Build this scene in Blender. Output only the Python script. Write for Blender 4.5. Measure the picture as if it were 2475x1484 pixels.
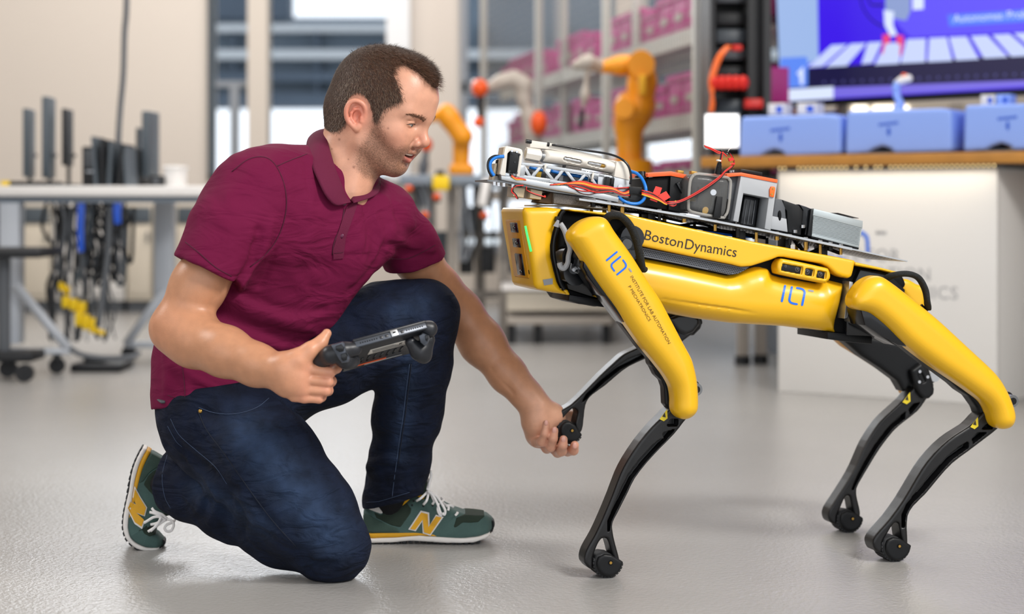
import bpy, bmesh, math, random
import numpy as np
from mathutils import Vector, Matrix
from mathutils.bvhtree import BVHTree
random.seed(7); rng = np.random.default_rng(7)
sc = bpy.context.scene
COL = sc.collection
for _o in list(bpy.data.objects): bpy.data.objects.remove(_o)

# ---------------------------------------------------------------- camera, world, lights, exposure
F = 4200.0; CX = 1237.5; HY = 500.0; CH = 0.70          # focal length in px, principal column, horizon row, camera height
cam_d = bpy.data.cameras.new('camera'); cam = bpy.data.objects.new('camera', cam_d); COL.objects.link(cam)
cam.location = (0, 0, CH); cam.rotation_euler = (math.pi/2, 0, 0)
cam_d.sensor_width = 36; cam_d.lens = F/2475*36; cam_d.shift_y = -(742-HY)/2475
cam_d.clip_start = 0.1; cam_d.clip_end = 200
cam_d.dof.use_dof = True; cam_d.dof.focus_distance = 3.32; cam_d.dof.aperture_fstop = 2.5
sc.camera = cam
sc.view_settings.view_transform = 'Standard'; sc.view_settings.look = 'None'
sc.view_settings.gamma = 1; sc.view_settings.use_curve_mapping = False
sc.view_settings.exposure = 0.16
sc.cycles.use_denoising = True
try: sc.cycles.denoiser = 'OPENIMAGEDENOISE'
except Exception: pass
sc.cycles.max_bounces = 7; sc.cycles.diffuse_bounces = 3; sc.cycles.glossy_bounces = 3; sc.cycles.transmission_bounces = 6
sc.cycles.caustics_reflective = False; sc.cycles.caustics_refractive = False
sc.cycles.sample_clamp_indirect = 4
w = bpy.data.worlds.new('daylight'); sc.world = w; w.use_nodes = True
w.node_tree.nodes['Background'].inputs[0].default_value = (0.93, 0.96, 1.0, 1)
w.node_tree.nodes['Background'].inputs[1].default_value = 1.55
def area(name, loc, aim, sx, sy, power, col):
    l = bpy.data.lights.new(name, 'AREA'); l.shape = 'RECTANGLE'; l.size = sx; l.size_y = sy; l.energy = power; l.color = col
    o = bpy.data.objects.new(name, l); COL.objects.link(o); o.location = loc
    o.rotation_euler = (Vector(aim)-Vector(loc)).to_track_quat('-Z', 'Y').to_euler(); return o
area('ceiling_light_key', (2.3, 1.5, 2.9), (0.1, 3.4, 0.6), 1.0, 0.8, 118, (1, 0.97, 0.93))
area('added_wall_fill', (-1.6, 10.6, 3.9), (-2.0, 13.0, 1.2), 5.0, 0.8, 92, (1, 0.95, 0.9))  # added fill light, aimed at the back wall to brighten it
area('ceiling_light_side', (-3.0, 3.6, 2.9), (-0.3, 3.4, 0.6), 1.2, 1.2, 48, (1, 0.96, 0.92))
area('ceiling_light_back', (0.3, 7.4, 3.6), (0.0, 8.2, 0.0), 5.0, 2.0, 150, (1, 0.95, 0.9))
area('window_daylight', (-1.7, 10.4, 2.6), (-0.3, 5.4, 0.2), 2.2, 1.2, 50, (0.92, 0.96, 1))

# ---------------------------------------------------------------- frames and pixel rays
def ray(px, py): return np.array([(px-CX)/F, 1.0, (HY-py)/F])
def at(px, py, D): r = ray(px, py); return np.array([r[0]*D, D, CH+r[2]*D])
class Frame:
    """vertical plane frame: s along (cos,sin), z up, v towards the camera"""
    def __init__(s, x, y, yaw):
        s.O = np.array([x, y, 0.0]); a = math.radians(yaw)
        s.es = np.array([math.cos(a), math.sin(a), 0]); s.ev = np.array([math.sin(a), -math.cos(a), 0])
    def w(s, a, z, v): return s.O + a*s.es + v*s.ev + np.array([0, 0, z])
    def warr(s, A):
        A = np.asarray(A, float); return s.O + A[:, :1]*s.es + A[:, 2:3]*s.ev + np.hstack([np.zeros((len(A), 2)), A[:, 1:2]])
    def sz(s, px, py, v):
        r = ray(px, py); n = s.ev; c = np.array([0, 0, CH]); t = (np.dot(s.O, n)+v-np.dot(c, n))/np.dot(r, n)
        p = c+t*r; return float(np.dot(p-s.O, s.es)), float(p[2])
    def px(s, px, py, v): a, z = s.sz(px, py, v); return s.w(a, z, v)
    def poly(s, pts, v): return [s.sz(x, y, v) for x, y in pts]
# ---------------------------------------------------------------- materials
def mat(name, col, rough=0.5, metal=0.0, spec=0.5, bump=None, vary=None, emit=None, coat=0, sss=0, sheen=0, trans=0, alpha=1, attr=None, ior=1.45, wr=None):
    m = bpy.data.materials.new(name); m.use_nodes = True; nt = m.node_tree; b = nt.nodes['Principled BSDF']
    c = (*col, 1); b.inputs['Base Color'].default_value = c; b.inputs['Roughness'].default_value = rough
    b.inputs['Metallic'].default_value = metal; b.inputs['Specular IOR Level'].default_value = spec; b.inputs['IOR'].default_value = ior
    if coat: b.inputs['Coat Weight'].default_value = coat; b.inputs['Coat Roughness'].default_value = 0.12
    if sheen: b.inputs['Sheen Weight'].default_value = sheen; b.inputs['Sheen Roughness'].default_value = 0.5
    if sss:
        b.inputs['Subsurface Weight'].default_value = sss; b.inputs['Subsurface Radius'].default_value = (1, 0.35, 0.2); b.inputs['Subsurface Scale'].default_value = 0.012
    if trans: b.inputs['Transmission Weight'].default_value = trans
    if alpha < 1: b.inputs['Alpha'].default_value = alpha
    if emit: b.inputs['Emission Color'].default_value = (*emit[0], 1); b.inputs['Emission Strength'].default_value = emit[1]
    tc = nt.nodes.new('ShaderNodeTexCoord')
    src = None
    if attr:
        a = nt.nodes.new('ShaderNodeAttribute'); a.attribute_name = attr; src = a.outputs['Color']
    if vary:   # (scale, amount) noise variation of the colour
        n = nt.nodes.new('ShaderNodeTexNoise'); n.inputs['Scale'].default_value = vary[0]; n.inputs['Detail'].default_value = 4
        nt.links.new(tc.outputs['Object'], n.inputs['Vector'])
        mp = nt.nodes.new('ShaderNodeMapRange'); mp.inputs[1].default_value = 0.3; mp.inputs[2].default_value = 0.7
        mp.inputs[3].default_value = 1-vary[1]; mp.inputs[4].default_value = 1+vary[1]
        nt.links.new(n.outputs['Fac'], mp.inputs[0])
        mx = nt.nodes.new('ShaderNodeVectorMath'); mx.operation = 'SCALE'
        if src: nt.links.new(src, mx.inputs[0])
        else: mx.inputs[0].default_value = col
        nt.links.new(mp.outputs[0], mx.inputs['Scale']); src = mx.outputs[0]
    if src: nt.links.new(src, b.inputs['Base Color'])
    if bump:   # (scale, strength, distance)
        n = nt.nodes.new('ShaderNodeTexNoise'); n.inputs['Scale'].default_value = bump[0]; n.inputs['Detail'].default_value = 3
        nt.links.new(tc.outputs['Object'], n.inputs['Vector'])
        bp = nt.nodes.new('ShaderNodeBump'); bp.inputs['Strength'].default_value = bump[1]; bp.inputs['Distance'].default_value = bump[2] if len(bump) > 2 else 0.002
        nt.links.new(n.outputs['Fac'], bp.inputs['Height']); nt.links.new(bp.outputs[0], b.inputs['Normal'])
        if wr:   # (scale, distance) soft cloth creases
            n2 = nt.nodes.new('ShaderNodeTexNoise'); n2.inputs['Scale'].default_value = wr[0]; n2.inputs['Detail'].default_value = 2.5; n2.inputs['Distortion'].default_value = 1.4
            mpp = nt.nodes.new('ShaderNodeMapping'); mpp.inputs['Rotation'].default_value = (0.3, 0.6, 0.4); mpp.inputs['Scale'].default_value = (1, 1, 2.6)
            nt.links.new(tc.outputs['Object'], mpp.inputs[0]); nt.links.new(mpp.outputs[0], n2.inputs['Vector'])
            b2 = nt.nodes.new('ShaderNodeBump'); b2.inputs['Strength'].default_value = 0.6; b2.inputs['Distance'].default_value = wr[1]
            nt.links.new(n2.outputs['Fac'], b2.inputs['Height']); nt.links.new(b2.outputs[0], bp.inputs['Normal'])
    return m
M = {}
def hx(h):
    h = h.lstrip('#'); v = [int(h[i:i+2], 16)/255 for i in (0, 2, 4)]
    return tuple(((x+0.055)/1.055)**2.4 if x > 0.04045 else x/12.92 for x in v)
M['yellow'] = mat('yellow_paint', hx('#E4B014'), 0.36, coat=0.25, vary=(6, 0.03))
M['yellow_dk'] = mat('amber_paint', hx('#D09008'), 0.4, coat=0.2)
M['black'] = mat('black_plastic', hx('#0C0E11'), 0.45, spec=.35, bump=(400, 0.1, 0.0005))
M['black_matt'] = mat('black_matt', hx('#060709'), 0.6, spec=.2)
M['black_gloss'] = mat('black_gloss', hx('#101216'), 0.18)
M['rubber'] = mat('rubber', hx('#2A2B2D'), 0.7, bump=(300, 0.3, 0.001))
M['carbon'] = mat('worn_black', hx('#0E0E10'), 0.36, vary=(30, 0.35), bump=(200, 0.2, 0.0006))
M['alu'] = mat('aluminium', hx('#B4B7BA'), 0.34, metal=0.85, vary=(20, 0.05))
M['alu_dk'] = mat('aluminium_dull', hx('#77797B'), 0.4, metal=0.8)
M['brass'] = mat('brass', hx('#B08A45'), 0.35, metal=0.9)
M['white'] = mat('white_plastic', hx('#D9D4CB'), 0.45, vary=(30, 0.02))
M['cream'] = mat('cream_plastic', hx('#C8BA9F'), 0.5)
M['grey'] = mat('grey_plastic', hx('#A4A7AB'), 0.5, bump=(250, 0.1, 0.0005))
M['grey_dk'] = mat('dark_grey', hx('#4A4D52'), 0.5)
M['orange'] = mat('orange_plastic', hx('#F0642E'), 0.5)
M['red'] = mat('red_wire', hx('#D8261A'), 0.4)
M['red_tag'] = mat('red_tag', hx('#E23B30'), 0.5)
M['orange_wire'] = mat('orange_wire', hx('#EE6A1E'), 0.4)
M['yellow_wire'] = mat('yellow_wire', hx('#E6B62A'), 0.4)
M['brown_wire'] = mat('brown_wire', hx('#4A1E16'), 0.4)
M['blue_tube'] = mat('blue_tube', hx('#1E78D2'), 0.3)
M['blue_print'] = mat('blue_print', hx('#1268DC'), 0.4)
M['grey_print'] = mat('grey_print', hx('#8A8C96'), 0.5)
M['dark_print'] = mat('dark_print', hx('#2B2320'), 0.5)
M['brown_print'] = mat('brown_print', hx('#6A4A08'), 0.5)
M['foam'] = mat('foam', hx('#6B6764'), 0.9, vary=(900, 0.5), bump=(900, 0.8, 0.002))
M['green_led'] = mat('green_led', (0.02, .3, 0.1), 0.5, emit=((0.08, 1, 0.16), 1.0))
M['tape'] = mat('grey_tape', hx('#8A8C90'), 0.5)
M['clear'] = mat('clear_plastic', (0.95, 0.96, 0.96), 0.08, trans=0.92, ior=1.15)
M['lens'] = mat('lens_glass', hx('#08090C'), 0.05, coat=1)
M['screw'] = mat('steel', hx('#C4C6CA'), 0.25, metal=1)
# ---------------------------------------------------------------- objects
def props(o, label=None, cat=None, group=None, kind=None):
    if label: o['label'] = label
    if cat: o['category'] = cat
    if group: o['group'] = group
    if kind: o['kind'] = kind
    return o
def thing(name, loc, label, cat, group=None):
    o = bpy.data.objects.new(name, None); o.empty_display_size = 0.05; COL.objects.link(o); o.location = tuple(float(x) for x in loc)
    return props(o, label, cat, group)
def wloc(p):
    v = Vector((0, 0, 0))
    while p is not None: v += Vector(p.location); p = p.parent
    return v
def obj(name, vf, m, parent=None, smooth=True, loc=None):
    V, Fc = vf; V = np.asarray(V, float).reshape(-1, 3)
    off = np.array(wloc(parent)) if parent is not None else np.zeros(3)
    if loc is not None: l = np.array(loc, float)-off
    else: l = np.zeros(3) if parent is not None else V.mean(0)
    me = bpy.data.meshes.new(name); me.from_pydata((V-off-l).tolist(), [], [list(map(int, f)) for f in Fc]); me.update()
    bm = bmesh.new(); bm.from_mesh(me)
    if len(bm.faces) < 60000: bmesh.ops.recalc_face_normals(bm, faces=bm.faces)
    bm.to_mesh(me); bm.free()
    if smooth:
        me.polygons.foreach_set('use_smooth', [True]*len(me.polygons))
        if smooth == 'a': me.set_sharp_from_angle(angle=math.radians(35))
    me.materials.append(M[m] if isinstance(m, str) else m)
    o = bpy.data.objects.new(name, me); COL.objects.link(o); o.location = l.tolist()
    if parent is not None: o.parent = parent
    return o
def ob(name, vf, m, parent, smooth='a', label=None):
    o = obj(name, vf, m, parent, smooth)
    if label: o['label'] = label
    return o
def join(*vfs):
    V = []; Fs = []; n = 0
    for v, f in vfs:
        v = np.asarray(v, float).reshape(-1, 3); V.append(v); Fs += [[i+n for i in q] for q in f]; n += len(v)
    return np.vstack(V), Fs
def bm_out(bm):
    bm.verts.ensure_lookup_table(); bm.verts.index_update()
    return np.array([v.co[:] for v in bm.verts]), [[v.index for v in f.verts] for f in bm.faces]
def box(c, size, bev=0.0, R=None, seg=2):
    bm = bmesh.new(); bmesh.ops.create_cube(bm, size=1)
    for v in bm.verts: v.co = Vector((v.co[0]*size[0], v.co[1]*size[1], v.co[2]*size[2]))
    if bev: bmesh.ops.bevel(bm, geom=list(bm.edges), offset=bev, segments=seg, affect='EDGES', profile=0.5)
    V, Fc = bm_out(bm); bm.free()
    if R is not None: V = V @ np.asarray(R).T
    return V+np.asarray(c), Fc
def fbox(fr, s0, s1, z0, z1, v0, v1, bev=0.0):
    V, Fc = box(((s0+s1)/2, (z0+z1)/2, (v0+v1)/2), (abs(s1-s0), abs(z1-z0), abs(v1-v0)), bev)
    return fr.warr(V), Fc
def prism(fr, poly, v0, v1, bev=0.0, holes=(), px=None, seg=2):
    """poly in (s,z), extruded from v0 to v1; px: poly given in pixels seen on plane v=px"""
    if px is not None: poly = fr.poly(poly, px)
    bm = bmesh.new(); vs = [bm.verts.new((a, z, v1)) for a, z in poly]; f = bm.faces.new(vs)
    r = bmesh.ops.extrude_face_region(bm, geom=[f])
    for g in r['geom']:
        if isinstance(g, bmesh.types.BMVert): g.co[2] = v0
    if bev:
        bmesh.ops.recalc_face_normals(bm, faces=bm.faces)
        ed = [e for e in bm.edges if abs(e.verts[0].co[2]-e.verts[1].co[2]) < 1e-6]
        bmesh.ops.bevel(bm, geom=ed, offset=bev, segments=seg, affect='EDGES', profile=0.5, clamp_overlap=True)
    out = bm_out(bm); bm.free(); return fr.warr(out[0]), out[1]
def cyl(a, b, r, r2=None, n=20, caps=True):
    a = np.asarray(a, float); b = np.asarray(b, float); r2 = r if r2 is None else r2
    d = b-a; d /= np.linalg.norm(d)+1e-12; u = np.cross(d, [0, 0, 1.0] if abs(d[2]) < 0.9 else [1.0, 0, 0]); u /= np.linalg.norm(u); w_ = np.cross(d, u)
    t = np.arange(n)/n*2*math.pi; ring = np.cos(t)[:, None]*u+np.sin(t)[:, None]*w_
    V = np.vstack([a+ring*r, b+ring*r2]); Fc = [[i, (i+1) % n, n+(i+1) % n, n+i] for i in range(n)]
    if caps: Fc += [list(range(n))[::-1], list(range(n, 2*n))]
    return V, Fc
def smoothpath(P, sub=6):
    P = np.asarray(P, float); 
    if len(P) < 3 or sub < 2: return P
    Q = np.vstack([2*P[0]-P[1], P, 2*P[-1]-P[-2]]); out = []
    for i in range(1, len(Q)-2):
        for t in np.arange(sub)/sub:
            out.append(0.5*((2*Q[i])+(-Q[i-1]+Q[i+1])*t+(2*Q[i-1]-5*Q[i]+4*Q[i+1]-Q[i+2])*t*t+(-Q[i-1]+3*Q[i]-3*Q[i+1]+Q[i+2])*t**3))
    out.append(P[-1]); return np.array(out)
def tube(P, r, n=8, sub=6, flat=1.0, closed=False, up=None):
    """sweep along P; r scalar or per control point; flat<1 squashes along one axis"""
    P0 = np.asarray(P, float); rr = np.full(len(P0), r, float) if np.isscalar(r) else np.asarray(r, float)
    Q = smoothpath(np.hstack([P0, rr[:, None]]), sub); P = Q[:, :3]; rr = np.abs(Q[:, 3])
    T = np.gradient(P, axis=0); T /= np.linalg.norm(T, axis=1)[:, None]+1e-12
    u = np.cross(T[0], up if up is not None else ([0, 0, 1.0] if abs(T[0][2]) < 0.9 else [1.0, 0, 0])); u /= np.linalg.norm(u)+1e-12
    V = []; th = np.arange(n)/n*2*math.pi
    for i in range(len(P)):
        if up is not None: u = np.cross(T[i], up)
        u = u-np.dot(u, T[i])*T[i]; u /= np.linalg.norm(u)+1e-12; w_ = np.cross(T[i], u)
        V.append(P[i]+rr[i]*(np.cos(th)[:, None]*u+flat*np.sin(th)[:, None]*w_))
    V = np.vstack(V); Fc = []
    for i in range(len(P)-1):
        for k in range(n): Fc.append([i*n+k, i*n+(k+1) % n, (i+1)*n+(k+1) % n, (i+1)*n+k])
    Fc += [list(range(n))[::-1], [(len(P)-1)*n+k for k in range(n)]]
    return V, Fc
def ball(c, r, n=12, m=8):
    r = np.array([r, r, r], float) if np.isscalar(r) else np.asarray(r, float); V = [[0, 0, 1]]; 
    for i in range(1, m):
        a = math.pi*i/m; V += [[math.sin(a)*math.cos(2*math.pi*k/n), math.sin(a)*math.sin(2*math.pi*k/n), math.cos(a)] for k in range(n)]
    V.append([0, 0, -1]); Fc = [[0, 1+k, 1+(k+1) % n] for k in range(n)]
    for i in range(m-2):
        for k in range(n): a = 1+i*n; Fc.append([a+k, a+n+k, a+n+(k+1) % n, a+(k+1) % n])
    a = 1+(m-2)*n; L = len(V)-1; Fc += [[a+k, L, a+(k+1) % n] for k in range(n)]
    return np.array(V)*r+np.asarray(c), Fc
# ---------------------------------------------------------------- implicit surfaces -> sparse surface nets
def nets(f, lo, hi, h, B=8, band=1.25):
    lo = np.asarray(lo, float); hi = np.asarray(hi, float); bs = B*h; nb = np.ceil((hi-lo)/bs).astype(int)+1
    g = np.stack(np.meshgrid(*[np.arange(k) for k in nb], indexing='ij'), -1).reshape(-1, 3)
    c = lo+(g+0.5)*bs; d = f(c.astype(np.float32)); g = g[np.abs(d) < bs*0.87*band]
    o = np.stack(np.meshgrid(*[np.arange(B+1)]*3, indexing='ij'), -1).reshape(-1, 3)
    N = nb*B+2; keys = []; verts = []; quads = []
    def key(ijk): return (ijk[..., 0].astype(np.int64)*N[1]+ijk[..., 1])*N[2]+ijk[..., 2]
    CO = np.array([[0,0,0],[1,0,0],[0,1,0],[1,1,0],[0,0,1],[1,0,1],[0,1,1],[1,1,1]])
    ED = [(0,1),(2,3),(4,5),(6,7),(0,2),(1,3),(4,6),(5,7),(0,4),(1,5),(2,6),(3,7)]
    for s in range(0, len(g), 500):
        gb = g[s:s+500]; ij = gb[:, None, :]*B+o[None]; P = (lo+ij*h).astype(np.float32)
        Fv = f(P.reshape(-1, 3)).reshape(len(gb), B+1, B+1, B+1); ng = Fv < 0
        cnt = sum(ng[:, a:a+B, b:b+B, c_:c_+B].astype(np.int8) for a in (0,1) for b in (0,1) for c_ in (0,1))
        idx = np.argwhere((cnt > 0) & (cnt < 8))
        if not len(idx): continue
        vals = np.stack([Fv[idx[:,0], idx[:,1]+q[0], idx[:,2]+q[1], idx[:,3]+q[2]] for q in CO], 1)
        acc = np.zeros((len(idx), 3)); n_ = np.zeros(len(idx))
        for a, b in ED:
            va, vb = vals[:, a], vals[:, b]; x = (va < 0) != (vb < 0); t = np.where(x, va/(va-vb+1e-12*(va == vb)), 0)
            acc += np.where(x[:, None], CO[a]+t[:, None]*(CO[b]-CO[a]), 0); n_ += x
        gi = gb[idx[:, 0]]*B+idx[:, 1:]; keys.append(key(gi)); verts.append(lo+(gi+acc/n_[:, None])*h)
        for ax in range(3):
            e = np.eye(3, dtype=int)[ax]; A = ng[:, :B, :B, :B]; sl = [slice(0, B)]*3; sl[ax] = slice(1, B+1); C = ng[(slice(None), *sl)]
            q = np.argwhere(A != C)
            if not len(q): continue
            gi = gb[q[:, 0]]*B+q[:, 1:]; e1 = np.eye(3, dtype=int)[(ax+1) % 3]; e2 = np.eye(3, dtype=int)[(ax+2) % 3]
            Q = np.stack([key(gi-e1-e2), key(gi-e2), key(gi), key(gi-e1)], 1)
            fl = ~A[q[:,0], q[:,1], q[:,2], q[:,3]]; Q[fl] = Q[fl][:, ::-1]; quads.append(Q)
    K = np.concatenate(keys); Vv = np.concatenate(verts); Q = np.concatenate(quads)
    so = np.argsort(K); K = K[so]; Vv = Vv[so]; p = np.searchsorted(K, Q); p[p >= len(K)] = 0
    ok = (K[p] == Q).all(1); return Vv, p[ok]
def dot_(a, b): return a[:, 0]*b[0]+a[:, 1]*b[1]+a[:, 2]*b[2]
class Solid:
    def __init__(s): s.ops = []
    def _add(s, op, fn, lo, hi, k):
        s.ops.append((op, fn, np.asarray(lo, np.float32), np.asarray(hi, np.float32), k)); return s
    def cone(s, a, b, ra, rb, k=0.01, op='+'):
        a = np.asarray(a, np.float32); b = np.asarray(b, np.float32); ba = b-a; L = float(ba@ba)+1e-12
        def fn(P):
            q = P-a; t = np.clip(dot_(q, ba)/L, 0, 1); q = q-t[:, None]*ba; return np.sqrt((q*q).sum(1))-(ra+t*(rb-ra))
        r = max(ra, rb); return s._add(op, fn, np.minimum(a, b)-r, np.maximum(a, b)+r, k)
    def chain(s, pts, k=0.01, op='+'):
        for (a, ra), (b, rb) in zip(pts[:-1], pts[1:]): s.cone(a, b, ra, rb, k, op)
        return s
    def ell(s, c, r, k=0.01, R=None, op='+'):
        c = np.asarray(c, np.float32); r = np.asarray(r, np.float32); R = np.eye(3) if R is None else np.asarray(R)
        R = R.astype(np.float32)
        def fn(P):
            q = (P-c)@R; a = q/r; k0 = np.sqrt((a*a).sum(1)); b = a/r; k1 = np.sqrt((b*b).sum(1))+1e-9; return k0*(k0-1)/k1
        m = float(r.max()); return s._add(op, fn, c-m, c+m, k)
    def rbox(s, c, half, rad, k=0.01, R=None, op='+'):
        c = np.asarray(c, np.float32); half = np.asarray(half, np.float32)-rad; R = np.eye(3) if R is None else np.asarray(R); R = R.astype(np.float32)
        def fn(P):
            q = np.abs((P-c)@R)-half; return np.sqrt((np.maximum(q, 0)**2).sum(1))+np.minimum(q.max(1), 0)-rad
        m = float(np.linalg.norm(half+rad)); return s._add(op, fn, c-m, c+m, k)
    def fold(s, pts, amp, width):
        """raise (amp>0) or press in (amp<0) the surface along a polyline"""
        pts = [np.asarray(p, np.float32) for p in pts]
        def fn(P):
            d = np.full(len(P), 9.0, np.float32)
            for a, b in zip(pts[:-1], pts[1:]):
                ba = b-a; t = np.clip(dot_(P-a, ba)/float(ba@ba+1e-12), 0, 1); q = P-a-t[:, None]*ba; d = np.minimum(d, (q*q).sum(1))
            return amp*np.exp(-d/(width*width))
        A = np.array(pts); return s._add('f', fn, A.min(0)-width*2.2, A.max(0)+width*2.2, 0)
    def __call__(s, P):
        out = np.full(len(P), 0.2, np.float32)
        for op, fn, lo, hi, k in s.ops:
            mg = 0 if op == 'f' else max(k, 0)+0.03
            m = ((P > lo-mg) & (P < hi+mg)).all(1)
            if not m.any(): continue
            d = fn(P[m]); o = out[m]
            if op == '+':
                if k > 0: hh = np.maximum(k-np.abs(o-d), 0)/k; out[m] = np.minimum(o, d)-hh*hh*k*0.25
                else: out[m] = np.minimum(o, d)
            elif op == '-':
                d = -d
                if k > 0: hh = np.maximum(k-np.abs(o-d), 0)/k; out[m] = np.maximum(o, d)+hh*hh*k*0.25
                else: out[m] = np.maximum(o, d)
            else: out[m] = o-d
        return out
    def mesh(s, h):
        ps = [(lo, hi) for op, fn, lo, hi, k in s.ops if op == '+']
        return nets(s, np.min([p[0] for p in ps], 0)-3*h, np.max([p[1] for p in ps], 0)+3*h, h)
def poly2d(poly, h=0.0015, pad=0.03, holes=()):
    """grid-sampled signed distance of a 2-D polygon (holes cut out)"""
    def one(poly, G):
        P = np.asarray(poly, np.float32); d = np.full(len(G), 1e9, np.float32); ins = np.zeros(len(G), bool)
        for a, b in zip(P, np.roll(P, -1, 0)):
            ba = b-a; q = G-a; t = np.clip((q@ba)/float(ba@ba+1e-12), 0, 1); e = q-t[:, None]*ba; d = np.minimum(d, (e*e).sum(1))
            c = (a[1] > G[:, 1]) != (b[1] > G[:, 1]); xx = a[0]+(G[:, 1]-a[1])/(b[1]-a[1]+1e-12)*(b[0]-a[0]); ins ^= c & (G[:, 0] < xx)
        return np.where(ins, -1, 1)*np.sqrt(d)
    A = np.asarray(poly); lo = A.min(0)-pad; hi = A.max(0)+pad; n = np.ceil((hi-lo)/h).astype(int)+1
    G = np.stack(np.meshgrid(*[lo[i]+np.arange(n[i])*h for i in (0, 1)], indexing='ij'), -1).reshape(-1, 2).astype(np.float32)
    D = one(poly, G)
    for hl in holes: D = np.maximum(D, -one(hl, G))
    D = D.reshape(n)
    def f(x, y):
        u = np.clip((x-lo[0])/h, 0, n[0]-1.001); v = np.clip((y-lo[1])/h, 0, n[1]-1.001); i = u.astype(int); j = v.astype(int); u = u-i; v = v-j
        return (D[i, j]*(1-u)+D[i+1, j]*u)*(1-v)+(D[i, j+1]*(1-u)+D[i+1, j+1]*u)*v
    return f, lo, hi
def spline(pts, sub=3, closed=True):
    P = np.asarray(pts, float); n = len(P); out = []
    for i in range(n):
        a, b, c, d = P[(i-1) % n], P[i], P[(i+1) % n], P[(i+2) % n]
        for t in np.arange(sub)/sub: out.append(0.5*(2*b+(c-a)*t+(2*a-5*b+4*c-d)*t*t+(3*b-a-3*c+d)*t**3))
    return np.array(out)
def puff(fr, poly, v0, v1, r, h=0.003, holes=(), px=None, recess=(), rdepth=0.012, rr=None, groove=()):
    """rounded extrusion of a polygon; recess: polygons pressed rdepth into the near (v1) face; rr(s,z)->extra depth taken off the near face"""
    if px is not None:
        poly = fr.poly(poly, px); holes = [fr.poly(q, px) for q in holes]; recess = [fr.poly(q, px) for q in recess]; groove = [fr.poly(q, px) for q in groove]
    f2, lo, hi = poly2d(poly, holes=holes); rc = [poly2d(q)[0] for q in recess]
    def f(P):
        s, z, v = P[:, 0], P[:, 1], P[:, 2]; d2 = f2(s, z); top = v1 if rr is None else v1-rr(s, z)
        dv = np.maximum(v-top, v0-v); qx = d2+r; qy = dv+r
        d = np.minimum(np.maximum(qx, qy), 0)+np.sqrt(np.maximum(qx, 0)**2+np.maximum(qy, 0)**2)-r
        for q in rc: d = np.maximum(d, -np.maximum(np.maximum(q(s, z), d2+.0034), (top-rdepth)-v))
        for gl in groove:
            gd = np.full(len(P), 9.0)
            for a, b in zip(gl[:-1], gl[1:]):
                bx, bz = b[0]-a[0], b[1]-a[1]; t = np.clip(((s-a[0])*bx+(z-a[1])*bz)/(bx*bx+bz*bz+1e-12), 0, 1)
                gd = np.minimum(gd, np.hypot(s-a[0]-t*bx, z-a[1]-t*bz))
            d = np.maximum(d, -np.maximum(gd-0.0022, v1-0.006-v))
        return d
    V, Q = nets(f, (lo[0]+0.02, lo[1]+0.02, v0-2*h), (hi[0]-0.02, hi[1]-0.02, v1+2*h), h)
    return fr.warr(V), Q
# ---------------------------------------------------------------- laying things onto surfaces
def bvh(*vfs):
    V, Fc = join(*vfs) if len(vfs) > 1 else vfs[0]
    return BVHTree.FromPolygons([Vector(v) for v in np.asarray(V).tolist()], [list(map(int, f)) for f in Fc])
CAMP = Vector((0, 0, CH))
def onto(t, px, py, off=0.0006, default=None):
    d = Vector(ray(px, py)).normalized(); p, n, i, dist = t.ray_cast(CAMP, d)
    if p is None: return default
    return np.array(p)-np.array(d)*off
def strip(t, pts, wpx, off=0.001, sub=3, r=None, flat=0.5):
    """a welt/seam/strip laid on a surface, following pixel points"""
    P = smoothpath([(x, y, 0) for x, y in pts], sub)[:, :2]; Q = [onto(t, x, y, off) for x, y in P]; Q = [q for q in Q if q is not None]
    return tube(Q, r, 6, 1, flat) if len(Q) > 1 else None
def drape(t, poly, off=0.001, thick=0.0, step=8):
    """fill a pixel polygon and drop it on a surface"""
    A = np.asarray(poly, float); lo = A.min(0); hi = A.max(0)
    bm = bmesh.new(); vs = [bm.verts.new((x, y, 0)) for x, y in poly]; bm.faces.new(vs)
    for ax in (0, 1):
        for c in np.arange(lo[ax]+step, hi[ax], step):
            co = [0, 0, 0]; no = [0, 0, 0]; co[ax] = c; no[ax] = 1
            bmesh.ops.bisect_plane(bm, geom=bm.verts[:]+bm.edges[:]+bm.faces[:], plane_co=co, plane_no=no, dist=1e-5)
    if thick:
        r = bmesh.ops.extrude_face_region(bm, geom=list(bm.faces))
        for g in r['geom']:
            if isinstance(g, bmesh.types.BMVert): g.co[2] = 1
    last = None; V = []; V0, Fc = bm_out(bm); bm.free()
    for v in V0:
        q = onto(t, v[0], v[1], off+(thick if v[2] > 0.5 else 0), last)
        if q is None: q = at(v[0], v[1], 3.3)
        V.append(q); last = q
    return np.array(V), Fc
def text2d(s, size=1.0, align='LEFT', spacing=1.0):
    c = bpy.data.curves.new('t', 'FONT'); c.body = s; c.size = size; c.align_x = align; c.space_character = spacing; c.resolution_u = 3
    o = bpy.data.objects.new('t', c); COL.objects.link(o); bpy.context.view_layer.update()
    me = bpy.data.meshes.new_from_object(o.evaluated_get(bpy.context.evaluated_depsgraph_get()))
    V = np.array([v.co[:] for v in me.vertices]); Fc = [list(p.vertices) for p in me.polygons]
    bpy.data.objects.remove(o); bpy.data.curves.remove(c); bpy.data.meshes.remove(me); return V, Fc
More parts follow.
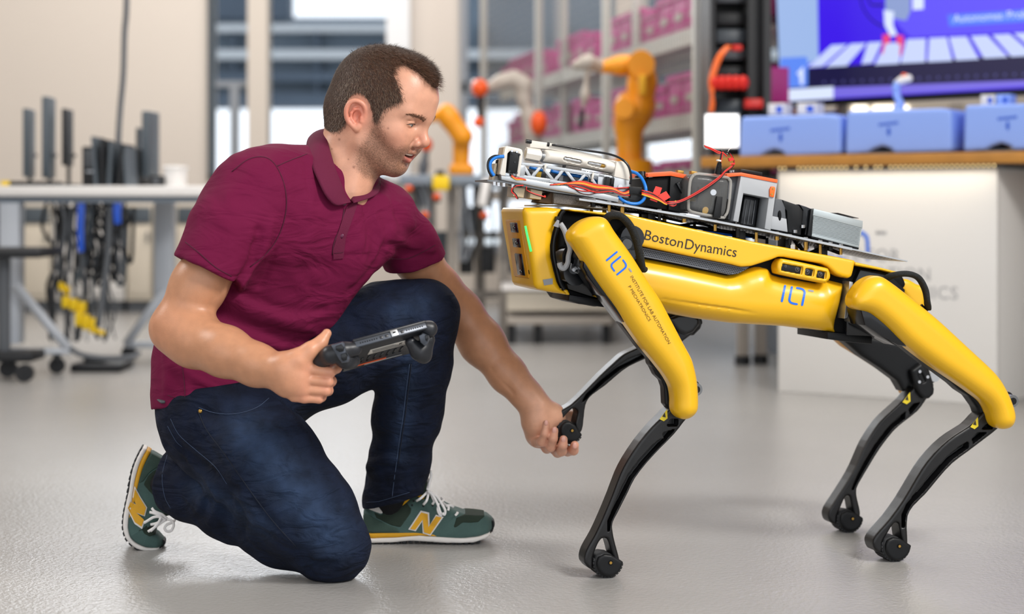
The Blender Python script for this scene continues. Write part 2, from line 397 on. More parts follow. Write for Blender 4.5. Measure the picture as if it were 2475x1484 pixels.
def text_on(t, s, p0, p1, height, off=0.0007, squash=None):
    """print s on surface t: baseline from pixel p0 to p1, cap height in px"""
    V, Fc = text2d(s); x0, x1 = V[:, 0].min(), V[:, 0].max(); cap = 0.69
    p0 = np.array(p0, float); p1 = np.array(p1, float); d = p1-p0; L = np.linalg.norm(d); d /= L; n = np.array([d[1], -d[0]])
    out = []; last = None
    for v in V:
        q = p0+d*(v[0]-x0)/(x1-x0)*L+n*v[1]/cap*height; w_ = onto(t, q[0], q[1], off, last); out.append(w_ if w_ is not None else at(q[0], q[1], 3.3)); last = out[-1]
    return np.array(out), Fc

def words_of(V, Fc, gap=.16):
    """split a text mesh into its words"""
    V = np.asarray(V); par = list(range(len(V)))
    def fi(i):
        while par[i] != i: par[i] = par[par[i]]; i = par[i]
        return i
    for f in Fc:
        for a in f[1:]: par[fi(a)] = fi(f[0])
    r = np.array([fi(i) for i in range(len(V))]); ids = np.unique(r); sp = sorted((V[r == i, 0].min(), V[r == i, 0].max(), i) for i in ids)
    ws = [[sp[0][2]]]; e = sp[0][1]
    for a, b, i in sp[1:]:
        if a-e > gap: ws.append([])
        ws[-1].append(i); e = max(e, b)
    return [np.isin(r, w_) for w_ in ws]
def print_words(name, V2, VW, Fc, m, parent, gap=.16):
    for msk in words_of(V2, Fc, gap):
        idx = np.cumsum(msk)-1; obj(name, (np.asarray(VW)[msk], [[int(idx[i]) for i in f] for f in Fc if msk[f[0]]]), m, parent, False)
# ================================================================ the setting
def floor_mat():
    m = mat('resin_floor', hx('#BDB8AF'), 0.3, spec=0.5); nt = m.node_tree; b = nt.nodes['Principled BSDF']
    tc = nt.nodes.new('ShaderNodeTexCoord')
    n1 = nt.nodes.new('ShaderNodeTexNoise'); n1.inputs['Scale'].default_value = 130; n1.inputs['Detail'].default_value = 2
    n2 = nt.nodes.new('ShaderNodeTexNoise'); n2.inputs['Scale'].default_value = 1.3; n2.inputs['Detail'].default_value = 3
    for n in (n1, n2): nt.links.new(tc.outputs['Object'], n.inputs['Vector'])
    bp = nt.nodes.new('ShaderNodeBump'); bp.inputs['Strength'].default_value = 0.8; bp.inputs['Distance'].default_value = 0.002
    nt.links.new(n1.outputs['Fac'], bp.inputs['Height']); nt.links.new(bp.outputs[0], b.inputs['Normal'])
    mp = nt.nodes.new('ShaderNodeMapRange'); mp.inputs[1].default_value = 0.3; mp.inputs[2].default_value = 0.7; mp.inputs[3].default_value = 0.96; mp.inputs[4].default_value = 1.03
    nt.links.new(n2.outputs['Fac'], mp.inputs[0])
    mx = nt.nodes.new('ShaderNodeVectorMath'); mx.operation = 'SCALE'; mx.inputs[0].default_value = hx('#9F9E9C')
    nt.links.new(mp.outputs[0], mx.inputs['Scale']); nt.links.new(mx.outputs[0], b.inputs['Base Color'])
    b.inputs['Roughness'].default_value = 0.27
    return m
M['floor'] = floor_mat()
M['wall'] = mat('wall_paint', hx('#D9D1C8'), 0.8, vary=(0.8, 0.015))
M['wall_panel'] = mat('wall_panel', hx('#CFC7BD'), 0.6)
M['frame_grey'] = mat('window_frame_grey', hx('#8C929A'), 0.5)
M['frame_dark'] = mat('window_frame_dark', hx('#3A4650'), 0.5)
M['frame_white'] = mat('window_frame_white', hx('#E6EAEE'), 0.5)
M['facade'] = mat('facade', hx('#56626E'), 0.7, vary=(0.6, 0.12))
M['facade2'] = mat('facade_dark', hx('#3E4956'), 0.7, vary=(0.8, 0.1))
M['band'] = mat('facade_band', hx('#A8ABAE'), 0.7)
M['glass'] = mat('window_glass', (0.9, 0.95, 1), 0.02, trans=1.0, ior=1.05)
def S(name, vf, m, parent=None, smooth=False):
    o = obj(name, vf, m, parent, smooth); 
    if parent is None: o['kind'] = 'structure'
    return o
def wb(x0, x1, y0, y1, z0, z1, bev=0): return box(((x0+x1)/2, (y0+y1)/2, (z0+z1)/2), (abs(x1-x0), abs(y1-y0), abs(z1-z0)), bev)
S('floor', wb(-6, 7, -2, 16, -0.1, 0), 'floor')
WY = 13.0
def bx(px, D=WY): return (px-CX)*D/F
def bz(py, D=WY): return CH+(HY-py)*D/F
S('wall_back', join(wb(-6, bx(508), WY, WY+0.3, 0, 4.2), wb(bx(508), bx(990), WY, WY+0.3, 0, bz(438)), wb(bx(508), bx(990), WY, WY+.3, 3.4, 4.2),
    wb(bx(985), bx(1118), WY, WY+0.3, 0, 4.2), wb(bx(1118), 7, WY, WY+.3, 0, 0.35), wb(bx(1118), 7, WY, WY+.3, 3.4, 4.2), wb(bx(1490), bx(1530), WY, WY+.3, .35, 3.4), wb(bx(1900), 7, WY, WY+.3, .35, 3.4)), 'wall')
S('ceiling', wb(-6.2, 7.2, -2, 16, 4.2, 4.3), 'wall')
S('wall_left', wb(-6.2, -6, -2, WY+.3, 0, 4.2), 'wall'); S('wall_right', wb(7, 7.2, -2, 16, 0, 4.2), 'wall')
w1 = S('window_1', join(wb(bx(505), bx(519), WY-.05, WY+.05, bz(438), 3.4), wb(bx(505), bx(985), WY-.05, WY+.05, bz(438), bz(425))), 'frame_dark')
S('mullion', wb(bx(604), bx(652), WY-.12, WY+.1, bz(438), 3.4), 'wall_panel', w1)
S('side_post', wb(bx(936), bx(992), WY-.1, WY+.1, bz(438), 3.4), 'frame_white', w1)
S('glazing_bar', wb(bx(556), bx(578), WY-.02, WY+.04, bz(438), bz(210)), 'frame_grey', w1)
S('glazing_bar', wb(bx(519), bx(604), WY-.02, WY+.04, bz(210), bz(196)), 'frame_grey', w1)
S('glass_pane', wb(bx(519), bx(604), WY+.02, WY+.03, bz(425), 3.4), 'glass', w1)
S('glass_pane', wb(bx(652), bx(936), WY+.02, WY+.03, bz(425), 3.4), 'glass', w1)
w2 = S('window_2', join(*[wb(bx(x)-.03, bx(x)+.03, WY-.06, WY+.06, .35, 3.4) for x in (1121, 1350, 1700, 1896)], wb(bx(1118), bx(1900), WY-.06, WY+.06, 1.55, 1.63), wb(bx(1118), bx(1900), WY-.06, WY+.06, .35, .42)), 'frame_grey')
S('glass_pane', wb(bx(1118), bx(1490), WY+.02, WY+.03, .4, 3.4), 'glass', w2)
S('glass_pane', wb(bx(1530), bx(1900), WY+.02, WY+.03, .4, 3.4), 'glass', w2)
# building across the street
ex = thing('office_building', (0, 30, 2.2), 'grey office block with pale bands seen through the tall window', 'building')
def eb(x0, x1, y0, y1, m, dy=0, name='facade_band'):
    D = 30-dy; ob(name, wb((x0-CX)*D/F, (x1-CX)*D/F, D, 30+.5, CH+(HY-y1)*D/F, CH+(HY-y0)*D/F), m, ex, False)
eb(300, 1085, 42, 258, 'facade', 0, 'facade'); eb(1085, 2400, -330, 215, 'facade', 0, 'facade')
eb(300, 700, -330, 46, 'facade2', .1, 'facade')
for y0, y1, m in ((58, 76, 'band'), (120, 142, 'band'), (176, 196, 'facade2'), (226, 258, 'facade2')): eb(300, 2400 if y0 > 100 else 1100, y0, y1, m, .3)
for i in range(9): eb(560+i*200, 572+i*200, 60, 256, 'facade2', .2, 'facade_pier')
S('ground', wb(-40, 40, 16, 60, -0.3, -0.1), mat('pale_paving', hx('#D8DAD8'), 0.8))
# ================================================================ the robot
RF = Frame(0, 3.226, 14.57)
robot = thing('robot_dog', RF.px(1740, 1385, -.165)*[1, 1, 0], 'yellow and black four-legged robot dog, one front foot lifted into the kneeling man\'s hand', 'robot')
def R_(name, vf, m, sm='a', p=None, label=None): return ob(name, vf, m, p or robot, sm, label)
VB = -.07
COVER_F = [(1376,567),(1382,555),(1398,539),(1418,528.5),(1438.6,523.5),(1457,525),(1469,534),(1483,557),(1503,585),(1527.5,619.5),(1554,662),(1578,699),(1595,725),(1620.7,773),(1649,827),(1669,863.7),(1677,889),(1683,917.5),(1686,951.5),(1686,985.5),(1680,999.6),(1669,1009.5),(1656,1013.7),(1643,1011),(1632,999.6),(1628.6,985.4),(1628.6,965.6),(1626,944),(1620.7,929),(1606.5,906),(1578,869),(1550,835),(1516,787),(1487.6,742),(1459,704),(1432.5,666),(1404,619.5),(1388,595),(1378,581)]
COVER_R = [(2057.6,729.7),(2060,715),(2075,691),(2092.6,675),(2113,667),(2131,669),(2152,682),(2187.5,709),(2232,744.5),(2270.5,777),(2306,809.7),(2350.5,851),(2389,886.7),(2409.8,909),(2424.6,931),(2439.4,960.8),(2451,996.4),(2450.7,1017),(2442,1032),(2427.5,1037.3),(2412.7,1035),(2401,1023),(2395,1002),(2389,987.5),(2377,971),(2350.5,950.5),(2306,919.3),(2261.6,889.7),(2217,857),(2181.5,827.5),(2146,792),(2122,771),(2098.6,754.9),(2069,747.4),(2060,740)]
VL = 0.02
coverF = puff(RF, spline(RF.poly(COVER_F, VL), 3), -.03, .045, .028, .0026); coverR = puff(RF, spline(RF.poly(COVER_R, VL), 3), -.03, .045, .028, .0026)
oF = R_('leg_cover', coverF, 'yellow', True); oR = R_('leg_cover', coverR, 'yellow', True)
def shift(p, dx, dy): return [(x+dx, y+dy) for x, y in p]
# black thigh bodies behind the covers
TH_F = [(1398,600),(1440,560),(1500,620),(1560,700),(1600,760),(1645,850),(1676,930),(1682,985),(1655,1010),(1625,1012),(1618,975),(1606,925),(1590,903),(1571,880),(1569,866),(1543,838),(1500,782),(1452,712),(1420,665),(1392,620)]
TH_R = [(2085,745),(2120,700),(2180,745),(2250,800),(2330,860),(2400,925),(2440,975),(2448,1010),(2420,1034),(2396,1030),(2386,1010),(2368,1008),(2360,985),(2340,957),(2318,943),(2302,928),(2255,893),(2212,862),(2170,828),(2120,800),(2090,775)]
R_('thigh', puff(RF, TH_F, -.055, -.012, .01, .003, px=-.02), 'black', True); R_('thigh', puff(RF, TH_R, -.055, -.012, .01, .003, px=-.02), 'black', True)
for P in ([(1404,622),(1420,600),(1470,640),(1540,770),(1560,830),(1500,775),(1455,716),(1446,712),(1418,672),(1402,645)], [(2070,748),(2110,735),(2190,800),(2230,850),(2180,836),(2160,834),(2120,812),(2080,785)]):
    R_('thigh_motor', prism(RF, P, -.05, .02, .006, px=0), 'black_gloss')
# knee rollers and truss pods
for (x, y) in ((1678, 940), (2441, 968)):
    c = RF.px(x, y, -.035); R_('knee_roller', cyl(c-RF.ev*.012, c+RF.ev*.012, .0125), 'alu_dk'); R_('roller_arm', join(cyl(c-RF.ev*.015, c-RF.ev*.012, .017), cyl(c+RF.ev*.012, c+RF.ev*.014, .007)), 'black')
for P in ([(1567,866),(1590,890),(1612,925),(1624,960),(1626,1000),(1610,985),(1602,975),(1600,935),(1594,918),(1580,905),(1568,880)], [(2302,925),(2330,938),(2358,962),(2385,985),(2392,1015),(2378,1008),(2364,1004),(2352,960),(2340,952),(2318,942)]):
    R_('knee_guard', puff(RF, P, -.05, -.02, .004, .002, px=-.035), 'black', True)
# lower legs
LO_N = [(1650,980),(1625,985),(1598,1012),(1577,1032.6),(1547.5,1068),(1518,1112.6),(1500,1148),(1482,1195.6),(1458.6,1252),(1440,1292),(1425,1318),(1415,1340),(1414,1362),(1432,1378),(1434,1350),(1442,1324),(1454,1303),(1468,1303),(1476,1324),(1483,1352),(1492,1368),(1499,1364.6),(1497,1347),(1488,1314),(1482,1284.5),(1482,1264),(1494,1240),(1518,1192.6),(1535.6,1157),(1565,1118.6),(1601,1080),(1630.5,1050),(1654,1020),(1672,995)]
LO_R = [(2400,985),(2375,1000),(2364,1010.6),(2345,1030),(2309,1052.6),(2277,1078.5),(2244.7,1114),(2219,1153),(2186.5,1208),(2154,1253),(2130,1280),(2116,1298),(2111,1313),(2118,1332),(2134,1334),(2134,1312),(2146,1290),(2162,1265),(2174,1267),(2179,1296),(2184,1320),(2194.5,1326),(2194.8,1300),(2193.6,1276),(2196,1247),(2209,1224),(2238,1195),(2270.6,1156),(2303,1120.6),(2341.7,1091.5),(2380.6,1062),(2413,1036.5),(2432,1010)]
LO_RF = [(2225,925),(2199.4,949),(2183,968.5),(2154,994.4),(2128,1020),(2105.6,1052.6),(2089.4,1081.8),(2070,1127),(2050.6,1162.6),(2021.5,1208),(2007,1230.6),(2003,1247),(2008,1262),(2022,1266),(2023,1248),(2033,1226),(2045,1200),(2056,1202),(2063,1238),(2069,1254),(2079.7,1249),(2079,1230),(2073,1204.7),(2071.6,1182),(2083,1159),(2102,1127),(2128,1085),(2160.6,1043),(2186.5,1020),(2218.8,994.4),(2238,968.5),(2252,945)]
LO_FF = [(1680,755),(1640,775),(1600,808),(1560,832),(1520,850),(1503,860.4),(1482.8,878.6),(1452.5,907),(1412,949),(1381.7,977.7),(1357.5,991.8),(1340,1008),(1334,1022),(1340,1034),(1352,1024),(1366,1006),(1384,988),(1394,991),(1397,1000),(1391,1024),(1394,1042),(1404,1046),(1410,1030),(1414,991.8),(1420,969.6),(1434,953.4),(1462.6,933),(1493,907),(1520,886.7),(1560,868),(1605,850),(1650,826),(1700,782)]
RC_N = [[(1598,1060),(1616,1062),(1596,1084),(1558,1122),(1529,1157),(1512,1192),(1490,1235),(1478,1262),(1474,1284),(1468,1286),(1468,1262),(1484,1222),(1502,1180),(1518,1148),(1548,1108),(1580,1074)], [(1603,1046),(1634,1036),(1620,1052),(1606,1068)], [(1612,1030),(1622,1012),(1640,1014),(1638,1030)]]
RC_R = [[(2341,1066),(2342,1082),(2300,1112),(2266,1150),(2232,1190),(2204,1218),(2190,1245),(2187,1275),(2181,1277),(2180,1245),(2192,1218),(2222,1180),(2256,1140),(2290,1104),(2318,1080)], [(2350,1060),(2362,1046),(2388,1044),(2352,1074)], [(2372,1038),(2390,1020),(2402,1036)]]
RC_RF = [[(2190,994),(2188,1012),(2157,1036),(2122,1080),(2098,1120),(2078,1155),(2066,1178),(2064,1186),(2058,1184),(2072,1150),(2090,1116),(2114,1076),(2146,1034),(2170,1010)], [(2197,988),(2208,976),(2226,972),(2200,1004)]]
RC_FF = [[(1405,975),(1425,958),(1462,922),(1500,892),(1560,862),(1560,852),(1520,866),(1484,890),(1450,920),(1416,954)]]
for P, rc, v, L, c, rpx, nm in ((LO_N, RC_N, -.028, .044, (1462, 1370), 37, 'n'), (LO_R, RC_R, -.028, .044, (2154, 1327), 37.5, 'r'), (LO_RF, RC_RF, -.33, .04, (2045, 1260), 33.5, 'rf'), (LO_FF, RC_FF, -.33, .04, (1372, 1038), 32, 'ff')):
    q = puff(RF, spline(RF.poly(P, v+L/2), 2), v-L/2, v+L/2, .0042, .0022, recess=[RF.poly(r_, v+L/2) for r_ in rc], rdepth=.022)
    o = R_('lower_leg', q, 'carbon', True)
    s, z = RF.sz(*c, v); r = rpx*(RF.w(s, z, v)[1])/F
    if nm != 'ff': z = r
    # foot: rubber drum with tread blocks, and a side cap
    a = math.radians(-12 if nm != 'ff' else -35)
    cap = [(s+r*.98*math.cos(t), z+r*.98*math.sin(t)) for t in np.linspace(math.pi*1.02+a*.2, 2*math.pi-a*.2, 22)]
    top = [(s+r*.95, z+r*.22), (s+r*.6, z+r*.34), (s, z+r*.58), (s-r*.5, z+r*.56), (s-r*.92, z+r*.34)]
    def rot(p, an): return [(s+(x-s)*math.cos(an)-(y-z)*math.sin(an), z+(x-s)*math.sin(an)+(y-z)*math.cos(an)) for x, y in p]
    F1 = rot(cap+top, a)
    foot = R_('foot', puff(RF, F1, v-L*.56, v+L*.6, .010, .0022), 'rubber', True)
    F2 = rot([(s+(x-s)*.9, z+(y-z)*.9) for x, y in cap]+[(s+r*.92, z+r*.22), (s+r*.55, z+r*.36), (s, z+r*.55), (s-r*.5, z+r*.52), (s-r*.82, z+r*.3)], a)
    R_('foot_cap', puff(RF, F2, v+L*.5, v+L*.74, .005, .002), 'black', True)
    pc = RF.w(s+r*.03, z+r*.05, v+L*.76); R_('axle_hole', cyl(pc-RF.ev*.002, pc+RF.ev*.0004, .0045), 'black_matt'); R_('axle_pin', cyl(pc, pc+RF.ev*.0012, .0027), 'brass')
    tr = []
    for i in range(15):
        t = math.pi*(1.0+i/14)+a
        for vv in (-.3, 0.02, .34):
            cc = RF.w(s+math.cos(t)*(r*.955), z+math.sin(t)*(r*.955), v+L*vv)
            Rm = np.stack([RF.es*math.cos(t)+np.array([0, 0, 1])*math.sin(t), RF.ev, np.cross(RF.es*math.cos(t)+np.array([0, 0, 1])*math.sin(t), RF.ev)], 1)
            tr.append(box(cc, (.0042, L*.29, r*.17), 0, Rm))
    R_('foot_tread', join(*tr), 'rubber')['kind'] = 'stuff'
# warning stickers by the knees
M['sticker'] = mat('sticker_yellow', hx('#D9C22A'), .5)
for (x, y, v) in ((1605, 1003, -.005), (2356, 1022, -.005), (2192, 962, -.308)):
    st = R_('warning_sticker', prism(RF, [(x-11, y+10), (x+7, y-14), (x+8, y+8), (x-1, y+15)], v, v+.0012, px=v), 'sticker'); R_('warning_mark', prism(RF, [(x-4, y+4), (x+2, y-6), (x+4, y+6)], v+.001, v+.002, px=v+.002), 'dark_print')
# far thighs with their covers
TF_R = [(2018,806),(2110,815),(2172,829),(2205,850),(2232,872),(2246,887),(2260,931),(2257,952),(2243,962),(2228,961),(2211,943),(2199,935),(2187,949),(2170,920),(2128,889),(2083,860),(2051,832)]
R_('thigh', puff(RF, TF_R, -.36, -.315, .008, .003, px=-.315), 'black', True)
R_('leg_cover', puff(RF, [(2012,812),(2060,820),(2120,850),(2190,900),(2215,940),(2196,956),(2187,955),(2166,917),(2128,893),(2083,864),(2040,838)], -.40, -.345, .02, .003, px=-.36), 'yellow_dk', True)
kp = [(2202,895.6),(2226,878),(2238,886.7),(2250,915),(2259,940),(2257,953),(2246,963.8),(2232,963.8),(2220,950),(2210,925)]
kc = R_('knee_cap', puff(RF, kp, -.32, -.298, .006, .002, px=-.3, recess=[[(2218, 905), (2228, 900), (2238, 922), (2229, 926)]], rdepth=.004), 'black', True)
for x, y in ((2223, 898), (2242, 911), (2222, 923)): c = RF.px(x, y, -.298); R_('screw', cyl(c-RF.ev*.002, c+RF.ev*.0012, .0035, n=10), 'screw')
c = RF.px(2254, 908, -.335); R_('knee_roller', cyl(c-RF.ev*.012, c+RF.ev*.012, .0125), 'alu'); R_('roller_arm', cyl(c-RF.ev*.018, c-RF.ev*.012, .019), 'black')
R_('thigh', puff(RF, [(1440,600),(1500,640),(1600,720),(1680,762),(1703,775),(1697,795),(1680,812),(1660,812),(1640,800),(1560,760),(1480,700)], -.36, -.31, .012, .003, px=-.31), 'black', True)
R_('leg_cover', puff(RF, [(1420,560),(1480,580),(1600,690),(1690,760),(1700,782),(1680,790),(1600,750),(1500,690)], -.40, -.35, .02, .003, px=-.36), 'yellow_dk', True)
R_('knee_cap', puff(RF, [(1612,770),(1640,758),(1672,757),(1690,768),(1690,785),(1676,803),(1658,810),(1640,803)], -.32, -.297, .006, .002, px=-.3), 'black_gloss', True)
# body
LOWER = [(1480,615),(1553,619),(1660,640),(1767,663),(1786,660.6),(1803,652),(1834.5,642.4),(1849,642),(1871,648),(1880,662),(1900,668),(1985,682),(2004,671.5),(2056,684),(2055,700),(2048,733),(2035,780),(2033,796),(2042,810),(1985,801),(1912,791.5),(1786,784),(1694,772),(1609,755),(1500,735),(1440,712),(1440,640)]
low = puff(RF, LOWER, -.255, VB, .045, .003, px=VB, groove=[[(1592,728),(1604,724),(1640,730),(1760,746),(1880,768),(1912,777),(1919,786),(1912,792)]])
R_('lower_shell', low, 'yellow', True)
UPPER = [(1374,505),(1463,514),(1515,517),(1548,525),(1700,558),(1815,583),(2033,623),(2066,630),(2062,650),(2057.6,667),(2050,673),(2033,669),(2019,662),(1999,643.6),(1985,637),(1893,621),(1880,621),(1863,628),(1815,643),(1791,645),(1766.7,639),(1660,618),(1545,594),(1530,560),(1518,530),(1463,521),(1374,509)]
upp = puff(RF, UPPER, -.25, VB+.004, .0045, .0025, px=VB)
R_('upper_shell', upp, 'yellow', True)
R_('body_core', join(fbox(RF, RF.sz(1345,600,VB)[0], RF.sz(2065,600,VB)[0], .1, .2, -.2, -.21)), 'black_matt') if 0 else None
CORE = [(1350,512),(1520,520),(1900,600),(2060,640),(2180,662),(2195,690),(2160,720),(2110,790),(2100,822),(2040,818),(1980,800),(1600,745),(1475,738),(1440,742),(1378,728),(1352,690),(1346,600)]
R_('body_core', puff(RF, CORE, -.25, -.098, .01, .004, px=-.1), 'black_matt', True)
# vent grille with holes
VENT = [(1535,592),(1553,598),(1660,619),(1767,640),(1791,646),(1815,645),(1803,654),(1786,662),(1767,664),(1660,641),(1553,620),(1530,612)]
M['vent'] = mat('vent_grey', hx('#5C6068'), .5)
gr = R_('vent_grille', prism(RF, VENT, VB-.02, VB-.008, px=VB), 'vent')
hs = []
for j in range(5):
    for i in range(64):
        x = 1556+i*4.05+(j % 2)*2; y = 603+(x-1553)*.198+j*4.1
        yt = np.interp(x, [1535,1553,1767,1791,1815], [592,598,640,646,645]); yb = np.interp(x, [1530,1553,1767,1786,1803], [612,620,664,662,654])
        if yt+2.4 < y < yb-1.8 and x < 1806:
            c = RF.px(x, y, VB-.0078); hs.append(cyl(c-RF.ev*.002, c+RF.ev*.0003, .0011, n=6))
h_ = ob('vent_hole', join(*hs), 'black_matt', gr, False); h_['kind'] = 'stuff'
# side camera module
CM = [(1876,640),(1884,628),(1896,626),(1990,646),(2001,652),(2005,665),(2003,675),(1994,683),(1985,684),(1888,664),(1877,657)]
cm = R_('camera_module', puff(RF, spline(RF.poly(CM, VB), 3), -.1, VB+.008, .007, .0022, recess=[RF.poly(q, VB) for q in ([(1888,636),(1938,645),(1935,664),(1884,654)], [(1944,647),(1966,651),(1963,669),(1941,665)], [(1973,653),(1995,657),(1993,675),(1969,671)])], rdepth=.005), 'yellow', True)
for q in ([(1889,637),(1937,646),(1934,663),(1885,653)], [(1945,648),(1965,652),(1962,668),(1942,664)], [(1974,654),(1994,658),(1992,674),(1970,670)]):
    ob('camera_window', prism(RF, q, VB-.002, VB+.0045, .001, px=VB+.004), 'black', cm)
for x, y, r_ in ((1898, 643.5, .0032), (1926.5, 651, .0052), (1950, 657, .006), (1982, 663, .0055)):
    c = RF.px(x, y, VB+.0045); ob('camera_lens', cyl(c, c+RF.ev*.002, r_, r_*.8), 'grey_dk', cm); ob('lens_glass', ball(c+RF.ev*.0015, (r_*.6, r_*.6, r_*.6)), 'lens', cm, True)
# belly and hip hardware
R_('belly_plate', prism(RF, [(1376,712),(1472,728),(1470,744),(1400,735),(1374,727)], -.2, -.08, .003, px=-.08), 'black')
R_('belly_plate', prism(RF, [(2000,802),(2110,812),(2108,832),(2060,828),(2000,820)], -.24, -.09, .003, px=-.09), 'black')
R_('hip_frame', prism(RF, [(1357,640),(1380,560),(1400,545),(1480,560),(1540,590),(1560,690),(1520,730),(1440,722),(1372,700)], -.12, -.085, .006, px=-.085), 'black_gloss')
R_('hip_frame', prism(RF, [(2062,690),(2080,650),(2150,660),(2190,700),(2180,780),(2120,815),(2045,812),(2046,770)], -.12, -.085, .006, px=-.085), 'black_gloss')
for x, y in ((1384, 620), (1388, 660), (1510, 600), (1525, 575), (2090, 730)): c = RF.px(x, y, -.07); R_('hip_joint', cyl(c-RF.ev*.04, c+RF.ev*.01, .024), 'black_gloss')
for x, y in ((1387, 650), (1515, 590)): c = RF.px(x, y, -.058); R_('hip_pin', cyl(c-RF.ev*.002, c+RF.ev*.002, .010), 'grey_dk')
R_('hip_bracket', prism(RF, [(2053,680),(2062,682),(2060,720),(2048,768),(2041,770),(2044,740),(2050,722)], -.1, -.066, .001, px=-.066), 'alu')
R_('hip_bracket', prism(RF, [(2062,748),(2070,750),(2066,774),(2090,788),(2086,791),(2061,778)], -.09, -.05, .001, px=-.05), 'alu')
for x, y, v in ((2065, 775, -.049), (1386, 650, -.049), (1387, 652, -.03)): c = RF.px(x, y, v); R_('screw', cyl(c-RF.ev*.003, c+RF.ev*.001, .0035, n=10), 'screw')
R_('hip_hook', tube([RF.px(*q, -.045) for q in ((1381,636),(1380,648),(1384,654),(1398,661))], .001, 6), 'alu')
# head shell
HEAD = [(1270,502),(1327,501),(1362,505),(1353,518),(1345.6,540.7),(1337.5,571),(1333.4,593),(1334.5,621.5),(1341.5,652),(1349.6,682),(1358,698),(1378,713.5),(1340,708),(1300,699),(1294,690),(1290,660),(1280,600),(1270,545),(1266,512)]
head = puff(RF, HEAD, -.245, VB+.012, .014, .0026, px=VB+.012)
hd = R_('head_shell', head, 'yellow', True)
R_('head_rim', tube([RF.px(*q, VB) for q in ((1364,509),(1355,520),(1349,543),(1341,572),(1338,594),(1339,621),(1346,652),(1354,682),(1364,700))], .004, 8), 'black')
R_('yellow_skirt', puff(RF, [(1357,697),(1372,700),(1380,714),(1366,712)], -.2, VB, .004, .002, px=VB), 'yellow', True)
R_('yellow_skirt', prism(RF, [(1437,716),(1460,710),(1470,728)], -.11, -.07, .002, px=-.07), 'yellow')
# front camera bezel, on the slanted nose (built in the nose plane)
s0, z0 = RF.sz(1270, 520, VB+.012); s1, z1 = RF.sz(1296, 690, VB+.012)
nd = np.array([s1-s0, z1-z0]); nl = np.linalg.norm(nd); nd /= nl; nn = np.array([-abs(nd[1]), -abs(nd[0])*1.0]); nn = np.array([nd[1], -nd[0]]); nn = nn if nn[0] < 0 else -nn
def nose(u, v, d=0): p = np.array([s0, z0])+nd*u+nn*d; return RF.w(p[0], p[1], v)
def noseb(u0, u1, v0, v1, d0, d1, bev=0):
    V, Fc = box(((u0+u1)/2, (v0+v1)/2, (d0+d1)/2), (u1-u0, v1-v0, d1-d0), bev); return np.array([nose(a, b, c_) for a, b, c_ in V]), Fc
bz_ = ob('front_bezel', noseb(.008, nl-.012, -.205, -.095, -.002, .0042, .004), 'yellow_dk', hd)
ob('bezel_groove', noseb(.004, nl-.008, -.212, -.088, -.003, .0012, .001), 'black_matt', hd)
for u0, u1 in ((.014, .034), (.045, .063), (.075, .118)): ob('camera_window', noseb(u0, u1, -.165, -.112, 0, .0062, .002), 'black_gloss', hd)
for u in (.054, .11, .024): ob('camera_lens', ball(nose(u, -.13, .006), .004), 'lens', hd, True)
tH = bvh(head)
g = strip(tH, [(1270,546),(1274,566),(1279,588),(1283.5,608)], 3, .0002, 3, .0026, 1)
if g: ob('status_light', g, 'green_led', hd, True)
for q in ([(1312,676),(1350,670),(1353,684),(1315,690)], [(1336,547),(1346,530),(1351,533),(1349,549)]):
    R_('tape', drape(tH, q, .0008, .0008, 12), 'tape')
R_('tape', prism(RF, [(1337,546),(1347,531),(1352,533),(1350,550)], -.05, -.048, px=-.048), 'tape')
R_('cable_clip', prism(RF, [(1345,523),(1352,523),(1350,536),(1343,535)], -.06, -.05, px=-.05), 'black')
R_('hip_cable', tube([RF.px(*q, -.05) for q in ((1354,540),(1364,556),(1372,580),(1378,600),(1374,620),(1372,636),(1364,648),(1355,645),(1352,635))], .0052, 10), 'grey')
# braided straps over the hips
M['braid'] = mat('braided_sleeve', hx('#15191B'), .75, vary=(500, .8), bump=(700, 1, .002))
R_('cable_strap', tube([RF.px(*q, v) for *q, v in ((1462,533,-.03),(1476,522,-.01),(1500,523,0),(1522,545,0),(1538,580,0),(1546,615,0),(1552,648,-.01),(1556,650,-.03))], [.0072]*6+[.0065,.005], 12, 6, 1.6, up=RF.ev), 'braid', True)
R_('strap_bracket', tube([RF.px(*q, -.02) for q in ((1535,628),(1545,640),(1549,651),(1557,648))], .004, 8), 'black')
R_('cable_strap', tube([RF.px(*q, v) for *q, v in ((2142,672,-.03),(2165,664,-.01),(2195,662,0),(2220,672,0),(2236,700,0),(2241,728,0),(2243,744,-.02))], [.006]*5+[.0055,.005], 12, 6, 1.6, up=RF.ev), 'braid', True)
R_('strap_bracket', tube([RF.px(*q, -.02) for q in ((2226,738),(2236,748),(2244,744),(2245,730))], .004, 8), 'black')
# tail end of the body
TAIL = [(2066,633),(2122,645),(2176,658.5),(2170,663),(2134,654),(2066,642)]
R_('tail_shell', puff(RF, TAIL, -.25, VB, .003, .002, px=VB), 'yellow', True)
R_('rear_hip_cover', puff(RF, [(2177,672),(2200,675),(2222,688),(2240,690),(2243,712),(2240,744),(2228,752),(2210,748),(2184,715),(2176,700)], -.25, -.1, .012, .003, px=-.1), 'yellow', True)
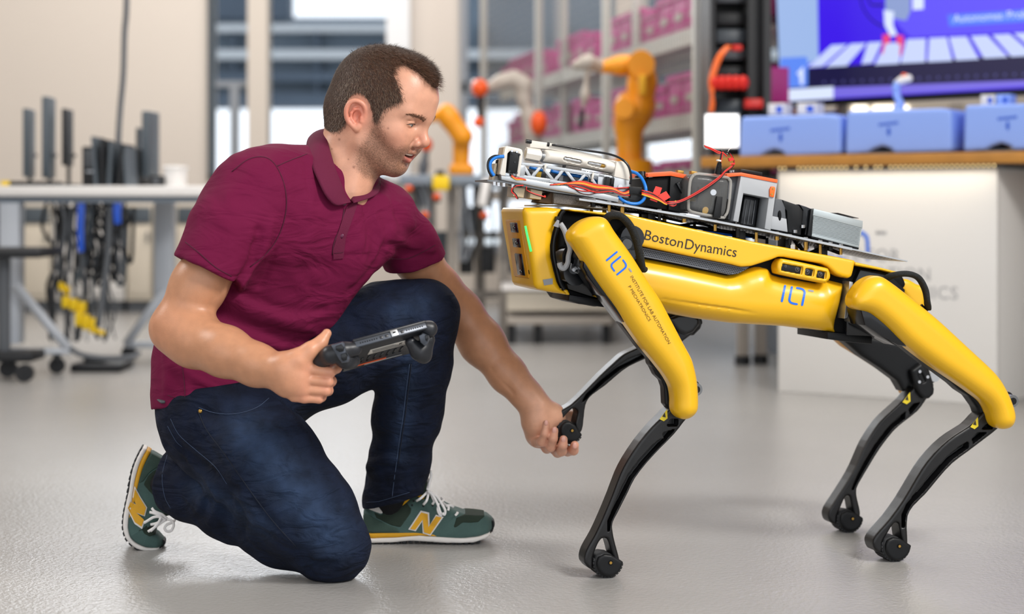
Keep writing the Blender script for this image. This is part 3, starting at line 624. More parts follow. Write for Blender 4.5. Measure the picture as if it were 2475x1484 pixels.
# prints on the shells
tU = bvh(upp); tL = bvh(low); tF = bvh(coverF)
R_('lettering', text_on(tU, 'Boston', (1556.5, 578.5), (1649, 599.5), 24), 'dark_print', False)
R_('lettering', text_on(tU, 'Dynamics', (1655, 601), (1779, 621.5), 24.5), 'dark_print', False)
def logo(t, T, parent=robot):
    """ILT style mark in local units (x right, y down), T maps to pixels"""
    def st(pts, w_, nm, m, sub=5):
        Q = smoothpath([(x, y, 0) for x, y in pts], sub)[:, :2]; P = []
        Lp = []; Rp = []
        for i, q in enumerate(Q):
            d = Q[min(i+1, len(Q)-1)]-Q[max(i-1, 0)]; d = d/np.linalg.norm(d); n = np.array([-d[1], d[0]])*w_/2; Lp.append(q+n); Rp.append(q-n)
        def cap(c, d, s): a0 = math.atan2(d[1], d[0]); return [c+w_/2*np.array([math.cos(a0+s*a), math.sin(a0+s*a)]) for a in np.linspace(math.pi/2, -math.pi/2, 6)[1:-1]]
        d1 = Q[-1]-Q[-2]; d0 = Q[0]-Q[1]
        poly = Lp+cap(Q[-1], d1, 1)+Rp[::-1]+cap(Q[0], d0, 1)
        R_(nm, drape(t, [T(*q) for q in poly], .0008, 0, 6), m, False, parent)
    st([(0, 0), (0, 40)], 5.4, 'logo_stroke', 'blue_print', 1)
    st([(16.5, 0), (16.5, 28), (17.5, 35), (21, 39), (27, 40.5), (36, 40.5)], 5.4, 'logo_stroke', 'blue_print', 3)
    st([(29, -.5), (38, -.5), (45, 1.5), (48.5, 7), (49, 14), (49, 40)], 5.4, 'logo_stroke', 'blue_print', 3)
    st([(58, 0), (67, 0)], 5.0, 'logo_dash', 'grey_print', 1)
def T1(x, y): return (1897.5+x*1.0-.19*y, 691+x*.19+y*.92)
logo(tL, T1)
an = math.radians(53)
def T2(x, y): ex_ = (math.cos(an)*.86, math.sin(an)*.86); return (1491+x*ex_[0]-y*.61, 609+x*ex_[1]*1.02+y*.50)
logo(tF, T2)
tw_ = text_on(tF, 'INSTITUTE FOR LAB AUTOMATION', (1523, 669), (1615, 832), 7.6); print_words('lettering', text2d('INSTITUTE FOR LAB AUTOMATION')[0], tw_[0], tw_[1], 'brown_print', robot)
tw_ = text_on(tF, 'P MECHATRONICS', (1518, 693), (1568, 777), 7.2); print_words('lettering', text2d('P MECHATRONICS')[0], tw_[0], tw_[1], 'brown_print', robot)
# ================================================================ payload
pl = thing('mounting_plate', RF.px(1750, 540, -.17), 'long perforated aluminium plate bolted above the yellow robot back', 'plate')
def line(p, q, x): t = (x-p[0])/(q[0]-p[0]); return p[1]+t*(q[1]-p[1])
PT = [(1400,479),(1520,496),(1660,519),(1860,557),(2060,599),(2060,605),(1860,562),(1660,524.5),(1520,501),(1400,484)]
ob('plate', prism(RF, PT, -.27, VB+.005, px=VB+.005), 'alu', pl)
ob('tail_plate', prism(RF, [(2058,600),(2194,630),(2193,633),(2058,603.5)], -.25, VB, px=VB), 'alu', pl)
ob('nose_plate', prism(RF, [(1299,495),(1400,496),(1480,506),(1480,509),(1400,500),(1299,499)], -.22, -.12, px=-.12), 'cream', pl)
hs = []
for i in range(92):
    for j in range(4):
        x = 1440+i*8; y = line((1520, 502), (2060, 605.5), x) if x > 1520 else line((1400, 485), (1520, 502), x)
        if x > 2180: continue
        if x > 2056: y = line((2058, 604), (2194, 633.5), x)
        c = RF.px(x, y, VB-.01)+(-.01-.035*j)*RF.ev-np.array([0, 0, .0006]); hs.append(cyl(c, c+np.array([.0002, 0, .0008]), .0024, n=6))
hh = ob('plate_hole', join(*hs), 'black_matt', pl, False); hh['kind'] = 'stuff'
for i, x in enumerate((1440,1478,1510,1600,1660,1735,1790,1835,1885,1916,1955,1990,2015,2040)):
    y = line((1520, 502), (2060, 605), x) if x > 1520 else line((1400, 485), (1520, 502), x); L = (10, 16, 22, 26)[i % 4]
    for vv in (-.085, -.2):
        a = RF.px(x, y, VB)+RF.ev*(vv-VB); ob('standoff', cyl(a, a-np.array([0, 0, L/1290]), .0034 if i % 2 else .0045, n=8), 'brass' if i % 3 else 'black', pl)
        ob('bolt', cyl(a+[0, 0, .004], a+[0, 0, .0095], .0045, n=6), 'screw', pl)
for x, w_ in ((1575, 18), (1795, 16), (1905, 14), (1994, 14)):
    y = line((1520, 502), (2060, 605), x); ob('support_post', prism(RF, [(x-w_/2, y+3), (x+w_/2, y+4), (x+w_/2, y+42), (x-w_/2, y+38)], -.14, -.10, .002, px=-.1), 'black', pl)
cab = thing('cable_bundle', RF.px(1700, 560, -.15), 'black cables running between the robot back and the perforated plate', 'cable')
for i, q in enumerate(([(1428,487),(1470,500),(1510,510),(1560,516),(1650,536)], [(1560,520),(1620,542),(1700,552),(1780,563),(1850,575)], [(1640,545),(1690,540),(1740,556),(1800,572)], [(1930,590),(1950,612),(1990,600),(2030,612)], [(1915,575),(1935,600),(1975,622)])):
    ob('cable', tube([RF.px(x, y, -.12-.02*(i % 3)) for x, y in q], .003+.001*(i % 2), 6), 'black_matt', cab, True)
ob('cable', tube([RF.px(x, y, -.15) for x, y in ((1700,556),(1760,566),(1830,572))], .0045, 6), 'blue_print', cab, True)
# ---- payload units on the plate
def U(name, label, cat, px, py, v=-.15): return thing(name, RF.px(px, py, v), label, cat)
def Q_(t, name, poly, v0, v1, m, bev=.0015, label=None, seg=2): return ob(name, prism(RF, poly, v0, v1, bev, px=v1, seg=seg), m, t, 'a', label)
def bar(t, name, p, q, wpx, v0, v1, m, bev=.0006):
    d = np.array(q, float)-np.array(p, float); d /= np.linalg.norm(d); n = np.array([-d[1], d[0]])*wpx/2; p = np.array(p, float); q = np.array(q, float)
    return ob(name, prism(RF, [tuple(p+n), tuple(q+n), tuple(q-n), tuple(p-n)], v0, v1, bev, px=v1), m, t)
# sampling arm: aluminium channel with truss windows
arm = U('sampling_device', 'aluminium sampling device frame with triangular cut-outs carrying the white tube', 'robot arm', 1370, 450)
V1 = -.085
ob('channel_side', prism(RF, [(1256,392),(1322,399),(1400,410),(1486,424),(1522,433),(1520,470),(1490,464),(1400,448),(1320,438),(1250,430)], V1-.004, V1-.002, .0, px=V1), 'black_matt', arm) if 0 else None
top = lambda x: np.interp(x, [1256,1322,1400,1486,1522], [394,402,412,427,435]); bot = lambda x: np.interp(x, [1250,1320,1400,1490,1522], [426,436,447,464,472])
bar(arm, 'top_rail', (1254, 395), (1325, 403), 8, V1-.004, V1, 'alu'); bar(arm, 'top_rail', (1323, 403), (1522, 436), 8, V1-.004, V1, 'alu')
bar(arm, 'bottom_rail', (1250, 425), (1330, 437), 9, V1-.004, V1, 'alu'); bar(arm, 'bottom_rail', (1328, 437), (1524, 470), 8, V1-.004, V1, 'alu')
zz = [(1262,0),(1284,1),(1309,0),(1340,1),(1364,0),(1394,1),(1420,0),(1446,1)]
for (a, i), (b, j) in zip(zz[:-1], zz[1:]):
    bar(arm, 'brace', (a, top(a) if i == 0 else bot(a)), (b, top(b) if j == 0 else bot(b)), 7.5, V1-.0035, V1-.0002, 'alu')
Q_(arm, 'end_plate', [(1238,392),(1268,395),(1272,402),(1268,428),(1240,425)], V1-.004, V1, 'alu'); Q_(arm, 'end_plate', [(1446,418),(1462,422),(1462,458),(1444,456)], V1-.004, V1, 'alu')
Q_(arm, 'end_block', [(1484,427),(1522,434),(1521,474),(1483,467)], V1-.06, V1+.004, 'alu', .001)
Q_(arm, 'lower_flange', [(1211,424),(1250,428),(1340,444),(1420,458),(1497,477),(1495,489),(1400,471),(1330,458),(1212,435)], V1-.05, V1+.01, 'alu', .002)
Q_(arm, 'under_plate', [(1178,434),(1212,436),(1340,460),(1440,474),(1440,478),(1340,465),(1212,441),(1178,438)], V1-.1, V1+.002, 'alu_dk', 0)
for x, y in ((1195,443),(1205,445),(1218,446),(1240,449)): c = RF.px(x, y, V1); ob('bolt', cyl(c-[0, 0, .004], c+[0, 0, .003], .0035, n=8), 'screw', arm)
c = RF.px(1499, 451, V1+.006); ob('bolt', cyl(c-RF.ev*.004, c+RF.ev*.001, .0045, n=12), 'screw', arm)
ob('inner_floor', prism(RF, [(1256,420),(1484,462),(1484,466),(1256,424)], V1-.055, V1-.005, px=V1), 'alu_dk', arm)
for x in (1296, 1330, 1362, 1400, 1425): Q_(arm, 'bracket', [(x-8,top(x)+16),(x,top(x)+15),(x-2,bot(x)-4),(x-12,bot(x)-5)], V1-.045, V1-.02, 'alu_dk', 0)
ob('far_side', prism(RF, [(1250,400),(1484,436),(1484,460),(1250,424)], V1-.06, V1-.056, px=V1), 'alu_dk', arm)
for q in ([(1280,402),(1300,407),(1312,409)], [(1331,411),(1362,418),(1400,424),(1420,430)], [(1430,432),(1445,440),(1450,455)]): ob('inner_tube', tube([RF.px(x, y+2, V1-.02) for x, y in q], .0035, 8), 'blue_tube', arm, True)
ob('inner_tab', prism(RF, [(1304,412),(1316,414),(1313,434),(1302,431)], V1-.03, V1-.02, px=V1), 'yellow_wire', arm)
# servo bracket
sv = U('servo_motor', 'small black servo motor in a white upright bracket at the arm tip', 'motor', 1240, 400)
Q_(sv, 'bracket', [(1221,355),(1226,353),(1256,359),(1262,362),(1264,370),(1256,428),(1248,427),(1255,376),(1251,369),(1232,366),(1227,371),(1222,425),(1212,424),(1208,420)], V1-.035, V1+.006, 'white', .0015)
Q_(sv, 'back_plate', [(1218,356),(1222,355),(1214,423),(1206,421)], V1-.035, V1+.004, 'cream', .001)
Q_(sv, 'motor_case', [(1234,367),(1257,371),(1250,420),(1228,416)], V1-.03, V1+.010, 'black', .0012)
for x, y, k in ((1237,365,'screw'),(1249,367,'screw'),(1238,371,'black_gloss'),(1255,374,'black_gloss'),(1231,414,'black_gloss'),(1248,418,'black_gloss'),(1244,392,'black_gloss')):
    c = RF.px(x, y, V1+.009); ob('screw', cyl(c-RF.ev*.002, c+RF.ev*.002, .0022, n=8), k, sv)
Q_(sv, 'clear_guide', [(1196,395),(1202,395),(1196,437),(1189,436)], V1-.04, V1-.01, 'cream', .001); Q_(sv, 'slot_plate', [(1204,386),(1209,387),(1206,425),(1199,424)], V1-.04, V1-.02, 'black_matt', .001)
for q in ([(1242,451),(1270,455),(1266,478),(1240,474)], [(1284,456),(1312,462),(1308,483),(1280,479)]): Q_(sv, 'lower_block', q, V1-.06, V1-.01, 'cream', .002)
# white tube (syringe pump)
sy = U('sampling_tube', 'white cylindrical sampling tube with two slots and a ribbed knob', 'instrument', 1390, 390)
def RT(px, py, v=V1-.012): return RF.px(px, py, v)
TB = puff(RF, spline(RF.poly([(1318,367),(1326,361),(1400,372),(1490,388),(1522,395),(1524,408),(1518,428),(1492,424),(1486,420),(1455,414),(1380,400),(1320,393),(1314,386)], V1-.0), 2), V1-.04, V1+.004, .016, .002, recess=[RF.poly(q, V1) for q in ([(1362,380),(1366,379),(1404,387),(1406,393),(1401,397),(1364,388),(1361,385)], [(1421,390),(1460,397),(1464,401),(1461,408),(1422,398),(1419,394)])], rdepth=.008)
ob('tube_body', TB, 'white', sy, True)
Q_(sy, 'end_cap', [(1490,390),(1502,389),(1514,393),(1522,401),(1525,412),(1521,436),(1484,427)], V1-.045, V1+.006, 'white', .002)
for (a, b, m_) in (((1363,383),(1403,391),'alu'), ((1421,393),(1452,399),'alu'), ((1451,399),(1462,401),'brass')): ob('metal_rod', cyl(RT(*a, V1-.004), RT(*b, V1-.004), .0042), m_, sy)
ob('knob', cyl(RT(1270, 371), RT(1303, 377), .0128, .0135, n=8), 'white', sy); ob('knob_rim', cyl(RT(1300, 376.5), RT(1306, 377.5), .010, n=20), 'white', sy); ob('knob_bore', cyl(RT(1269.5, 371), RT(1272, 371.3), .0065), 'cream', sy)
for i in range(5): ob('spring_coil', cyl(RT(1306+i*2.6, 377.5+i*.4), RT(1307.2+i*2.6, 377.7+i*.4), .0095, n=20), 'alu', sy)
Q_(sy, 'top_rail', [(1282,339),(1338,347),(1337,354),(1456,377),(1455,384),(1400,374),(1328,361),(1281,356)], V1-.025, V1-.01, 'white', .001)
ob('probe_tip', cyl(RT(1271, 341), RT(1284, 343), .0042), 'black_gloss', sy); ob('probe_ring', cyl(RT(1322, 349), RT(1327, 350), .0045), 'black', sy)
for x, y in ((1345, 354), (1383, 361)): ob('screw', cyl(RT(x, y, V1-.015), RT(x, y-6, V1-.015), .002, n=8), 'screw', sy)
for a, b in (((1319,397),(1316,413)), ((1434,418),(1430,438))): ob('cable_tie', tube([RT(a[0], a[1], V1+.003), RT((a[0]+b[0])/2, (a[1]+b[1])/2, V1+.006), RT(b[0], b[1], V1+.003)], .0022, 6), 'white', sy)
Q_(sy, 'rest', [(1408,412),(1484,424),(1484,428),(1408,417)], V1-.03, V1-.005, 'black_matt', 0)
# foam pads
for i, (q, v0, v1, lb) in enumerate((([(1368,399),(1407,405),(1406,415),(1367,409)], V1-.03, V1-.004, 'small grey foam pad wedged under the white tube'), ([(1330,465),(1340,468),(1342,482),(1338,494),(1302,489),(1305,480),(1322,477)], V1-.07, V1-.012, 'dark tan foam block under the front end of the arm'), ([(1339,468),(1400,475),(1427,485),(1428,494),(1418,500),(1338,492)], V1-.05, V1-.004, 'layered grey foam pad between the arm and the robot nose'))):
    o = obj('foam_pad', prism(RF, q, v0, v1, .002, px=v1), M['foam'] if i != 1 else mat('foam_tan', hx('#4A3A2C'), .9), None, 'a'); props(o, lb, 'foam pad')
# tubes and wires
def wire(name, label, cat, strands):
    t = thing(name, strands[0][0][0] if not isinstance(strands[0][0][0], tuple) else RF.px(*strands[0][0][0][:2], -.08), label, cat)
    for pts, r, m in strands:
        ob('strand' if len(strands) > 1 else 'tube', tube([RF.px(p[0], p[1], p[2] if len(p) > 2 else V1+.012) for p in pts], r, 8, 5), m, t, True)
    return t
wire('blue_hose', 'bright blue plastic hose looping out in front of the arm tip', 'hose', [([(1218,378),(1200,380),(1188,388),(1184,400),(1187,414),(1194,425)], .0035, 'blue_tube')])
wire('blue_hose', 'bright blue plastic hose curling behind the white end cap down to the plate', 'hose', [([(1524,414,-.1),(1540,420,-.09),(1553,434,-.08),(1561,456,-.07),(1558,478,-.07),(1545,491,-.07),(1525,492,-.07),(1508,486,-.07),(1494,476,-.08)], .0033, 'blue_tube')])
wire('probe_cable', 'thin black cable arching over the white tube', 'cable', [([(1334,350,-.09),(1370,355,-.09),(1420,364,-.09),(1470,372,-.085),(1500,383,-.075),(1518,400,-.07),(1525,425,-.068),(1523,445,-.07)], .0022, 'black_gloss')])
wire('front_cable', 'black cable bowed beside the blue hose at the arm tip', 'cable', [([(1214,378),(1196,377),(1183,385),(1179,400),(1182,415),(1189,427)], .0024, 'black_gloss')])
sw = []
for i, m in enumerate(('red','orange_wire','yellow_wire','red','brown_wire','brown_wire','red')):
    d = i*1.6-4; sw.append(([(1330+i*8,446-d*.2),(1372,444+d*.4),(1405,442+d*.9+i),(1440,450+d+i*1.5),(1480,457+d),(1505,468+d*.6),(1522,460+i*2.0)], .0013, m))
sw += [([(1384,450),(1402,466),(1424,470),(1450,464),(1475,458),(1522,456)], .0010, 'brown_wire'), ([(1375,449),(1400,460),(1430,462),(1470,456),(1522,453)], .0010, 'red')]
wire('servo_wires', 'bundle of red, orange and brown servo wires along the aluminium arm', 'wires', sw)
wire('servo_lead', 'short red orange lead leaving the bottom of the servo', 'wires', [([(1236,424),(1246,430),(1258,431),(1270,434)], .0013, m) for m in ('red',)]+[([(1236,426),(1246,432),(1258,433),(1272,435)], .0013, 'orange_wire'), ([(1238,428),(1248,434),(1260,434),(1270,434)], .0012, 'yellow_wire')])
wire('hanging_lead', 'red and black lead hanging below the arm tip', 'wires', [([(1265,448),(1248,450),(1238,456),(1237,464),(1244,470),(1250,480)], .0013, 'red'), ([(1260,450),(1242,452),(1240,462),(1248,472),(1252,481)], .0013, 'black_gloss')])
wire('hanging_lead', 'red and black lead looping under the middle of the arm', 'wires', [([(1272,451),(1274,460),(1290,468),(1310,474),(1318,476),(1316,472)], .0013, 'red'), ([(1271,452),(1276,462),(1292,470),(1312,476)], .0013, 'brown_wire')])
cn = U('wire_connector', 'black plug block joining the servo wires beside the blue hose', 'connector', 1536, 468)
Q_(cn, 'plug', [(1521,451),(1552,453),(1551,470),(1521,468)], V1-.004, V1+.014, 'black', .001); Q_(cn, 'plug', [(1506,476),(1524,478),(1524,470),(1552,472),(1550,488),(1508,484)], V1-.004, V1+.010, 'black', .001)
Q_(cn, 'plug', [(1466,427),(1474,428),(1472,465),(1461,463)], V1, V1+.010, 'black', .001); Q_(cn, 'plug', [(1478,430),(1486,431),(1484,447),(1476,446)], V1, V1+.010, 'black', .001)
pw = []
for i, m in enumerate(('red','black_gloss','red','orange_wire','yellow_wire')):
    pw.append(([(1551,460+i*2.5),(1575,466+i*3),(1595,478+i*2),(1610,490+i),(1625,498-i*1.5),(1634,494-i*2),(1628,488)], .0012, m))
for i, m in enumerate(('red','black_gloss','red','black_gloss')):
    pw.append(([(1612,488+i*2.2),(1640,486+i*1.5),(1668,474+i*1.6),(1700,455+i*1.8),(1725,438+i*1.8),(1743,424+i*1.5),(1752,414+i),(1770,400+i),(1774,390),(1765,372),(1752,366),(1740,364)], .0016 if i > 1 else .0014, m))
pw += [([(1702,352),(1718,358),(1735,366),(1748,370),(1757,378)], .0013, 'red'), ([(1704,355),(1722,363),(1738,371),(1748,365)], .0010, 'red'), ([(1744,366),(1742,380),(1739,392),(1736,404)], .0016, 'black_gloss'), ([(1748,364),(1745,378),(1742,392)], .0012, 'red'), ([(1757,372),(1762,362),(1768,358)], .0006, 'white')]
wr = wire('power_wires', 'red and black power wires draped over the clear case up to the loose loop', 'wires', [([(p[0], p[1], V1+.02) for p in s[0]], s[1], s[2]) for s in pw])
Q_(wr, 'cable_tie', [(1735,385),(1744,387),(1743,391),(1734,389)], V1+.018, V1+.025, 'white', .0005)
ob('shrink_sleeve', cyl(RF.px(1739, 393, V1+.02), RF.px(1736, 418, V1+.01), .004, .008), 'black_gloss', wr)
for q in ([(1761,382),(1772,381),(1775,386),(1764,390)], [(1768,394),(1777,394),(1776,398),(1767,397)]): Q_(wr, 'tie_tail', q, V1+.018, V1+.024, 'red', 0)
for q, lb in (([(1585,450),(1600,454),(1588,489),(1571,483)], 'red tag upright among the power wires'), ([(1610,462),(1620,477),(1600,489),(1589,473)], 'orange red tag lying across the power wires')):
    props(obj('wire_tag', prism(RF, q, V1+.016, V1+.0175, px=V1+.017), 'red_tag', None, False), lb, 'tag')
# black box with orange lid
b1 = U('sensor_box', 'angular black sensor box with a bright orange lid', 'box', 1620, 460, -.16)
Q_(b1, 'housing_side', [(1564,432),(1622,426),(1618,508),(1562,497)], -.24, -.135, 'black_matt', .001)
Q_(b1, 'housing_front', [(1621,426),(1668,434),(1664,516),(1616,507)], -.24, -.128, 'black', .001)
Q_(b1, 'lid', [(1566,419),(1622,414),(1669,424),(1668,434),(1621,425),(1565,428)], -.245, -.126, 'orange', .001)
Q_(b1, 'latch', [(1635,443),(1642,440),(1660,466),(1652,474)], -.13, -.12, 'black_gloss', .002)
ob('connector', cyl(RF.px(1551, 428, -.15), RF.px(1551, 414, -.15), .010, .007), 'black_gloss', b1); ob('connector', cyl(RF.px(1551, 430, -.15), RF.px(1551, 425, -.15), .014), 'black_gloss', b1)
for x, y in ((1645, 417), (1678, 419)): Q_(b1, 'brass_stud', [(x-7,y-6),(x+8,y-4),(x+8,y+5),(x-7,y+3)], -.18, -.165, 'brass', .0005)
# clear container
cc = U('clear_container', 'rounded transparent plastic container with a yellow label inside', 'container', 1712, 475, -.12)
CP = [(1676,424),(1690,420),(1752,428),(1762,433),(1766,445),(1760,505),(1752,522),(1744,526),(1680,514),(1667,508),(1664,498),(1668,440)]
ob('case', puff(RF, spline(RF.poly(CP, -.08), 2), -.16, -.08, .014, .0022), 'clear', cc, True)
M['milky'] = mat('milky_plastic', hx('#B9B6B0'), .3, alpha=.45)
ob('case_rim', tube([RF.px(x, y, -.083) for x, y in CP+[CP[0]]], .003, 8, 3), 'milky', cc, True)
Q_(cc, 'case_back', [(1672,428),(1758,438),(1752,520),(1670,508)], -.165, -.160, 'grey', .001)
Q_(cc, 'inner_tray', [(1688,452),(1742,458),(1738,506),(1684,498)], -.12, -.10, 'milky', .003); Q_(cc, 'yellow_label', [(1700,476),(1722,478),(1720,502),(1698,498)], -.11, -.104, 'yellow_wire', .001); Q_(cc, 'yellow_label', [(1666,476),(1684,478),(1682,488),(1664,486)], -.12, -.11, 'yellow_wire', .001)
ob('cap', cyl(RF.px(1704, 507, -.11), RF.px(1704, 507, -.1), .006), 'brass', cc); ob('clear_spout', cyl(RF.px(1722, 465, -.11), RF.px(1724, 465, -.085), .006), 'screw', cc)
Q_(cc, 'holder_clip', [(1733,474),(1747,476),(1742,527),(1725,525),(1726,514)], -.11, -.074, 'black', .001); Q_(cc, 'holder_clip', [(1762,481),(1768,482),(1760,532),(1753,530)], -.12, -.09, 'black_matt', .001)
# grey box
gb = U('control_box', 'grey printed box with orange top, black bay and amber connector', 'box', 1820, 480, -.14)
Q_(gb, 'dark_side', [(1760,425),(1792,425),(1774,535),(1752,528)], -.24, -.10, 'grey_dk', .001)
GB = [(1791,424),(1879,441),(1863,557),(1848,553),(1858,479),(1797,467),(1785,537),(1772,534)]
Q_(gb, 'housing', GB, -.22, -.085, 'grey', .0012)
Q_(gb, 'bay', [(1796,466),(1860,478),(1850,553),(1784,538)], -.22, -.13, 'black_matt', 0); Q_(gb, 'bay_device', [(1800,474),(1834,480),(1824,548),(1790,541)], -.14, -.11, 'black_gloss', .003)
for x in (1806, 1815, 1826): bar(gb, 'bay_rib', (x, 484), (x-8, 542), 1.5, -.11, -.108, 'grey_dk', 0)
Q_(gb, 'orange_top', [(1757,420),(1792,417),(1880,434),(1879,442),(1791,425),(1757,428)], -.245, -.083, 'orange', .0008)
Q_(gb, 'top_vent', [(1790,409),(1798,409),(1843,417),(1843,426),(1796,417),(1790,418)], -.18, -.12, 'black', .001)
Q_(gb, 'amber_connector', [(1864,451),(1869,450),(1874,453),(1874,459),(1871,477),(1861,475),(1861,457)], -.1, -.081, 'orange_wire', .001)
for x, y in ((1868.5, 456), (1865.5, 469.5)): c = RF.px(x, y, -.081); ob('contact', cyl(c, c+RF.ev*.001, .0022, n=10), 'brass', gb)
for x, y in ((1766, 417), (1772, 416)): c = RF.px(x, y, -.1); ob('screw', cyl(c, c+[0, 0, .004], .0025, n=8), 'screw', gb)
# grey and black drive unit
du = U('motor_unit', 'tapered grey and black motor unit with an oval hole', 'motor', 1910, 520, -.14)
Q_(du, 'grey_shell', [(1874,480),(1890,482),(1898,502),(1900,530),(1903,561),(1861,554),(1868,520)], -.2, -.09, 'grey_dk', .002); Q_(du, 'grey_base', [(1866,522),(1901,529),(1904,561),(1861,553)], -.19, -.088, 'grey', .001)
ob('oval_hole', ball(RF.px(1884.5, 521, -.088), (.0035, .002, .0105)), 'black_matt', du, True)
Q_(du, 'dark_body', [(1892,483),(1932,497),(1941,510),(1936,568),(1905,561),(1902,510),(1894,500)], -.2, -.094, 'black', .002)
Q_(du, 'dark_cap', [(1932,494),(1950,500),(1964,506),(1968,520),(1960,570),(1945,567),(1948,550),(1937,548),(1941,508)], -.21, -.1, 'black_gloss', .002)
for x, y in ((1941, 551), (1922, 563)): c = RF.px(x, y, -.09); ob('screw', cyl(c, c+[0, 0, .006], .004, n=6), 'screw', du)
# finned aluminium box
fb = U('finned_box', 'silver aluminium enclosure with fine horizontal fins', 'box', 2020, 555, -.14)
M['anod'] = mat('anodised_silver', hx('#AEB6B8'), .34, metal=.5)
FB = [(1968,506),(2086,536),(2076,599),(1962,571)]
Q_(fb, 'enclosure', [(1968,509),(2086,540),(2076,599),(1962,571)], -.2, -.094, 'anod', .001)
Q_(fb, 'end_plate', [(1960,507),(1969,509),(1962,572),(1952,569)], -.2, -.092, 'black', .001)
Q_(fb, 'lid', [(1967,504),(2086,534),(2085,552),(1965,521)], -.2, -.090, 'anod', .0015); Q_(fb, 'foot_rail', [(1963,561),(2077,590),(2076,599),(1962,571)], -.2, -.091, 'anod', .001)
for i in range(13):
    t = (i+.5)/13*.66+.24; a = (1967-5*t, 506+64*t); b = (2086-10*t, 537+61*t); bar(fb, 'fin', a, b, 1.5, -.094, -.0895, 'anod', 0)
ob('top_print', prism(RF, [(2010,514.2),(2060,526.8),(2060,527.8),(2010,515.2)], -.18, -.12, px=-.15), 'dark_print', fb)
Q_(fb, 'base_gasket', [(1962,571),(2076,599),(2075,603),(1961,575)], -.2, -.092, 'black_matt', 0)
# ================================================================ the kneeling man
man = thing('person', at(640, 1330, 3.42)*[1, 1, 0], 'person kneeling in maroon polo shirt and dark jeans, holding a controller and a robot foot', 'person')
def c_(px, py, D, r): return at(px, py, D), r*D/F
def chain(S_, pts, k=.02, op='+'): S_.chain([c_(*p) for p in pts], k, op)
HO = at(920, 285, 3.38); hy = math.radians(22); hp = math.radians(25)
hf = np.array([math.cos(hy)*math.cos(hp), -math.sin(hy)*math.cos(hp), -math.sin(hp)]); hr = np.array([-math.sin(hy), -math.cos(hy), 0]); hu = np.array([math.cos(hy)*math.sin(hp), -math.sin(hy)*math.sin(hp), math.cos(hp)])
HR = np.stack([hf, hr, hu], 1)
def H(f, r, u): return HO+HR @ np.array([f, r, u])
B_ = Solid()
def he(c, r, k=.02, op='+', R=None): B_.ell(H(*c), r, k, HR if R is None else HR @ R, op)
def hc(a, b, ra, rb, k=.01, op='+'): B_.cone(H(*a), H(*b), ra, rb, k, op)
he((-.017, 0, .034), (.103, .077, .098), .02); he((.028, 0, .054), (.063, .066, .078), .03)
he((.030, 0, -.015), (.056, .060, .078), .03); he((.028, 0, -.052), (.052, .047, .032), .025)
he((-.045, 0, -.015), (.070, .062, .055), .03)
for s in (1, -1):
    hc((.006, s*.050, -.050), (.064, s*.020, -.071), .017, .016, .022)
    hc((-.002, s*.054, -.012), (.008, s*.052, -.050), .016, .017, .022)
    hc((.082, s*.010, .042), (.068, s*.044, .040), .010, .010, .016)
    he((.060, s*.044, -.006), (.020, .019, .017), .022)
    he((.072, s*.030, -.024), (.016, .017, .022), .022)
hc((.0715, 0, -.071), (.068, 0, -.0745), .0165, .0165, .018)
hc((.0880, 0, .027), (.1035, 0, -.001), .0068, .0090, .010); hc((.085, 0, .036), (.074, 0, .07), .010, .02, .02)
hc((.1050, 0, -.0050), (.092, 0, -.020), .0100, .0065, .008)
for s in (1, -1):
    he((.0925, s*.0125, -.0125), (.0112, .0060, .0076), .006); B_.fold([H(.086, s*.021, -.003), H(.082, s*.0225, -.012), H(.083, s*.021, -.019)], -.0022, .003)
    he((.097, s*.0085, -.0215), (.0075, .0042, .0042), .002, '-')
    he((.096, s*.033, .0225), (.021, .018, .0115), .013, '-')
    he((.0690, s*.0325, .0235), (.0155, .0170, .0142), .004)
    hc((.078, s*.020, .0335), (.075, s*.046, .0335), .0035, .003, .008)
    he((.0850, s*.0328, .0200), (.0070, .0140, .0023), .0010, '-'); B_.fold([H(.0855, s*.022, .0262), H(.0850, s*.033, .0285), H(.0785, s*.046, .0262)], -.0016, .0016)
    B_.fold([H(.083, s*.020, .0145), H(.081, s*.034, .0115), H(.074, s*.045, .014)], -.0010, .0025)
    B_.fold([H(.092, s*.018, -.010), H(.084, s*.030, -.024), H(.076, s*.034, -.040)], -.0022, .0045)
    B_.fold([H(.066, s*.049, .022), H(.056, s*.056, .020)], -.0007, .0015); B_.fold([H(.066, s*.049, .017), H(.056, s*.056, .011)], -.0007, .0015)
# lips and mouth
B_.chain([(H(.076, .030, -.0310), .0022), (H(.089, .014, -.0325), .0042), (H(.0935, .004, -.0305), .0050), (H(.0935, -.004, -.0305), .0050), (H(.089, -.014, -.0325), .0042), (H(.076, -.030, -.0310), .0022)], .004)
B_.chain([(H(.076, .029, -.0328), .0024), (H(.0855, .014, -.0475), .0045), (H(.089, 0, -.0500), .0054), (H(.0855, -.014, -.0475), .0045), (H(.076, -.029, -.0328), .0024)], .004)
he((.091, 0, -.0400), (.017, .0225, .0044), .002, '-'); hc((.088, .015, -.0382), (.080, .027, -.0350), .0022, .0012, .001, '-'); hc((.088, -.015, -.0382), (.080, -.027, -.0350), .0022, .0012, .001, '-'); B_.fold([H(.086, -.014, -.0585), H(.087, 0, -.0595), H(.086, .014, -.0585)], -.0025, .006)
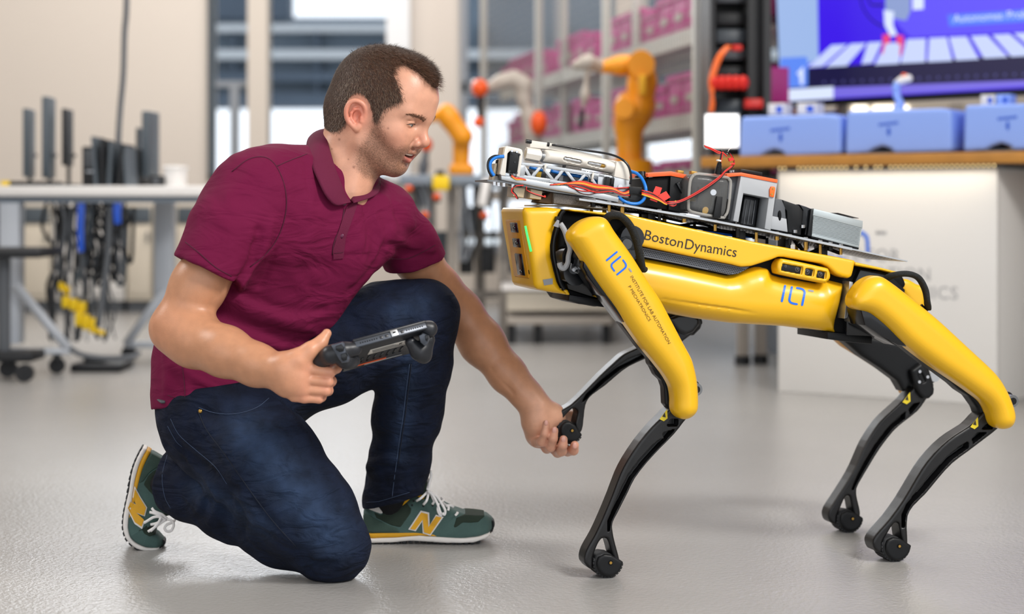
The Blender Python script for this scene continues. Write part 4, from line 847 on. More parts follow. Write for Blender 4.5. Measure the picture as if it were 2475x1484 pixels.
# ears
er = lambda a: np.array([[math.cos(a), 0, math.sin(a)], [0, 1, 0], [-math.sin(a), 0, math.cos(a)]])
for s in (1, -1):
    c = np.array([-.012, s*.080, -.0035]); 
    def E(x, y, d=0): # ear plane, x forward, y up, tilted back
        y *= .86; x *= .92; a = math.radians(-14); return (c[0]+x*math.cos(a)+y*math.sin(a), c[1]+s*(d-.32*x), c[2]-x*math.sin(a)+y*math.cos(a))
    he(E(0, 0, -.006), (.015, .006, .025), .008, '+', er(math.radians(-14)))
    rim = [E(.015, -.004, -.003), E(.017, .014, 0), E(.010, .027, .003), E(-.003, .031, .005), E(-.014, .024, .006), E(-.018, .008, .006), E(-.015, -.010, .004), E(-.007, -.022, .002), E(.002, -.029, 0)]
    B_.chain([(H(*p), .0042) for p in smoothpath(rim, 3)], .0025)
    he(E(.004, -.027, -.001), (.008, .0045, .009), .005)
    he(E(.003, -.004, .004), (.0085, .0075, .012), .003, '-'); B_.fold([H(*E(-.011, .02, .002)), H(*E(-.0125, .004, .003)), H(*E(-.008, -.012, .002))], -.002, .0028)
    B_.chain([(H(*E(*q)), .0026) for q in ((.004, .015, 0), (-.005, .012, .001), (-.0095, .002, .002), (-.008, -.010, .002), (-.001, -.017, .002))], .003); hc(E(.011, -.004, .001), E(.012, -.012, .001), .003, .003, .003)
# neck and inner torso (under the shirt)
B_.cone(H(-.040, 0, -.02), at(800, 470, 3.39), .054, .064, .02)
B_.cone(H(-.005, 0, -.055), at(838, 470, 3.36), .036, .040, .03)
B_.cone(H(.0, .05, -.03), at(842, 478, 3.34), .012, .010, .016); B_.fold([at(872, 445, 3.31), at(866, 462, 3.31)], .003, .012)
chain(B_, [(800, 470, 3.39, 60), (700, 560, 3.37, 85), (560, 820, 3.38, 80), (560, 960, 3.4, 70)], .03)
chain(B_, [(800, 480, 3.38, 50), (640, 470, 3.27, 60)], .03); chain(B_, [(800, 480, 3.38, 50), (940, 530, 3.50, 42)], .03)
# arms
chain(B_, [(620, 455, 3.25, 62), (540, 590, 3.22, 62), (480, 690, 3.21, 61), (428, 790, 3.20, 57)], .03)
chain(B_, [(424, 796, 3.20, 55), (470, 822, 3.18, 60), (545, 850, 3.14, 55), (620, 882, 3.105, 45), (676, 900, 3.08, 38)], .03)
B_.fold([at(455, 752, 3.145), at(480, 750, 3.13), at(515, 748, 3.13)], -.004, .006)
chain(B_, [(955, 535, 3.51, 44), (1008, 625, 3.56, 52), (1060, 700, 3.60, 50), (1112, 755, 3.63, 49)], .03)
chain(B_, [(1112, 752, 3.63, 46), (1165, 828, 3.62, 50), (1228, 906, 3.6, 40), (1275, 958, 3.585, 32), (1296, 984, 3.58, 30)], .03)
B_.fold([at(1205, 880, 3.57), at(1250, 935, 3.56), at(1282, 972, 3.555)], .0022, .005); B_.fold([at(1190, 890, 3.575), at(1240, 950, 3.56)], -.002, .005)
# right hand round the left grip of the controller
chain(B_, [(672, 898, 3.08, 37), (700, 905, 3.075, 38), (722, 912, 3.075, 33)], .02)
chain(B_, [(700, 930, 3.075, 30), (730, 942, 3.075, 24)], .02); chain(B_, [(695, 885, 3.07, 30), (728, 890, 3.075, 22)], .02)
RD = 3.07
FR = [[(712, 890, RD, 20), (735, 890, RD-.004, 15), (797, 900, RD, 13), (813, 889, RD+.022, 13), (806, 876, RD+.040, 11.5)],
      [(710, 915, RD, 20), (731, 917, RD-.004, 14), (793, 923, RD-.002, 12.2), (800, 921, RD+.024, 13), (782, 917, RD+.038, 11)],
      [(710, 938, RD, 18), (731, 941, RD-.003, 13), (788, 945, RD, 11.4), (793, 944, RD+.024, 12), (775, 940, RD+.036, 11)],
      [(712, 955, RD+.003, 17), (735, 962, RD, 12), (771, 964, RD+.004, 10.5), (777, 960, RD+.024, 11), (764, 956, RD+.034, 10)]]
for q in FR:
    T_ = Solid(); chain(T_, q, .004); B_._add('+', T_, np.min([a-r for a, r in (c_(*p) for p in q)], 0), np.max([a+r for a, r in (c_(*p) for p in q)], 0), .0035)
chain(B_, [(690, 888, RD, 30), (722, 868, RD-.005, 24), (750, 846, RD-.004, 17.5), (774, 830, RD+.004, 14), (790, 806, RD+.012, 11.5)], .012)
# left hand under the lifted foot
chain(B_, [(1296, 984, 3.58, 29), (1300, 1020, 3.58, 35), (1306, 1050, 3.59, 30)], .02)
chain(B_, [(1306, 990, 3.58, 27), (1336, 1003, 3.59, 26), (1352, 1012, 3.61, 18)], .015); chain(B_, [(1300, 1050, 3.6, 26), (1345, 1068, 3.63, 22)], .02)
chain(B_, [(1332, 1000, 3.60, 20), (1362, 1004, 3.635, 14), (1382, 1006, 3.645, 12), (1389, 1024, 3.645, 10)], .008)
FL = [[(1290, 1050, 3.585, 20), (1297, 1068, 3.565, 13.5), (1310, 1068, 3.537, 11.5), (1317, 1048, 3.522, 9.5), (1320, 1024, 3.524, 8.8)],
      [(1308, 1062, 3.60, 17), (1322, 1082, 3.56, 13.5), (1331, 1080, 3.537, 12), (1337, 1060, 3.520, 10.5), (1340, 1041, 3.524, 9.6)],
      [(1328, 1072, 3.61, 17), (1348, 1092, 3.575, 13.5), (1357, 1090, 3.545, 12.5), (1360, 1076, 3.526, 11), (1362, 1062, 3.528, 10)],
      [(1348, 1075, 3.62, 16), (1372, 1090, 3.60, 12.5), (1386, 1088, 3.565, 12), (1389, 1076, 3.552, 10.5)]]
for q in FL:
    T_ = Solid(); chain(T_, q, .004); B_._add('+', T_, np.min([a-r for a, r in (c_(*p) for p in q)], 0), np.max([a+r for a, r in (c_(*p) for p in q)], 0), .003)
_lo = np.min([o[2] for o in B_.ops if o[0] == '+'], 0)-.01; _hi = np.max([o[3] for o in B_.ops if o[0] == '+'], 0)+.01
BV, BF = join(nets(B_, (HO[0]-.20, 3.15, .705), (HO[0]+.20, 3.62, _hi[2]), .0015), nets(B_, _lo, (_hi[0], _hi[1], .698), .0021)); BF = np.array(BF)
# skin colour per vertex: tan arms, lips, stubble, hair roots
HAIR = [(1090,222),(1047,212),(1031,196),(1010,175),(976,156),(956,159),(951,184),(963,209),(971,237),(969,249),(951,252),(926,266),(918,283),(909,302),(902,290),(901,270),(889,250),(866,240),(848,258),(840,288),(832,305),(815,318),(780,320),(760,250),(760,70),(1090,70)]
BEARD = [(905,285),(917,287),(926,318),(938,345),(960,360),(972,352),(992,354),(1016,362),(1010,372),(990,378),(1000,400),(990,435),(940,445),(880,430),(858,400),(865,360),(885,335)]
def inpoly(x, y, P):
    ins = np.zeros(len(x), bool)
    for (ax, ay), (bx_, by) in zip(P, P[1:]+P[:1]):
        c = (ay > y) != (by > y); ins ^= c & (x < ax+(y-ay)/(by-ay+1e-9)*(bx_-ax))
    return ins
def headlocal(V): return (V-HO) @ HR
def mirrored_px(V):
    L = headlocal(V); L[:, 1] = np.abs(L[:, 1]); W = HO+L @ HR.T; return CX+W[:, 0]/W[:, 1]*F, HY-(W[:, 2]-CH)/W[:, 1]*F, L
def soft(x, y, P, j=5, n=9):
    a = np.zeros(len(x))
    for i in range(n): a += inpoly(x+rng.normal(0, j, len(x)), y+rng.normal(0, j, len(x)), P)
    return a/n
px_, py_, Lh = mirrored_px(BV); isH = (np.abs(Lh) < .17).all(1) & (Lh[:, 2] > -.12)
skin = np.array(hx('#D09A80')); tan = np.array(hx('#BD8867')); colr = np.tile(skin, (len(BV), 1))
arm_ = BV[:, 2] < at(700, 520, 3.3)[2]; colr[arm_] = tan; lh_ = (BV[:, 0] > at(1270, 1000, 3.58)[0]); w_ = np.clip((BV[:, 0]-at(1240, 1000, 3.58)[0])/.06, 0, 1)[:, None]; colr = colr*(1-w_)+np.array(hx('#D8A488'))*w_; rh_ = arm_ & (BV[:, 0] > at(640, 900, 3.08)[0]) & (BV[:, 1] < 3.2); w_ = (np.clip((BV[:, 0]-at(640, 900, 3.08)[0])/.07, 0, 1)*rh_)[:, None]; colr = colr*(1-w_)+np.array(hx('#CF9474'))*w_
# knuckles and fingertips a little redder
for q in FR+FL:
    for p in q[1:]:
        a, r = c_(*p); w_ = np.exp(-((BV-a)**2).sum(1)/(r*1.3)**2)[:, None]*.45; colr = colr*(1-w_)+np.array(hx('#D98C78'))*w_
a, r = c_(428, 800, 3.2, 60); w_ = np.exp(-((BV-a)**2).sum(1)/.05**2)[:, None]*.4; colr = colr*(1-w_)+np.array(hx('#D08468'))*w_
w_ = (soft(px_, py_, BEARD, 5)*isH*.66*(.6+.7*rng.random(len(BV))))[:, None]; colr = colr*(1-w_)+np.array(hx('#5E4334'))*w_
lip = np.zeros(len(BV))
for a in np.linspace(-1, 1, 21):
    lip = np.maximum(lip, np.exp(-((Lh-[.0905-.012*a*a, abs(a)*.024, -.0312-.004*a*a])**2).sum(1)/.0044**2)); lip = np.maximum(lip, np.exp(-((Lh-[.089-.010*a*a, abs(a)*.022, -.0498+.012*a*a])**2).sum(1)/.0056**2))
w_ = np.clip(lip*1.15, 0, 1)[:, None]*isH[:, None]; colr = colr*(1-w_)+np.array(hx('#C4615E'))*w_
w_ = (np.exp(-((Lh-[.101, 0, -.006])**2).sum(1)/.017**2)*.35+np.exp(-((Lh-[.07, .045, -.012])**2).sum(1)/.022**2)*.22+np.exp(-((Lh-[-.012, .085, .0])**2).sum(1)/.026**2)*.75)[:, None]; colr = colr*(1-w_)+np.array(hx('#D4705C'))*w_
for (mx_, my_, r_) in ((820, 337, 2.6), (855, 404, 3.2), (938, 310, 2.2), (802, 360, 1.8), (842, 385, 1.6)):
    w_ = (np.exp(-((px_-mx_)**2+(py_-my_)**2)/r_**2)*isH*.7)[:, None]; colr = colr*(1-w_)+np.array(hx('#6E3A26'))*w_
earq = lambda L: ((((L[:, 0]+.012)*math.cos(.42)-(L[:, 2]+.001)*-math.sin(.42))/.030)**2+((-(L[:, 0]+.012)*-math.sin(.42)*-1+(L[:, 2]+.001)*math.cos(.42))/.041)**2 < 1) & (np.abs(L[:, 1]) > .0735)
hm = soft(px_, py_, HAIR, 2.5)*isH*(Lh[:, 2] > -.06)*~earq(Lh); 
w_ = (np.clip(hm, 0, 1)*.85)[:, None]; colr = colr*(1-w_)+np.array(hx('#3B2A20'))*w_
M['skin'] = mat('skin', (.7, .4, .3), .38, sss=.10, attr='tone', vary=(55, .07), bump=(420, .18, .0012))
body = obj('body', (BV, BF), 'skin', man, True)
at_ = body.data.color_attributes.new('tone', 'FLOAT_COLOR', 'POINT'); at_.data.foreach_set('color', np.hstack([colr, np.ones((len(BV), 1))]).astype(np.float32).ravel())
def P_(name, vf, m, sm=True, p=None, label=None): return ob(name, vf, m, p or man, sm, label)
# eyes, brows, teeth
M['eye'] = mat('eye_white', hx('#E4DCD6'), .15, coat=1); M['iris'] = mat('iris', hx('#3E4A50'), .1, coat=1); M['lash'] = mat('lash', hx('#2A1C16'), .6)
for s in (1, -1):
    P_('eyeball', ball(H(.0700, s*.0325, .0225), .0133, 20, 14), 'eye'); c = H(.0795, s*.0318, .0188); P_('iris', ball(c, .0044, 12, 8), 'iris')
    P_('eyelashes', tube([H(.0805, s*.0190, .0200), H(.0848, s*.0270, .0230), H(.0843, s*.036, .0226), H(.0780, s*.0470, .0185)], [.0003, .0007, .0008, .0004], 6), 'lash')
    bw = []
    if s == 1: tB = bvh((BV, BF))
    for i in range(420):
        t = rng.random(); p = np.array([.0915-.020*t**1.6, s*(.012+.040*t), .0385+.0045*math.sin(t*2.2)-.005*t*t])+rng.normal(0, 1, 3)*[.0003, .0004, .0019*(1.05-.6*t)]
        q, nn_, _, _ = tB.find_nearest(Vector(H(*p))); q = np.array(q); nn_ = np.array(nn_); nn_ = nn_ if nn_@hf > 0 else -nn_; d = HR @ np.array([-.25, s*.8, .15])*.007; bw.append((np.array([q, q+HR @ np.array([0, 0, .0006]), q+d+nn_*.0018]), [[0, 1, 2]]))
    M.setdefault('brow', mat('brow_hair', hx('#7A5844'), .6)); b_ = P_('eyebrow', join(*bw), 'brow', False); b_['kind'] = 'stuff'
P_('teeth', tube([H(.0740, -.0265, -.0355), H(.0795, -.021, -.0370), H(.0855, -.012, -.0378), H(.0885, 0, -.0380), H(.0855, .012, -.0378), H(.0795, .021, -.0370), H(.0740, .0265, -.0355)], .0030, 8, 5), mat('teeth', hx('#F0E8DA'), .25, coat=.5)); P_('mouth_inside', ball(H(.070, 0, -.040), (.012, .019, .007)), mat('mouth', hx('#5A1E1C'), .5))
# nails
M['nail'] = mat('nail', hx('#DDA595'), .3, coat=.4)
for (x, y, D, r, a) in ((1320, 1022, 3.5165, 5.2, 0), (1340, 1040, 3.516, 6, 0), (1362, 1062, 3.519, 6.2, 0), (1389, 1077, 3.5435, 6, 0)):
    k = D/F; P_('fingernail', ball(at(x, y, D), (r*k, .0022, r*1.35*k)), 'nail')
# hair: a clipped cap plus thousands of short strands
M['hair'] = mat('hair_base', hx('#3A291F'), .65, bump=(500, .8, .002)); 
FA = np.array(BF); fc = BV[FA].mean(1); fx, fy, fl = mirrored_px(fc)
fs = soft(fx, fy, HAIR, 5, 16); fs0 = fs*(np.abs(fl) < .17).all(1)*(fl[:, 2] > -.058)*~earq(fl)
sel = (fs > .62) & (np.abs(fl) < .17).all(1) & (fl[:, 2] > -.058) & ~earq(fl)
hf_ = FA[sel]; u_, inv = np.unique(hf_, return_inverse=True); nrm = np.zeros_like(BV); e1 = BV[FA[:, 1]]-BV[FA[:, 0]]; e2 = BV[FA[:, 2]]-BV[FA[:, 0]]; fn = np.cross(e1, e2)
for k in range(4): np.add.at(nrm, FA[:, k], fn)
nrm /= np.linalg.norm(nrm, axis=1)[:, None]+1e-12
if np.mean((nrm*(BV-BV.mean(0))).sum(1)[isH & (Lh[:, 2] > .1)]) < 0: nrm = -nrm
ecount = {}
lift = np.clip((Lh[u_][:, 2]-.01)/.09, .12, 1)*.0060
inner = np.clip(soft(px_[u_], py_[u_], HAIR, 5, 12)*2-1, 0, 1)
hair = P_('hair', (BV[u_]+nrm[u_]*(lift*inner)[:, None], inv.reshape(-1, 4)), 'hair')
hs_ = FA[fs0 > 0]; pr = fs0[fs0 > 0]; pr = pr/pr.sum(); ci = rng.choice(len(hs_), 44000, p=pr); A = BV[hs_[ci]]; wt = rng.dirichlet([1]*4, len(ci)); Pq = (A*wt[..., None]).sum(1); Nq = nrm[hs_[ci, 0]]
lx = headlocal(Pq); up_ = np.clip((lx[:, 2]-.02)/.10, 0, 1); Pq = Pq+Nq*(np.clip((lx[:, 2]-.01)/.09, .10, 1)*.005)[:, None]
flow = (hf[None]*(.55+.5*up_)[:, None]*1.0-hu[None]*(1.1-.9*up_)[:, None]+rng.normal(0, .30, Pq.shape)); dr = Nq*(.22+.33*up_)[:, None]+flow*.8; dr /= np.linalg.norm(dr, axis=1)[:, None]
Ls = (.0045+.0085*up_)*(.7+.6*rng.random(len(Pq))); sd = np.cross(dr, Nq); sd /= np.linalg.norm(sd, axis=1)[:, None]+1e-9
wd = .00025; bend = (flow-Nq*.4)*.22
V3 = np.stack([Pq-sd*wd, Pq+sd*wd, Pq+dr*(Ls*.55)[:, None]+sd*wd*.8, Pq+dr*(Ls*.55)[:, None]-sd*wd*.8, Pq+(dr+bend)*Ls[:, None]], 1).reshape(-1, 3)
M['strand'] = mat('hair_strand', hx('#54392A'), .45, vary=(160, .35)); M['strand2'] = mat('hair_strand_grey', hx('#806C5A'), .4)
tmp = np.exp(-((lx-[.045, .066, .045])**2).sum(1)/.035**2) if 0 else np.exp(-((np.abs(lx)-[.045, .066, .030])**2).sum(1)/.034**2)
grey = rng.random(len(Pq)) < (.04+.38*tmp)
for nm, msk, m_ in (('hair_strands', ~grey, 'strand'), ('grey_strands', grey, 'strand2')):
    idx = np.nonzero(msk)[0]; Fc = []
    VV = V3.reshape(-1, 5, 3)[idx].reshape(-1, 3)
    for i in range(len(idx)): Fc += [[i*5, i*5+1, i*5+2, i*5+3], [i*5+3, i*5+2, i*5+4]]
    o = ob(nm, (VV, Fc), m_, hair, False); o['kind'] = 'stuff'
# ---------------------------------------------------------------- shirt
def trace(S_, px, py, D0=2.9):
    r = ray(px, py); D = D0
    for i in range(60):
        p = np.array([r[0]*D, D, CH+r[2]*D]); d = float(S_(p[None].astype(np.float32))[0])
        if d < .0006: return p
        D += max(d*.7, .001)
        if D > 4: return None
    return p
def folds(S_, lines):
    L = []
    for pts, amp, w_ in lines:
        Q = smoothpath([(x, y, 0) for x, y in pts], 3); Q = [trace(S_, x, y) for x, y, _ in Q]; Q = [q for q in Q if q is not None]
        if len(Q) > 1: L.append((Q, amp, w_))
    for q in L: S_.fold(*q)
def cutbox(S_, p, d, R=.13, k=.004):
    d = np.array(d, float); d /= np.linalg.norm(d); u = np.cross(d, [0, 1, .1]); u /= np.linalg.norm(u); w_ = np.cross(d, u)
    S_.rbox(p+d*R, (R, R*1.4, R*1.4), .002, k, np.stack([d, u, w_], 1), '-')
T = Solid()
chain(T, [(640, 478, 3.29, 118), (900, 548, 3.45, 86)], .05); chain(T, [(690, 440, 3.34, 88), (800, 425, 3.39, 68)], .05); chain(T, [(790, 430, 3.40, 62), (925, 500, 3.48, 50)], .06)
chain(T, [(600, 560, 3.32, 140), (800, 610, 3.40, 108)], .06); chain(T, [(560, 730, 3.36, 128), (715, 715, 3.41, 118)], .06)
chain(T, [(492, 865, 3.385, 122), (640, 815, 3.44, 110)], .06); chain(T, [(490, 990, 3.37, 120), (640, 950, 3.46, 108)], .06)
dn = at(420, 1000, 3.38)-at(410, 950, 3.38); hemd = (.20, -.02, -.98)
TI = Solid(); chain(TI, [(492, 900, 3.385, 115), (640, 850, 3.44, 103)], .06); chain(TI, [(490, 1010, 3.38, 113), (640, 970, 3.46, 100)], .06)
cutbox(T, at(440, 975, 3.36), hemd, .16, .003)
SR = Solid(); chain(SR, [(610, 462, 3.26, 92), (555, 560, 3.23, 92), (505, 655, 3.205, 79), (470, 725, 3.20, 76)], .04)
cutbox(SR, at(497, 655, 3.205), at(440, 765, 3.19)-at(497, 655, 3.205), .10, .003); chain(SR, [(530, 600, 3.205, 66), (450, 760, 3.2, 70)], .0, '-')
SL = Solid(); chain(SL, [(945, 520, 3.49, 58), (985, 590, 3.54, 64), (1012, 650, 3.565, 62), (1040, 700, 3.58, 60)], .04)
cutbox(SL, at(1005, 634, 3.56), at(1022, 700, 3.575)-at(1005, 634, 3.56), .10, .003); chain(SL, [(1000, 610, 3.56, 54), (1035, 690, 3.58, 56)], .0, '-')
for s_, k in ((SR, .028), (SL, .035)):
    ps = [(o[2], o[3]) for o in s_.ops if o[0] == '+']; T._add('+', s_, np.min([p[0] for p in ps], 0), np.max([p[1] for p in ps], 0), k)
folds(T, [
 ([(498,752),(540,768),(580,785),(625,798)], -.009, .006), ([(560,700),(575,688),(592,664),(606,630),(612,590)], -.008, .006), ([(628,690),(648,655),(664,610)], -.004, .006), ([(585,640),(596,600),(600,560)], .004, .006),
 ([(445,612),(480,640),(520,665),(560,690)], -.003, .004), ([(520,640),(552,655),(575,650)], -.004, .005), ([(505,612),(545,628),(580,622)], .003, .006), ([(640,792),(690,806),(750,812)], -.006, .006), ([(650,760),(700,772),(765,770)], .004, .007),
 ([(470,905),(520,925),(580,935),(640,925)], -.006, .006), ([(440,880),(460,905),(500,925)], .005, .006), ([(880,505),(890,560),(878,620)], -.003, .006), ([(905,520),(925,570),(905,625)], .003, .007), ([(955,565),(990,575),(1030,572)], -.004, .005), ([(960,605),(1000,608),(1045,595)], -.004, .005), ([(740,395),(742,440),(750,480)], -.003, .006),

 ([(672,400),(690,450),(690,510),(672,570),(640,615),(600,645)], -.0035, .0035), ([(560,700),(585,668),(605,640),(618,600),(622,560)], -.009, .011), ([(575,705),(610,650),(640,600),(655,540)], .006, .010),
 ([(520,655),(560,640),(590,600),(600,560)], .006, .012), ([(500,640),(540,610),(565,560)], -.004, .010), ([(455,590),(520,625),(560,640)], .004, .010), ([(480,560),(540,590),(580,580)], -.003, .012),
 ([(510,745),(560,770),(620,795),(690,818),(760,826)], -.012, .012), ([(500,775),(560,800),(620,822),(680,840)], .008, .012), ([(530,705),(590,735),(660,765),(740,790)], .007, .012), ([(560,700),(640,735),(710,752),(780,750)], -.005, .010),
 ([(430,845),(480,880),(540,905),(600,915),(650,910)], -.009, .012), ([(420,880),(470,912),(540,930),(620,930)], .007, .012), ([(400,860),(405,900),(400,950)], .005, .010), ([(445,900),(452,940),(448,975)], .004, .008),
 ([(745,380),(752,450),(748,520)], .004, .012), ([(770,520),(740,600),(700,660)], .003, .016), ([(890,500),(905,560),(898,620)], -.004, .012), ([(930,480),(950,540),(935,600)], .005, .012), ([(860,520),(880,600),(860,680)], .004, .014),
 ([(955,520),(985,560),(1030,585)], -.005, .009), ([(945,560),(990,590),(1045,605)], .005, .009), ([(940,590),(985,615),(1050,618)], -.005, .008), ([(960,495),(1000,540)], .004, .010), ([(925,600),(900,650),(850,700)], -.005, .012),
 ([(790,650),(770,700),(720,745)], -.003, .014), ([(640,640),(700,660),(780,640)], -.003, .016), ([(640,390),(600,420),(560,470)], .002, .014)])
ss = lambda P: np.sin(P[:, 0]*70+np.sin(P[:, 2]*55)*1.3)*np.sin(P[:, 2]*60+np.sin(P[:, 0]*48)*1.5+P[:, 1]*40)*.0011
T._add('f', lambda P: ss(P).astype(np.float32), (-1.2, 2.5, 0), (1, 4.5, 1.4), 0)
for c0, r0 in ((T, 0),): pass
T.cone(at(812, 395, 3.385), at(815, 455, 3.375), .060, .045, .006, '-'); 
ps = [(o[2], o[3]) for o in TI.ops if o[0] == '+']; T._add('-', TI, np.min([p[0] for p in ps], 0), np.max([p[1] for p in ps], 0), .0)
SV, SF_ = T.mesh(.0032)
M['polo'] = mat('maroon_pique', hx('#680D38'), .85, spec=.25, vary=(5, .05), bump=(900, .35, .0012), wr=(9, .013)); M['polo_rib'] = mat('maroon_rib', hx('#5F0B33'), .85, bump=(700, .5, .0015)); M['stitch'] = mat('maroon_stitch', hx('#4A0A29'), .8)
shirt = P_('polo_shirt', (SV, SF_), 'polo'); tS = bvh((SV, SF_))
def sseam(name, pts, r=.0012, m='stitch', off=.0004): 
    g = strip(tS, pts, 2, off, 4, r, .8)
    if g: ob(name, g, m, shirt, True)
sseam('shoulder_seam', [(668,402),(700,388),(742,372)]); sseam('sleeve_seam', [(560,415),(600,385),(640,380),(668,402),(688,450),(692,505),(676,565),(645,612),(605,645)], .0014)
sseam('hem_stitch', [(448,962),(520,955),(600,938),(640,925)], .0008); sseam('hem_stitch', [(405,955),(425,962)], .0008); sseam('side_seam', [(440,880),(446,930),(447,965)], .0010)
# ribbed cuffs
def cuff(pts, r, name='sleeve_cuff'):
    ob(name, tube([onto(tS, x, y, .0, None) for x, y in pts if onto(tS, x, y, 0, None) is not None], r, 10, 3, .35), 'polo_rib', shirt, True)
sseam('cuff_seam', [(448,585),(480,610),(520,645),(560,668)], .0011); sseam('cuff_seam', [(940,625),(985,625),(1030,605),(1052,592)], .0011)
# placket, buttons
pk = drape(tS, [(838,500),(852,490),(868,482),(852,530),(836,575),(830,625),(806,627),(805,605),(818,560)], .0012, .0015, 10); ob('placket', pk, 'polo_rib', shirt, 'a')
sseam('placket_edge', [(832,505),(825,545),(808,585),(804,615)], .0022, 'stitch', .0002); sseam('placket_stitch', [(808,612),(829,610)], .0008, off=.003)
for x, y in ((826, 570), (832, 492)):
    p = onto(tS, x, y, .003)
    if p is not None: ob('button', ball(p, (.0045, .0018, .0045)), mat('button', hx('#5A1B3C'), .3), shirt, True)
# collar: stand and folded leaf
def collar(P0, P1, name, thick=.0022):
    a = smoothpath(P0, 5); b = smoothpath(P1, 5); n = len(a); m = 6; V = []
    for side in (0, 1):
        for i in range(n):
            for j in range(m+1):
                t = j/m; p = a[i]*(1-t)+b[i]*t; bul = math.sin(math.pi*t)*.006; nn = p-at(822, 420, 3.40); nn[2] *= .3; nn /= np.linalg.norm(nn)
                V.append(p+nn*(bul+(thick if side else 0)))
    Fc = []; K = n*(m+1); g = lambda s_, i, j: s_*K+i*(m+1)+j
    for s_ in (0, 1):
        for i in range(n-1):
            for j in range(m): Fc.append([g(s_, i, j), g(s_, i+1, j), g(s_, i+1, j+1), g(s_, i, j+1)])
    for i in range(n-1): Fc += [[g(0, i, 0), g(0, i+1, 0), g(1, i+1, 0), g(1, i, 0)], [g(0, i, m), g(0, i+1, m), g(1, i+1, m), g(1, i, m)]]
    for j in range(m): Fc += [[g(0, 0, j), g(0, 0, j+1), g(1, 0, j+1), g(1, 0, j)], [g(0, n-1, j), g(0, n-1, j+1), g(1, n-1, j+1), g(1, n-1, j)]]
    ob(name, (np.array(V), Fc), 'polo_rib', shirt, True); return np.array(V), Fc
collar([at(*p) for p in ((806,318,3.45),(793,312,3.41),(791,335,3.36),(800,370,3.33),(812,410,3.305),(826,445,3.295),(838,476,3.30),(846,484,3.31))],
       [at(*p) for p in ((775,322,3.47),(750,330,3.43),(742,360,3.34),(752,395,3.285),(770,438,3.262),(788,474,3.262),(812,496,3.275),(846,489,3.295))], 'collar_leaf')
far_leaf = collar([at(*p) for p in ((806,318,3.45),(850,335,3.50),(882,390,3.48),(888,422,3.435),(878,441,3.395),(860,466,3.34),(848,482,3.31))],
       [at(*p) for p in ((800,322,3.46),(860,345,3.54),(905,400,3.50),(917,434,3.42),(913,464,3.375),(893,478,3.345),(854,491,3.30))], 'collar_leaf')
tC = bvh(far_leaf)
for q in ([(885,437),(892,438),(891,441),(889,446),(893,449),(890,449),(886,446),(888,441),(885,440)], [(887,452),(892,453),(891,455),(886,454)]): ob('collar_print', drape(tC, q, .0012, .0003, 3), 'white', shirt, False)
for q in ([(888,440),(890,440),(891,448),(889,449)], [(886,452),(892,451),(892,454),(886,455)], [(888,433),(892,434),(892,441),(889,440)]): ob('collar_print', prism(Frame(0, 3.30, 0), q, -.10, -.099, px=-.099), 'white', shirt, False) if 0 else None
# ---------------------------------------------------------------- jeans
J = Solid()
chain(J, [(505, 985, 3.37, 116), (640, 950, 3.46, 104)], .06); chain(J, [(520, 1010, 3.36, 122), (640, 1120, 3.30, 124), (740, 1235, 3.27, 104), (808, 1318, 3.268, 86)], .05)
chain(J, [(490, 1040, 3.42, 85), (540, 1080, 3.36, 90)], .05)
chain(J, [(680, 920, 3.46, 100), (800, 855, 3.47, 108), (930, 790, 3.49, 98), (1024, 760, 3.50, 74)], .05)
JL = Solid(); chain(JL, [(1026, 764, 3.50, 74), (1003, 880, 3.53, 81), (985, 1000, 3.56, 76), (965, 1120, 3.59, 66), (948, 1205, 3.615, 60), (945, 1260, 3.62, 60)], .04)
cutbox(JL, at(948, 1212, 3.60), (.26, .0, -1), .07, .003); chain(JL, [(948, 1190, 3.61, 53), (945, 1290, 3.62, 54)], .0, '-')
JR = Solid(); chain(JR, [(800, 1325, 3.275, 78), (680, 1275, 3.33, 84), (560, 1215, 3.40, 82), (470, 1175, 3.46, 76), (400, 1150, 3.50, 76)], .04)
cutbox(JR, at(408, 1160, 3.49), (-1, .35, .12), .10, .003); chain(JR, [(440, 1170, 3.475, 66), (330, 1130, 3.53, 66)], .0, '-')
for s_, k in ((JL, .05), (JR, .03)):
    ps = [(o[2], o[3]) for o in s_.ops if o[0] == '+']; J._add('+', s_, np.min([p[0] for p in ps], 0), np.max([p[1] for p in ps], 0), k)
